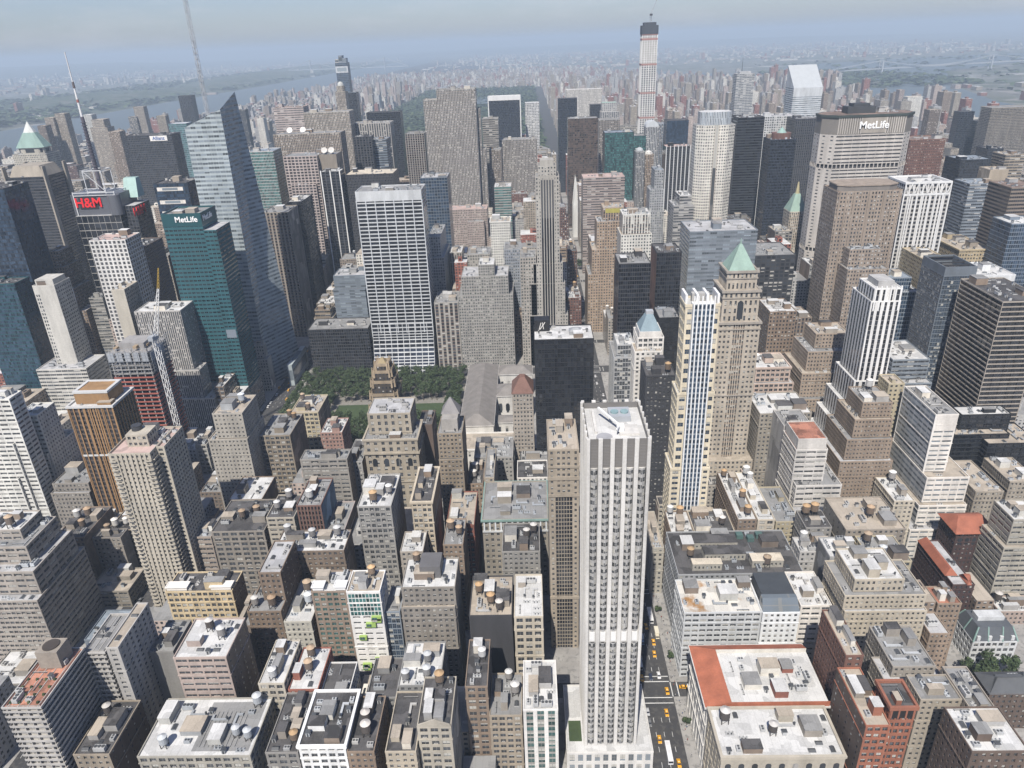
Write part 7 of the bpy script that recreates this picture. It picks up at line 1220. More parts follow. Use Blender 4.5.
def extra(r, x, B, o, c):
    """crowns and odd roof shapes of the box-shaped buildings"""
    x0, x1, y0, y1, H = B[0]; cx_, cy_, w_, d = (x0+x1)/2, (y0+y1)/2, x1-x0, y1-y0
    if x == 'blackslab': S_blackslab(r, B)
    elif x == 'gable':
        m = MB(); m.ngon([(x0, y0-.15, H), (x1, y0-.15, H), (x1-.5, y0-.15, H+1.2), (cx_, y0-.15, H+4.2), (x0+.5, y0-.15, H+1.2)]); m.ngon([(x0+.5, y0+.5, H+1.2), (cx_, y0+.5, H+4.2), (x1-.5, y0+.5, H+1.2), (x1, y0+.5, H), (x0, y0+.5, H)])
        for a, b_ in (((x1, H), (x1-.5, H+1.2)), ((x1-.5, H+1.2), (cx_, H+4.2)), ((cx_, H+4.2), (x0+.5, H+1.2)), ((x0+.5, H+1.2), (x0, H))): m.quad((a[0], y0-.15, a[1]), (a[0], y0+.5, a[1]), (b_[0], y0+.5, b_[1]), (b_[0], y0-.15, b_[1]))
        m.build('gable', wallmat(c), r)
    elif x == 'lime':
        rg = random.Random(4); lm = plain('lime_green', (.30, .43, .12), .6, .08)
        for k in range(9):
            m = MB(); a = x0+rg.uniform(.05, .7)*w_; z = H*rg.uniform(.25, .86); m.box(a, a+rg.uniform(3.4, 5.6), y0-1.5, y0-.02, z, z+2.6, bottom=True); e = m.build('balcony_box', lm, r); q = MB(); q.quad((a+.4, y0-1.53, z+.5), (a+3, y0-1.53, z+.5), (a+3, y0-1.53, z+2.2), (a+.4, y0-1.53, z+2.2)); q.build('pane', panemat('greenglass'), e)
        m = MB(); m.quad((x0+.6, y0-.06, H-16), (x1-.6, y0-.06, H-16), (x1-.6, y0-.06, H-1.2), (x0+.6, y0-.06, H-1.2), 0, ((0, 0), (9, 0), (9, 5), (0, 5))); m.build('glass_top', facade('white', 'greenglass', .84, .8), r)
    elif x == 'bigbox':
        m = MB(); m.box(x0+9, x0+20, y0+8, y0+20, H-.5, H+7); m.build('plant_screen', plain('screen_grey', (.17, .165, .165), .7, .15), r)
    elif x == 'frames':
        for a in (x0+.8, x1-w_*.32):
            m = MB(); m.box(a, a+w_*.3, y0+.8, y0+d*.3, H+.2, H+2.6); ring(m, a-.4, a+w_*.3+.4, y0+.4, y0+d*.3+.4, H+2.2, H+2.8, .3, .2); m.build('roof_frame', WHT, r)
    elif x == 'striproof':
        m = MB(); m.quad((x0+w_*.45, y0+3, H-.5), (x1-2, y0+3, H-.5), (x1-2, y1-2, H-.5), (x0+w_*.45, y1-2, H-.5)); m.build('roof_deck', roofmat('grey'), r)
        for i in range(9):
            m = MB(); a = x0+w_*.5+i*2; m.box(a, a+.5, y0+5, y0+24, H-.5, H-.1); m.build('roof_rib', roofmat('grey'), r)
    elif x == 'greencornice':
        m = MB(); ring(m, x0, x1, y0, y1, H-1.2, H+.1, .1, .9); m.build('copper_cornice', plain('copper_green', COPPER, .7), r)
        for i in range(12):
            m = MB(); a = x0+1.2+(w_-2.4)*i/11; m.box(a-.45, a+.45, y0-.35, y0-.01, H-8.2, H-1.4); m.build('pilaster', WHT, r)
        m = MB(); m.box(x0, x1, y0-.8, y0-.01, H-9.2, H-8.2); m.build('string_course', wallmat('whitestone'), r)
    elif x == 'cap':
        m = MB(); a = rect(x0+4, x1-4, y0+5, y1-5); m.loft(a, H-.4, a, H+9); m.build('penthouse', wallmat('orange'), r); m = MB(); ring(m, x0+4, x1-4, y0+5, y1-5, H+8, H+9.6, 2, .4); m.build('roof_edge', WHT, r)
        m = MB(); ring(m, x0, x1, y0, y1, H-1, H+.6, .5, .9); m.build('roof_edge', WHT, r); m = MB(); ring(m, x0, x1, y0, y1, H*.62, H*.62+1.4, .1, .3); m.build('band', WHT, r); ribs(r, x0, x1, y0, 0, H-1, 9, .8, .45, wallmat('orange'))
    elif x == 'arches':
        for i in range(4):
            a = x0+w_*(.17+.22*i); m = MB(); z = H*.70; m.ngon([(a-1.7, y0-.08, z), (a+1.7, y0-.08, z)]+[(a+1.7*math.cos(t*math.pi/8), y0-.08, z+5+1.7*math.sin(t*math.pi/8)) for t in range(9)]); m.build('arched_window', panemat('dark'), r)
        m = MB(); ring(m, x0, x1, y0, y1, H*.84, H*.84+1.2, .2, 1.1); ring(m, x0, x1, y0, y1, H*.52, H*.52+.9, .2, .7); m.build('string_course', wallmat('cream'), r)
    elif x == 'arcade':
        for i in range(9):
            a = x0+3+(w_-6)*i/8; m = MB(); z = H-9.5; m.ngon([(a-1.3, y0-.3, z), (a+1.3, y0-.3, z)]+[(a+1.3*math.cos(t*math.pi/8), y0-.3, z+4+1.3*math.sin(t*math.pi/8)) for t in range(9)]); m.build('arched_window', panemat('dark'), r)
        m = MB(); m.box(x0-.3, x1+.3, y0-.25, y0-.02, H-11, H-2); m.build('arcade_panel', wallmat('cream'), r)
    elif x == 'gabletop':
        m = MB(); a = rect(x0+3, x1-3, y0+4, y1-3); m.loft(a, H-.5, a, H+9); m.build('penthouse', wallmat('ltgrey'), r); pyramid(r, x0+2, x1-2, y0+12, y1-2, H+9, H+19, (.27, .27, .28), 'slate_roof', .08)
    elif x == 'redpyr':
        m = MB(); m.loft(rect(x0-.5, x1+.5, y0-.5, y1+.5), H, rect(cx_-2, cx_+2, cy_-3, cy_+3), H+10); m.build('pyramid_roof', plain('red_tile', (.17, .095, .075), .85, .3), r)
    elif x == 'attic':
        m = MB(); m.loft(rect(x0, x1, y0, y0+8), H-.3, rect(x0+.5, x1-.5, y0+5, y0+8), H+6); e = m.build('glazed_attic', panemat('greyglass'), r); b_ = MB(); b_.box(x0+1, x1-1, y0+8, y1-2, H-.4, H+6); b_.build('bulkhead', plain('pent_dark', (.05, .055, .06), .7), r)
    elif x == 'blanktop':
        m = MB(); m.box(x0+1, x1-1, y0+1, y1-1, H-.4, H+7); e = m.build('penthouse', wallmat('white'), r); q = MB(); ring(q, x0+1, x1-1, y0+1, y1-1, H+6.4, H+7.6); q.build('parapet', wallmat('white'), e); q = MB(); q.quad((x0+1.5, y0+1.5, H+7.05), (x1-1.5, y0+1.5, H+7.05), (x1-1.5, y1-1.5, H+7.05), (x0+1.5, y1-1.5, H+7.05)); q.build('penthouse_roof', roofmat('brick'), e)
    elif x == 'wedge':
        m = MB(); m.box(x0+.3, x1-.3, y0-.15, y0-.02, H-12, H-.3); m.build('blank_top', wallmat('white'), r)
        for t in (0, 1): q = MB(); yy_ = y0 if t == 0 else y1; q.box(x0-.3, x0+.9, yy_-.3, yy_+.3, 0, H+.3); q.build('edge_pier', WHT, r)
    elif x == 'unionleague':
        m = MB(); m.loft(rect(x0-1.6, x1+1.6, y0-1.6, y1+1.6), H, rect(x0+4, x1-4, y0+9, y1-9), H+6.5); m.build('hipped_roof', plain('orange_tile', (.42, .145, .085), .8, .3), r)
        bx = B[1] if len(B) > 1 else B[0]
        m = MB(); m.loft(rect(bx[0]-.5, bx[0]+7, bx[2]+8, bx[3]+.2), bx[4], rect(bx[0]+2.6, bx[0]+3.8, bx[2]+10, bx[3]-2), bx[4]+4); m.loft(rect(bx[0]+8, bx[1]-2, bx[2]-.5, bx[2]+9), bx[4], rect(bx[0]+11, bx[1]-5, bx[2]+3.4, bx[2]+5), bx[4]+4); m.build('tiled_roof', plain('orange_tile', (.42, .145, .085), .8, .3), r)
        for i in range(5):
            m = MB(); a = x0+3+(w_-6)*i/4; m.ngon([(a-1.1, y0-.06, H-9), (a+1.1, y0-.06, H-9)]+[(a+1.1*math.cos(t*math.pi/6), y0-.06, H-5+1.1*math.sin(t*math.pi/6)) for t in range(7)]); m.build('arched_window', panemat('dark'), r)
    elif x == 'mansard':
        m = MB(); m.loft(rect(x0, x1, y0, y1), H, rect(x0+3, x1-3, y0+3, y1-3), H+8); m.build('mansard_roof', plain('dark_slate', (.10, .105, .11), .7, .25), r)
        for (a, b_, p, q) in ((x0, y0, x0+3, y0+3), (x1, y0, x1-3, y0+3), (x0, y1, x0+3, y1-3), (x1, y1, x1-3, y1-3), (cx_-4, y0, cx_-4, y0+3), (cx_+4, y0, cx_+4, y0+3), (x0, cy_, x0+3, cy_)): m = MB(); m.bar((a, b_, H), (p, q, H+8.1), .45); m.build('copper_rib', plain('copper_green', (.36, .56, .47), .7), r)
        for i in range(4): m = MB(); a = x0+3+(w_-6)*i/3; m.box(a-.9, a+.9, y0+.2, y0+2.4, H+.1, H+3.4); e = m.build('dormer', wallmat('whitestone'), r)
        m = MB(); m.box(x0+5, x1-5, y0+8, y1-6, H+7.9, H+10.5); m.build('bulkhead', wallmat('whitestone'), r)
    elif x == 'loggia':
        for i in range(4): m = MB(); a = x0+.7+(w_-1.4)*i/3; m.box(a-.35, a+.35, y0-.3, y0-.01, H-6, H-1); m.build('loggia_pier', wallmat(c), r)
        m = MB(); m.quad((x0+.6, y0-.05, H-6), (x1-.6, y0-.05, H-6), (x1-.6, y0-.05, H-1.2), (x0+.6, y0-.05, H-1.2)); m.build('shade_panel', plain('loggia_shade', (.02, .018, .018), .9), r); m = MB(); ring(m, x0, x1, y0, y1, H-1, H+.9, .4, .7); m.build('cornice', wallmat(c), r)  # flat dark panel on the wall paints in the shade inside the loggia
    elif x == 'hip':
        m = MB(); m.loft(rect(x0-.4, x1+.4, y0-.4, y1+.4), H, rect(x0+6, x1-6, y0+8, y1-8), H+5); m.build('slate_roof', plain('dark_slate', (.06, .065, .075), .7, .2), r)
    elif x == 'bluepyr':
        pyramid(r, x0+2, x1-2, y0+2, y1-2, H+4, H+15, (.19, .26, .30), 'pyramid_roof', .3); m = MB(); m.box(x0+1.5, x1-1.5, y0+1.5, y1-1.5, H-.4, H+4); m.build('penthouse', wallmat('whitestone'), r); m = MB(); m.box(cx_-2.6, cx_+2.6, cy_-2.6, cy_+2.6, H+14.5, H+17); m.build('lantern', STEEL, r)
        for k in range(9): m = MB(); m.box(x0+w_*.25, x1-w_*.25, y0-1.3, y0-.02, 30+k*9, 30.4+k*9, bottom=True); m.build('balcony', WHT, r)
    elif x == 'frenchpanel':
        m = MB(); m.box(x0+3, x1-3, y0-.25, y0-.02, H-6, H-1); e = m.build('crown_panel', plain('faience', (.45, .40, .10), .5, .2), r)
    elif x == 'crenel':
        for i in range(7): m = MB(); a = x0+1+(w_-2)*i/6; m.loft(rect(a-.9, a+.9, y0-.6, y0+1), H-10, rect(a-.3, a+.3, y0-.2, y0+.6), H+4.5); m.build('pinnacle', wallmat('whitewarm'), r)
    elif x == 'openroof':
        m = MB(); ring(m, x0, x1, y0, y1, H-.5, H+7, .8, .02); m.build('roof_screen', wallmat('bluegrey'), r)
        for i in range(5): m = MB(); a = y0+2+(d-4)*i/4; m.box(x0+.8, x1-.8, a-.3, a+.3, H+5, H+6); m.build('roof_beam', DARK, r)
    elif x == 'roundroof':
        m = MB(); m.cyl(cx_, cy_, 1, 0, 1, 8); q = MB(); P = octo(cx_, cy_, w_/2-2, d/2-2, .35); q.loft(P, H-.4, P, H+4); q.build('penthouse', plain('roof_brown', (.20, .18, .16), .9), r); m = MB(); Q = octo(cx_, cy_, w_/2-1.4, d/2-1.4, .35); m.loft(Q, H+4, Q, H+5); m.build('roof_edge', wallmat('tanbrown'), r)
        for i in range(9): m = MB(); a = x0+2+(w_-4)*i/8; m.box(a-.6, a+.6, y0-.6, y0-.01, H*.55, H+.2); m.build('buttress', wallmat('tanbrown'), r)
    elif x == 'lattice':
        for i in range(8): m = MB(); a = x0+(w_)*i/7; m.bar((a-2.6 if i else a, y0-.3, H-9), (a, y0-.3, H), .55); m.bar((a+2.6 if i < 7 else a, y0-.3, H-9), (a, y0-.3, H), .55); m.build('crown_lattice', WHT, r)
        m = MB(); ring(m, x0, x1, y0, y1, H-.4, H+1.4, 1.2, .5); ring(m, x0, x1, y0, y1, H-11, H-9, .2, .5); m.build('crown_ring', WHT, r); ribs(r, x0, x1, y0, 0, H-11, 8, 1.2, .5, WHT)
    elif x == 'helmsley':
        m = MB(); m.loft(rect(x0, x1, y0, y1), H, rect(cx_-3, cx_+3, cy_-3, cy_+3), H+20); m.build('copper_roof', plain('copper_green', COPPER, .7), r); mast(r, cx_, cy_, H+20, H+34, 2.6, plain('gilt', (.40, .36, .22), .5), 'cupola', 8); m = MB(); m.box(x0-16, x1+16, y0-2, y1+8, 0, H*.62); m.build('wing_wall', facade('cream', 'dark', .48, .52), r)
    elif x == 'grace':
        m = MB(); 
        for k in range(6):
            a, b_ = k/6, (k+1)/6; g_ = lambda t: (1-t)**2.2*16
            m.quad((x0, y0-g_(a), a*55), (x1, y0-g_(a), a*55), (x1, y0-g_(b_)-.03, b_*55), (x0, y0-g_(b_)-.03, b_*55), 0, ((0, round(a*14)), (10, round(a*14)), (10, round(b_*14)), (0, round(b_*14))))
            m.tri((x1, y0-g_(a), a*55), (x1, y0, a*55), (x1, y0-g_(b_), b_*55), 1)
        m.build('sloping_foot', [facade('white', 'blackglass', .9, .7), wallmat('white')], r); m = MB(); m.box(x0-.1, x1+.1, y0-.4, y0-.02, H-10, H+.3); m.build('blank_top', wallmat('white'), r)
        ribs(r, x0, x1, y0, 40, H-9, 8, .9, .5, WHT)
    elif x in ('dishes', 'dishes2'):
        for i in range(2):
            a = x0+w_*(.3+.4*i) if x == 'dishes' else x0+w_*(.24+.2*i); m = MB(); m.cyl(0, 0, .4, -3, 0, 8); m.cyl(0, 0, .5, 0, 1.6, 14, 4.2, cap=False); o_ = m.build('dish_antenna', WHT, r); o_.location = (a, y0+6, H+4.5); o_.rotation_euler = (R(55), 0, 0)
    elif x == 'whiteribs': ribs(r, x0+.8, x1-.8, y0, 0, H+1.5, 7 if w_ > 30 else 3, 1.4, .6, WHT, 'white_rib')
    elif x == 'dome': wall_poly(r, octo(cx_, cy_, w_/2-3, d/2-3, .4), H, H+12, facade('tanlight', 'dark', .4, .6), 4, 4, 'drum'); dome(r, cx_, cy_, w_/2-4, H+12, 9, plain('pale_dome', (.55, .56, .52), .6))
    elif x == 'one57':
        for i, (a, h, cc) in enumerate(((0, 8, 'ltgrey'), (.3, 16, 'bluegrey'), (.62, 10, 'bluegrey'))): m = MB(); m.box(x0+w_*a+.1, x0+w_*(a+.3), y0+2, y1-3, H-.4, H+h); m.build('crown_step', facade(cc, 'greyglass', .9, .5), r)
        m = MB(); m.box(x0-.15, x1+.15, y0-.2, y0-.02, H-22, H-8); m.build('pale_band', facade('silver', 'greyglass', .8, .6), r)
    elif x == 'solow':
        m = MB(); ring(m, x0, x1, y0, y1, H-9, H+1, .6, .9); m.build('white_band', WHT, r)
        for a in (x0, x1): m = MB(); m.box(a-1.2, a+1.2, y0-1.2, y0+.6, 0, H); m.build('edge_pier', WHT, r)
        m = MB()
        for k in range(5): t, u = k/5, (k+1)/5; g_ = lambda v: 18*(1-v)**2; m.quad((x0, y0-g_(t), 70*t), (x1, y0-g_(t), 70*t), (x1, y0-g_(u)-.05, 70*u), (x0, y0-g_(u)-.05, 70*u))
        m.build('sloping_foot', panemat('blackglass'), r)
    elif x == 'arch':
        m = MB(); P = [(x0+w_*.5+w_*.5*math.cos(t*math.pi/8), H+w_*.42*math.sin(t*math.pi/8)) for t in range(9)]
        for k in range(8): m.quad((P[k][0], y0, P[k][1]), (P[k][0], y1, P[k][1]), (P[k+1][0], y1, P[k+1][1]), (P[k+1][0], y0, P[k+1][1]))
        m.ngon([(p[0], y0, p[1]) for p in P]); m.ngon([(p[0], y1, p[1]) for p in P[::-1]]); m.build('arched_crown', plain('crown_white', (.55, .56, .55), .7), r)
    elif x == 'smalldome': dome(r, cx_, cy_, min(w_, d)*.42, H, 6, plain('crown_white', (.55, .56, .55), .7), 'rounded_cap'); mast(r, cx_, cy_, H+5.5, H+10, .5, STEEL, 'finial')
    elif x == 'mast': m = MB(); m.box(x0+8, x1-8, y0+6, y1-6, H-.4, H+5); m.build('penthouse', wallmat('ltgrey'), r); mast(r, cx_-6, cy_, H+5, H+36, .8, DARK)
    elif x == 'citi':
        m = MB(); z = H+38; m.quad((x0, y0, H), (x1, y0, H), (x1, y1, z), (x0, y1, z)); m.build('slanted_roof', plain('silver_roof', (.40, .43, .45), .5, .08), r)
        m = MB(); m.tri((x1, y0, H), (x1, y1, H), (x1, y1, z)); m.tri((x0, y1, H), (x0, y0, H), (x0, y1, z)); m.quad((x1, y1, H), (x0, y1, H), (x0, y1, z), (x1, y1, z)); m.build('wedge_wall', wallmat('silver'), r)
        m = MB(); m.box(x0-.1, x1+.1, y0-.2, y0-.02, H-16, H); m.build('blank_band', wallmat('silver'), r)
    elif x == 'drum': m = MB(); m.cyl(cx_+2, cy_, min(w_, d)*.38, H-.4, H+7, 20); m.build('drum', wallmat('redbrown'), r); m = MB(); m.cyl(cx_+2, cy_, min(w_, d)*.2, H+7, H+14, 8, .2); m.build('green_cap', plain('copper_green', COPPER, .7), r)
    elif x == 'fins':
        for a in (x0-2.2, x1+.1): m = MB(); m.box(a, a+2.1, y0-2, y0+5, 0, H+13); m.build('corner_fin', wallmat('tanlight'), r); m = MB(); m.box(a, a+2.1, y1-5, y1+2, 0, H+13); m.build('corner_fin', wallmat('tanlight'), r)
        m = MB(); m.loft(rect(x0+2, x1-2, y0+4, y1-4), H-.4, rect(x0+8, x1-8, y0+8, y1-8), H+13); m.build('crown', wallmat('tanlight'), r)
    elif x == 'bush': m = MB(); m.box(x0+2, x1-2, y0+3, y1-3, H-.4, H+5); m.build('penthouse', wallmat('whitewarm'), r); face = MB(); face.quad((x0+.8, y0-.05, 40), (x0+5, y0-.05, 40), (x0+5, y0-.05, H-8), (x0+.8, y0-.05, H-8), 0, ((0, 0), (2, 0), (2, 24), (0, 24))); face.build('window_column', facade('whitewarm', 'dark', .6, .6), r); face = MB(); face.quad((x1+.05, y0+1, 10), (x1+.05, y1-1, 10), (x1+.05, y1-1, H-2), (x1+.05, y0+1, H-2), 0, ((0, 0), (8, 0), (8, 34), (0, 34))); face.build('window_column', facade('whitewarm', 'dark', .5, .5), r)
    elif x == 'litbands':
        for z in (H-8, H-22, H-34): m = MB(); m.box(x0+3, x1-6, y0-.15, y0-.02, z, z+4); m.build('pale_band', facade('white', 'greyglass', .6, .7), r)
    elif x == 'allianz': m = MB(); m.box(x0+w_*.52, x0+w_*.9, y0-1, y0-.05, H-10, H-1.5); e = m.build('sign_panel', WHT, r); letters('Allianz', e, (x0+w_*.71, y0-1.2, H-5.8), 8, plain('sign_blue', (.03, .10, .33), .5), depth=.1)
    elif x == 'wwp': m = MB(); P = octo(cx_, cy_, w_/2-4, d/2-4, .3); Q = octo(cx_, cy_, w_/2-15, d/2-12, .3); q = MB(); q.loft(octo(cx_, cy_, w_*.37, d*.37, .3), H-.4, octo(cx_, cy_, w_*.37, d*.37, .3), H+10); q.build('crown_wall', facade('cream', 'dark', .5, .6), r); m.loft(octo(cx_, cy_, w_*.42, d*.42, .3), H+10, octo(cx_, cy_, w_*.17, d*.17, .3), H+34); m.build('copper_roof', plain('copper_green', COPPER, .7), r); m = MB(); m.loft(octo(cx_, cy_, w_*.16, d*.16, .3), H+34, octo(cx_, cy_, .2, .2, .3), H+52); m.build('lantern', plain('pale_lantern', (.6, .6, .55), .6), r)
    elif x == 'darkstore':
        for i, (a, b_, p, q) in enumerate(((x0+9, x0+26, y0+4, y0+9), (x0+18, x0+42, y0+13, y0+21), (x0+44, x0+62, y0+6, y0+13), (x0+14, x0+40, y0+24, y0+32))):
            bx = (a, b_, p, q, H-.5, H+4.2); m = MB(); w2 = []; Q = rect(a, b_, p, q)
            for k in range(4): face_geo(m, w2, Q[k], Q[(k+1) % 4], H-.5, H+4.2, 2.4, 4.7, .42, .42)
            e = m.build('penthouse', wallmat('cream'), r); add_windows(w2, 'dark', e, False); t = MB(); t.box(a-.2, b_+.2, p-.2, q+.2, H+4.2, H+4.5); t.build('penthouse_roof', roofmat('dark' if i % 2 else 'cream'), e)
        for i in range(5): m = MB(); a = x0+36+i*6; m.box(a, a+4, y1-11+(i % 2)*3, y1-7+(i % 2)*3, H-.5, H+2.4); m.build('green_plant_unit', plain('plant_green', (.10, .17, .15), .7, .2), r)
    elif x == 'slab':
        m = MB(); m.box(cx_-5, cx_+5, y1-12, y1-3, H-.4, H+9); m.build('bulkhead', wallmat('greybrown'), r); m = MB(); m.cyl(cx_, y1-7.5, 3.6, H+9, H+9.5, 16); m.build('tank_lid', plain('tank_lid', (.06, .05, .045), .9), r)
        for i in range(16): m = MB(); a, b_ = x0+2+(i % 4)*4, y0+3+(i//4)*4.2; m.cyl(a, b_, .7, H-.5, H+.3, 8, .5); m.build('planter', LEAF[i % 3], r)
# ------------------------------------------------------------------ the buildings
def contains(a, b_, e=.8): return a[0] <= b_[0]+e and a[1] >= b_[1]-e and a[2] <= b_[2]+e and a[3] >= b_[3]-e
for idx, (name, label, cat, B, c, o) in enumerate(ROWS):
    bx0 = B[0]; bxm = [b_ for b_ in B]; ox, oy = (bx0[0]+bx0[1])/2, (bx0[2]+bx0[3])/2
    root = thing(name, label, cat, (ox, oy, 0)); L = [(b_[0]-ox, b_[1]-ox, b_[2]-oy, b_[3]-oy, b_[4]) for b_ in B]
    rt_ = random.Random(idx*13+5); tv = rt_.uniform(.72, 1.08); th = rt_.uniform(-.05, .05); TINT[0] = (tv*(1+th), tv, tv*(1-th*1.2), 1.0) if o.get('x') not in SPEC else (1.0, 1.0, 1.0, 1.0)
    near = bx0[2] < 600; single = bx0[2] < 300 and idx < 240; x = o.get('x')
    if x in SPEC: SPEC[x](root, L, o); continue
    rc = o.get('r', 'grey')
    for i, b_ in enumerate(B):
        lo = L[i]; z0 = max([0.0]+[L[j][4] for j in range(len(B)) if j != i and L[j][4] < lo[4] and contains(L[j], lo)])
        if b_[5] == 'balcony': balcony_slab(root, (*lo[:4], z0, lo[4]), c, lo[4])
        else: walls(root, (*lo[:4], z0, lo[4]), b_[5], c, o, near, single and i == 0)
        flat_roof(root, lo, rc if i == 0 else rng.choice(('ltgrey', 'grey', 'tan')), c, o, bool(o.get('cor')) and i == 0)
        blk = [(q[0]-.5, q[1]+.5, q[2]-.5, q[3]+.5) for q in L if q[4] > lo[4]]
        oo = dict(o)
        if i > 0: oo = dict(bk=0, tk=0, ac=1)
        if b_[2] < 1500: roof_stuff(root, (*lo[:4], lo[4]-.55), oo, c, blk)
    if x: extra(root, x, L, o, c)
TINT[0] = (1.0, 1.0, 1.0, 1.0)
# ------------------------------------------------------------------ trees
def crown_mesh(seed, rr, h0, h1, n):
    rg = random.Random(seed); m = MB(); lobes = [(rg.uniform(-.5, .5)*rr, rg.uniform(-.5, .5)*rr, rg.uniform(h0+.25*(h1-h0), h1-.2*(h1-h0)), rr*rg.uniform(.38, .62)) for _ in range(9)]
    for _ in range(n):
        lx, ly, lz, lr = rg.choice(lobes); v = Vector((rg.gauss(0, 1), rg.gauss(0, 1), rg.gauss(0, 1))).normalized(); k = lr*rg.uniform(.55, 1.05)
        c = Vector((lx, ly, lz))+Vector((v.x*k, v.y*k, v.z*k*.8)); s = rg.uniform(.35, .8)
        u = (v.orthogonal().normalized()+Vector((rg.uniform(-.6, .6), rg.uniform(-.6, .6), rg.uniform(-.6, .6)))).normalized()*s; w_ = v.cross(u).normalized()*s*rg.uniform(.6, 1)
        m.quad(tuple(c-u), tuple(c-w_), tuple(c+u), tuple(c+w_), rg.choice((0, 0, 1, 1, 1, 2)))
    return mesh_of(m, 'crown', LEAF)
def trunk_mesh(h, r):
    m = MB(); m.cyl(0, 0, r, 0, h, 7, r*.55)
    for a in range(5):
        t = a*1.26; m.bar((0, 0, h*.7), (math.cos(t)*h*.42, math.sin(t)*h*.42, h*1.35), r*.3)
    return mesh_of(m, 'trunk', plain('bark', (.09, .07, .055), .9))
TREES = {k: [(crown_mesh(k*10+i, r_, h0, h1, n), trunk_mesh(h0*1.1, .35 if r_ > 3 else .15)) for i in range(4)] for k, r_, h0, h1, n in ((1, 6.2, 6, 19, 620), (2, 4.6, 3.5, 13, 560), (3, 2.2, 2.2, 6.5, 240))}
def tree(k, x, y, z, label, group, s=1.0):
    r = thing('street_tree' if k == 3 else 'plane_tree' if k == 1 else 'garden_tree', label, 'tree', (x, y, z), group); c, t = rng.choice(TREES[k]); r.rotation_euler.z = rng.uniform(0, 6.28); r.scale = (s, s, s*rng.uniform(.9, 1.1))
    link('trunk', t, r); link('crown', c, r)
sheet('park_ground', [(-235, 563), (-58, 563), (-58, 725), (-235, 725)], .154, groundmat('gravel', ((.20, .19, .165), (.24, .225, .20), (.17, .165, .15)), (.1, .6)))
sheet('lawn', [(-186, 617), (-76, 617), (-76, 660), (-186, 660)], .16, groundmat('lawn_turf', ((.038, .062, .024), (.046, .072, .028), (.055, .08, .033)), (.06, .3)))
for i in range(24):
    for j, y in enumerate((566, 575, 584, 593, 602, 611, 667, 676, 685, 694, 703, 712, 720)):
        x = -231+i*7.3
        if (i*7+j*3) % 5 == 0: continue
        tree(1, x+rng.uniform(-1.6, 1.6), y+rng.uniform(-1.6, 1.6), .15, 'dark green plane tree in the closed canopy of the midtown park', 'plane trees of the park', rng.uniform(.8, 1.02))
for j in range(6):
    for x in (-231, -223, -215, -207, -199, -192, -70, -63): tree(1, x+rng.uniform(-1, 1), 618+j*9, .15, 'dark green plane tree in the closed canopy of the midtown park', 'plane trees of the park', rng.uniform(.8, 1.0))
for x, y, s in ((254, 290, 1.1), (261, 294, 1.3), (268, 289, 1.1), (252, 299, 1.0), (264, 300, 1.15), (273, 296, 1.25), (258, 284, 1.0), (276, 286, 1.1), (267, 282, 1.0)):
    tree(2, x, y, .15, 'bushy green garden tree beside the low slate roofed brownstone', 'garden trees at the lower right', s)
for i, (x, y, l) in enumerate(((68.6, 247.5, 'small green tree at the kerb in front of the tall piered tower podium'), (91.4, 268, 'small green tree on the pavement beside the orange roofed palazzo'), (90.6, 313, 'small dark green tree on the pavement beside the stained roof store'), (91, 1122, 'lone green tree far up the avenue pavement beyond the library'), (90, 352, 'small dark green tree at the far corner of the broad dark roofed store'))):
    tree(3, x, y, .15, l, 'street trees on the avenue', 1.0 if y < 1000 else 2.6)
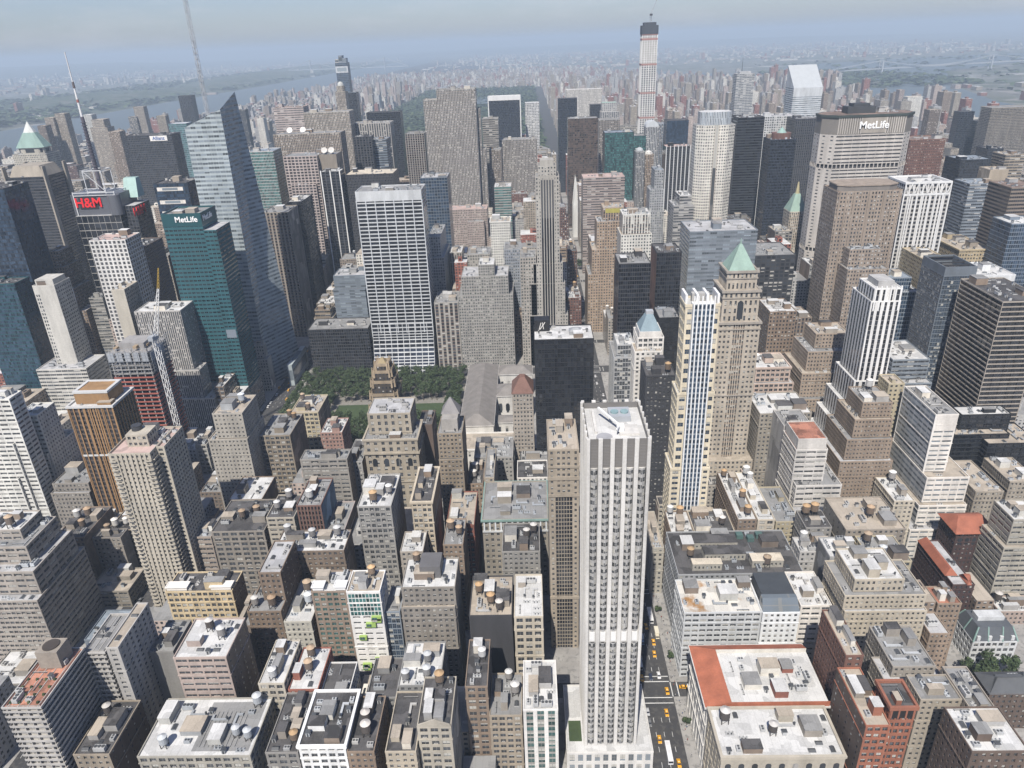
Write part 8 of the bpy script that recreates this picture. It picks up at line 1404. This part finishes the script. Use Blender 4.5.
# ------------------------------------------------------------------ vehicles
BLK = plain('tyre', (.015, .015, .016), .9); GLZ = panemat('blackglass')
PAINT = {}
def paint(n, c):
    if n not in PAINT: PAINT[n] = plain('paint_'+n, c, .3, .04)
    return PAINT[n]
def car_meshes(n, c, taxi=False):
    def mk():
        L, W = 4.9, 1.9; p = paint(n, c); b = MB(); prof = [(-2.45, .35), (-2.45, .8), (-2.3, .95), (-1.1, 1.02), (1.6, 1.0), (2.35, .92), (2.45, .6), (2.45, .35)]
        hw = W/2
        for k in range(len(prof)-1): (a, z), (a2, z2) = prof[k], prof[k+1]; b.quad((-hw, a, z), (hw, a, z), (hw, a2, z2), (-hw, a2, z2))
        b.ngon([(-hw, a, z) for a, z in prof]); b.ngon([(hw, a, z) for a, z in prof[::-1]])
        cab = MB(); lo, hi = [(-hw*.94, -1.35), (hw*.94, -1.35), (hw*.94, 1.75), (-hw*.94, 1.75)], [(-hw*.78, -.65), (hw*.78, -.65), (hw*.78, 1.2), (-hw*.78, 1.2)]; cab.loft(lo, 1.0, hi, 1.46, 0, False)
        rf_ = MB(); rf_.loft(hi, 1.46, [(x*.96, y*.96) for x, y in hi], 1.52)
        wh = MB(); wh.bar((-.12, 0, 0), (.12, 0, 0), .33); w2 = MB()
        for k in range(10): a, a2 = 6.2832*k/10, 6.2832*(k+1)/10; w2.quad((-.12, .33*math.cos(a), .33*math.sin(a)), (.12, .33*math.cos(a), .33*math.sin(a)), (.12, .33*math.cos(a2), .33*math.sin(a2)), (-.12, .33*math.cos(a2), .33*math.sin(a2)))
        w2.ngon([(-.12, .33*math.cos(6.2832*k/10), .33*math.sin(6.2832*k/10)) for k in range(10)]); w2.ngon([(.12, .33*math.cos(6.2832*k/10), .33*math.sin(6.2832*k/10)) for k in range(10)][::-1])
        h = MB(); h.box(-.22, .22, -.04, .04, -.1, .1, bottom=True); t = MB(); t.box(-.3, .3, -.14, .14, 0, .22)
        return [mesh_of(b, 'body', p), mesh_of(cab, 'windows', GLZ), mesh_of(rf_, 'car_roof', p), mesh_of(w2, 'wheel', BLK), mesh_of(h, 'headlight', plain('lamp_glass', (.7, .7, .68), .2, .02)), mesh_of(t, 'roof_light', plain('taxi_light', (.75, .72, .6), .4, .02)) if taxi else None]
    return shared(('car', n), mk)
def car(name, label, cat, x, y, rot, n, c, z=.01, taxi=False, group=None):
    r = thing(name, label, cat, (x, y, z), group); r.rotation_euler.z = rot; M = car_meshes(n, c, taxi); link('body', M[0], r); link('windows', M[1], r); link('car_roof', M[2], r)
    for sx in (-.86, .86):
        for sy in (-1.5, 1.5): link('wheel', M[3], r, (sx, sy, .33))
        link('headlight', M[4], r, (sx*.75, -2.44, .66))
    if taxi: link('roof_light', M[5], r, (0, .2, 1.52))
def truck(name, label, cat, x, y, rot, cabc, boxc, L=9.0, bus=False, z=.01):
    r = thing(name, label, cat, (x, y, z)); r.rotation_euler.z = rot; p1, p2 = paint('p%d' % len(PAINT), cabc), paint('q%d' % len(PAINT), boxc)
    if bus:
        m = MB(); m.box(-1.28, 1.28, -L/2, L/2, .35, 3.05, bottom=True); m.build('body', p1, r)
        for s in (-1, 1): w_ = MB(); w_.quad((s*1.29, -L/2+.5, 1.5), (s*1.29, L/2-.6, 1.5), (s*1.29, L/2-.6, 2.5), (s*1.29, -L/2+.5, 2.5)); w_.build('side_windows', GLZ, r)
        w_ = MB(); w_.quad((-1.15, -L/2-.01, 1.3), (1.15, -L/2-.01, 1.3), (1.15, -L/2-.01, 2.7), (-1.15, -L/2-.01, 2.7)); w_.build('windscreen', GLZ, r); u = MB(); u.box(-.9, .9, L/2-3, L/2-.8, 3.05, 3.35); u.build('roof_unit', p2, r); u = MB(); u.box(-.5, .5, -1.5, .3, 3.05, 3.2); u.build('hatch', p2, r)
    else:
        m = MB(); m.loft(rect(-1.1, 1.1, -L/2, -L/2+2.2), .5, rect(-1.05, 1.05, -L/2+.5, -L/2+2.2), 2.3); m.build('cab', p1, r); w_ = MB(); w_.quad((-.95, -L/2+.16, 1.35), (.95, -L/2+.16, 1.35), (.93, -L/2+.4, 2.15), (-.93, -L/2+.4, 2.15)); w_.build('windscreen', GLZ, r); m = MB(); m.box(-1.22, 1.22, -L/2+2.4, L/2, .75, 3.3, bottom=True); m.build('cargo_box', p2, r)
    W_ = car_meshes('black', (.02, .02, .022))[3]
    for sx in (-1.05, 1.05):
        for sy in (-L/2+1.4, L/2-1.9): o = link('wheel', W_, r, (sx, sy, .45)); o.scale = (1.6, 1.4, 1.4)
YEL = (.72, .36, .02)
for x, y, l in ((83.0, 381.8, 'yellow taxi farthest up the avenue, near the dark building shadow'), (80.8, 340.2, 'yellow taxi between the white bus and the cream truck'), (83.3, 327.0, 'yellow taxi just below the cream truck, upper of a close pair'), (82.3, 317.6, 'yellow taxi lower of a close pair above the upper crossing'), (72.4, 299.6, 'yellow taxi waiting by the kerb in the tower shadow at the upper crossing'), (85.1, 290.3, 'yellow taxi inside the painted junction'), (82.3, 275.7, 'yellow taxi alone just below the junction'), (75.8, 259.1, 'yellow taxi in the left lane above the white bus'), (83.2, 245.1, 'yellow taxi at the bottom edge beside the white bus')):
    car('taxi', l, 'taxi', x, y, rng.uniform(-.03, .03), 'yellow', YEL, .01, True, 'yellow taxis on the avenue')
car('taxi', 'yellow taxi turning in from the side street at the junction', 'taxi', 94.8, 293.0, 1.5, 'yellow', YEL, .01, True, 'yellow taxis on the avenue')
truck('bus', 'white bus highest of the large vehicles on the avenue', 'bus', 84.6, 348.8, 0, (.72, .72, .71), (.6, .6, .6), 12, True)
truck('delivery_truck', 'cream box truck below the upper white bus', 'truck', 86.2, 333.7, 0, (.6, .55, .42), (.66, .62, .5), 8)
truck('bus', 'white bus near the bottom edge beside the tower podium', 'bus', 79.1, 250.5, 0, (.74, .74, .74), (.62, .62, .62), 12, True)
truck('delivery_truck', 'blue and white van in the left lane above the crossing', 'van', 76.4, 328.3, 0, (.20, .33, .46), (.50, .58, .64), 6.5)
truck('bus', 'pale grey bus at the kerb in the tower shadow', 'bus', 72.6, 311.6, 0, (.50, .53, .56), (.5, .5, .5), 12, True)
for x, y, l, n, c in ((72.2, 269.5, 'grey car parked at the kerb beside the tower podium', 'grey', (.16, .165, .17)), (72.2, 276.5, 'silver car parked above the grey one beside the tower podium', 'silver', (.45, .46, .47)), (82.3, 301.6, 'white car stopped between the two crossing lines', 'white', (.7, .7, .7)), (84.4, 376.7, 'black car beside the farthest taxi', 'black', (.02, .02, .022)), (72.4, 372, 'red car at the far kerb beyond the tall piered tower', 'red', (.35, .03, .03)), (77.5, 300.5, 'dark car next to the white one at the crossing line', 'navy', (.03, .04, .07))):
    car('parked_car' if x < 73 else 'car', l, 'car', x, y, 0, n, c)
k = 0
for i in range(46):
    y = 395+i*23+rng.uniform(-6, 6)
    if y > 1380: break
    n, c, t = rng.choice((('yellow', YEL, True), ('white', (.7, .7, .7), False), ('black', (.02, .02, .022), False), ('silver', (.45, .46, .47), False)))
    car('car', 'tiny vehicle in the avenue traffic beyond the tall white tower', 'car', rng.choice((72.9, 76.9, 81.1, 85.2)), y, 0, n, c, .01, t, 'distant traffic on the avenue')
for i in range(22):
    n, c, t = rng.choice((('yellow', YEL, True), ('white', (.7, .7, .7), False), ('black', (.02, .02, .022), False), ('silver', (.45, .46, .47), False)))
    car('car', 'tiny vehicle in the street traffic at the park corner', 'car', rng.choice((-259, -254, -249.5, -245, -262)), 660+i*9.5+rng.uniform(-2, 2), math.pi, n, c, .01, t, 'traffic at the park corner')
for i, (x, y) in enumerate(((-270, 371.5), (-266.6, 371.2), (-263.2, 371.6), (-259.8, 371.3), (-256.4, 371.5), (-253, 371.2))):
    n, c = (('red', (.35, .03, .03)), ('black', (.02, .02, .022)), ('grey', (.16, .165, .17)))[i % 3]
    car('parked_car', 'car parked in the tight row beside the teal ended garage', 'car', x, y, 0, n, c, .16, False, 'cars in the parking row')
for i, l in enumerate(('yellow car left end on the low black roof before the lime boxed hotel', 'yellow car second on the low black roof before the lime boxed hotel', 'white car parked on the low black roof before the lime boxed hotel')):
    car('parked_car', l, 'car', -67+i*4.2, 281, math.pi/2 if i < 0 else .2, 'yellow' if i < 2 else 'white', YEL if i < 2 else (.7, .7, .7), .16)
# ------------------------------------------------------------------ people on the avenue pavements
def person_mesh(top, legs):
    m = MB()
    def seg(rings, mi):
        prev = None
        for (cx_, cy_, z, a, b_) in rings:
            P = [(cx_+a*math.cos(6.2832*k/8), cy_+b_*math.sin(6.2832*k/8)) for k in range(8)]
            if prev: m.loft(prev[0], prev[1], P, z, mi, False)
            prev = (P, z)
        m.ngon([(*p, prev[1]) for p in prev[0]], mi)
    for s, st in ((-1, .16), (1, -.16)): seg([(s*.1, st+.06, 0, .06, .13), (s*.1, st, .1, .05, .06), (s*.1, st*.5, .48, .065, .07), (s*.09, 0, .88, .095, .1)], 1)
    seg([(0, 0, .84, .17, .12), (0, 0, 1.1, .16, .11), (0, 0, 1.36, .21, .12), (0, 0, 1.47, .10, .08), (0, 0, 1.53, .055, .06)], 0)
    for s, st in ((-1, -.1), (1, .12)): seg([(s*.27, st*1.4, .78, .04, .04), (s*.26, st, 1.05, .045, .05), (s*.21, 0, 1.40, .06, .06)], 0)
    seg([(0, .01, 1.50, .06, .06), (0, .01, 1.56, .085, .1), (0, .01, 1.66, .09, .105), (0, .01, 1.75, .05, .06)], 2)
    return mesh_of(m, 'person', [plain('shirt_'+str(top), top, .9, .1), plain('trousers_'+str(legs), legs, .9, .1), plain('skin_hair', (.10, .065, .05), .8)])
PM = [person_mesh(a, b_) for a, b_ in (((.55, .55, .53), (.04, .05, .08)), ((.05, .05, .06), (.10, .09, .08)), ((.30, .06, .05), (.05, .05, .06)), ((.08, .13, .25), (.16, .14, .11)))]
for i in range(56):
    y = rng.uniform(246, 372)
    if 284 < y < 300 and rng.random() < .5: continue
    o = link('person', rng.choice(PM), None, (rng.uniform(88.8, 94.5 if y > 283 else 92.8), y, .15)); o.rotation_euler.z = rng.uniform(0, 6.28); tag(o, 'tiny pedestrian walking on the sunny avenue pavement', 'person', 'pedestrians on the avenue pavement')
# ------------------------------------------------------------------ cranes, plant, bridges
cr_ = thing('tower_crane', 'white lattice tower crane with yellow tipped raised jib beside the unfinished tower', 'crane', (-285, 529, 0))
m = MB(); lattice(m, 0, 0, 0, 128, 1.7, .3, 4.0); m.build('mast', WHT, cr_); m = MB(); m.box(-2.2, 2.2, -3, 3, 128, 131); m.box(-2, 2, -7, -3, 128.5, 132); m.build('turntable', STEEL, cr_)
m = MB(); lattice_boom(m, (1, 1, 131), (10.5, 4, 168), 1.5, .25, 10); m.build('jib', WHT, cr_); m = MB(); lattice_boom(m, (10.5, 4, 168), (14, 5, 184), .7, .14, 6); m.build('jib_tip', plain('crane_yellow', (.50, .33, .05), .6), cr_)
m = MB(); m.bar((0, -2, 131), (0, -4, 142), .25); m.bar((0, -4, 142), (10.5, 4, 168), .08); m.build('stay_frame', WHT, cr_)
c2 = thing('derrick_crane', 'thin crane standing on top of the needle thin white skyscraper', 'crane', (296, 1838, 336)); m = MB(); lattice(m, 0, 0, 0, 40, 1.6, .3, 5); m.build('mast', STEEL, c2); m = MB(); lattice_boom(m, (0, 0, 40), (16, 0, 78), 1.2, .25, 8); m.build('jib', STEEL, c2); m = MB(); m.box(-3, 3, -5, -2, 36, 40); m.build('counterweight', DARK, c2)
ex = thing('excavator', 'small orange yellow digger on the avenue left of the cream balcony tower base', 'digger', (-239, 352, .01)); oy_ = plain('digger_orange', (.55, .26, .03), .5)
m = MB(); m.box(-1.4, 1.4, -2, 2, .9, 2.4); m.build('body', oy_, ex); m = MB(); m.box(-1.4, -.2, -2, -.6, 2.4, 3.4); m.build('cab', GLZ, ex); m = MB(); m.bar((.5, -1.5, 2), (.5, -4.5, 5), .3); m.bar((.5, -4.5, 5), (.5, -7, 2.5), .25); m.build('arm', oy_, ex); m = MB(); m.box(-1.6, -.9, -2.2, 2.2, 0, .9); m.build('track', BLK, ex); m = MB(); m.box(.9, 1.6, -2.2, 2.2, 0, .9); m.build('track', BLK, ex)
truck('delivery_truck', 'white lorry beside the orange digger left of the cream balcony tower base', 'truck', -246, 353, .2, (.7, .7, .7), (.74, .74, .73), 8, False, .01)
def bridge(label, p0, p1, zt, zd, span):
    a, b_ = Vector((*p0, zd)), Vector((*p1, zd)); d = (b_-a); L = d.length; d.normalize(); n = Vector((-d.y, d.x, 0)); r = thing('suspension_bridge', label, 'bridge', (*p0, 0)); O = Vector((*p0, 0)); P = lambda t, s, z: tuple(a+d*(t*L)+n*s-O+Vector((0, 0, z-zd)))
    m = MB(); m.bar(P(0, 0, zd), P(1, 0, zd), 7); m.build('deck', STEEL, r); t0, t1 = .5-span/2, .5+span/2
    for t in (t0, t1):
        m = MB()
        for s in (-16, 16): m.bar(P(t, s, -5), P(t, s, zt), 6)
        for z in (zd+20, zt-12): m.bar(P(t, -16, z), P(t, 16, z), 5)
        m.build('tower', plain('bridge_grey', (.42, .44, .46), .7), r)
    for s in (-15, 15):
        m = MB(); Q = [(0, zd)]+[(t0+(t1-t0)*k/12, zd+6+(zt-zd-6)*(2*k/12-1)**2) for k in range(13)]+[(1, zd)]
        for (u, z), (v, z2) in zip(Q, Q[1:]): m.bar(P(u, s, z), P(v, s, z2), 2)
        m.build('cable', STEEL, r)
cat_ = thing('cathedral', 'white stone church with twin pointed spires beside the avenue', 'church', (112, 1352, 0)); stn = plain('church_stone', (.60, .60, .57), .8)
m = MB(); m.box(-12, 40, -14, 14, 0, 26); m.build('nave', stn, cat_); m = MB(); m.loft(rect(-12.5, 40.5, -14.5, 14.5), 26, rect(-8, 36, -.3, .3), 42); m.build('nave_roof', plain('church_slate', (.25, .27, .28), .8), cat_)
for s in (-12, 12):
    m = MB(); m.box(-19, -9, s-5, s+5, 0, 58); m.loft(octo(-14, s, 5, 5), 58, octo(-14, s, .2, .2), 108); m.build('spire', stn, cat_)
bridge('faint grey suspension bridge across the wide river under the far cliffs', (-3500, 11700), (-1700, 11500), 185, 60, .62)
bridge('faint suspension bridge over the far river on the right', (2200, 5950), (4200, 6600), 96, 40, .5)
# ------------------------------------------------------------------ the summer haze
hz = MB(); hz.box(-46000, 46000, -3500, 46000, -9, 470, bottom=True); ho = hz.build('haze', []); ho['kind'] = 'stuff'
hm = bpy.data.materials.new('haze'); hm.use_nodes = True; hn = hm.node_tree; hn.nodes.remove(hn.nodes['Principled BSDF']); pvn = hn.nodes.new('ShaderNodeVolumePrincipled')
pvn.inputs['Density'].default_value = 0.0001; pvn.inputs['Color'].default_value = (.70, .85, 1.0, 1); pvn.inputs['Anisotropy'].default_value = 0.0
hn.links.new(pvn.outputs[0], hn.nodes['Material Output'].inputs['Volume']); ho.data.materials.append(hm)
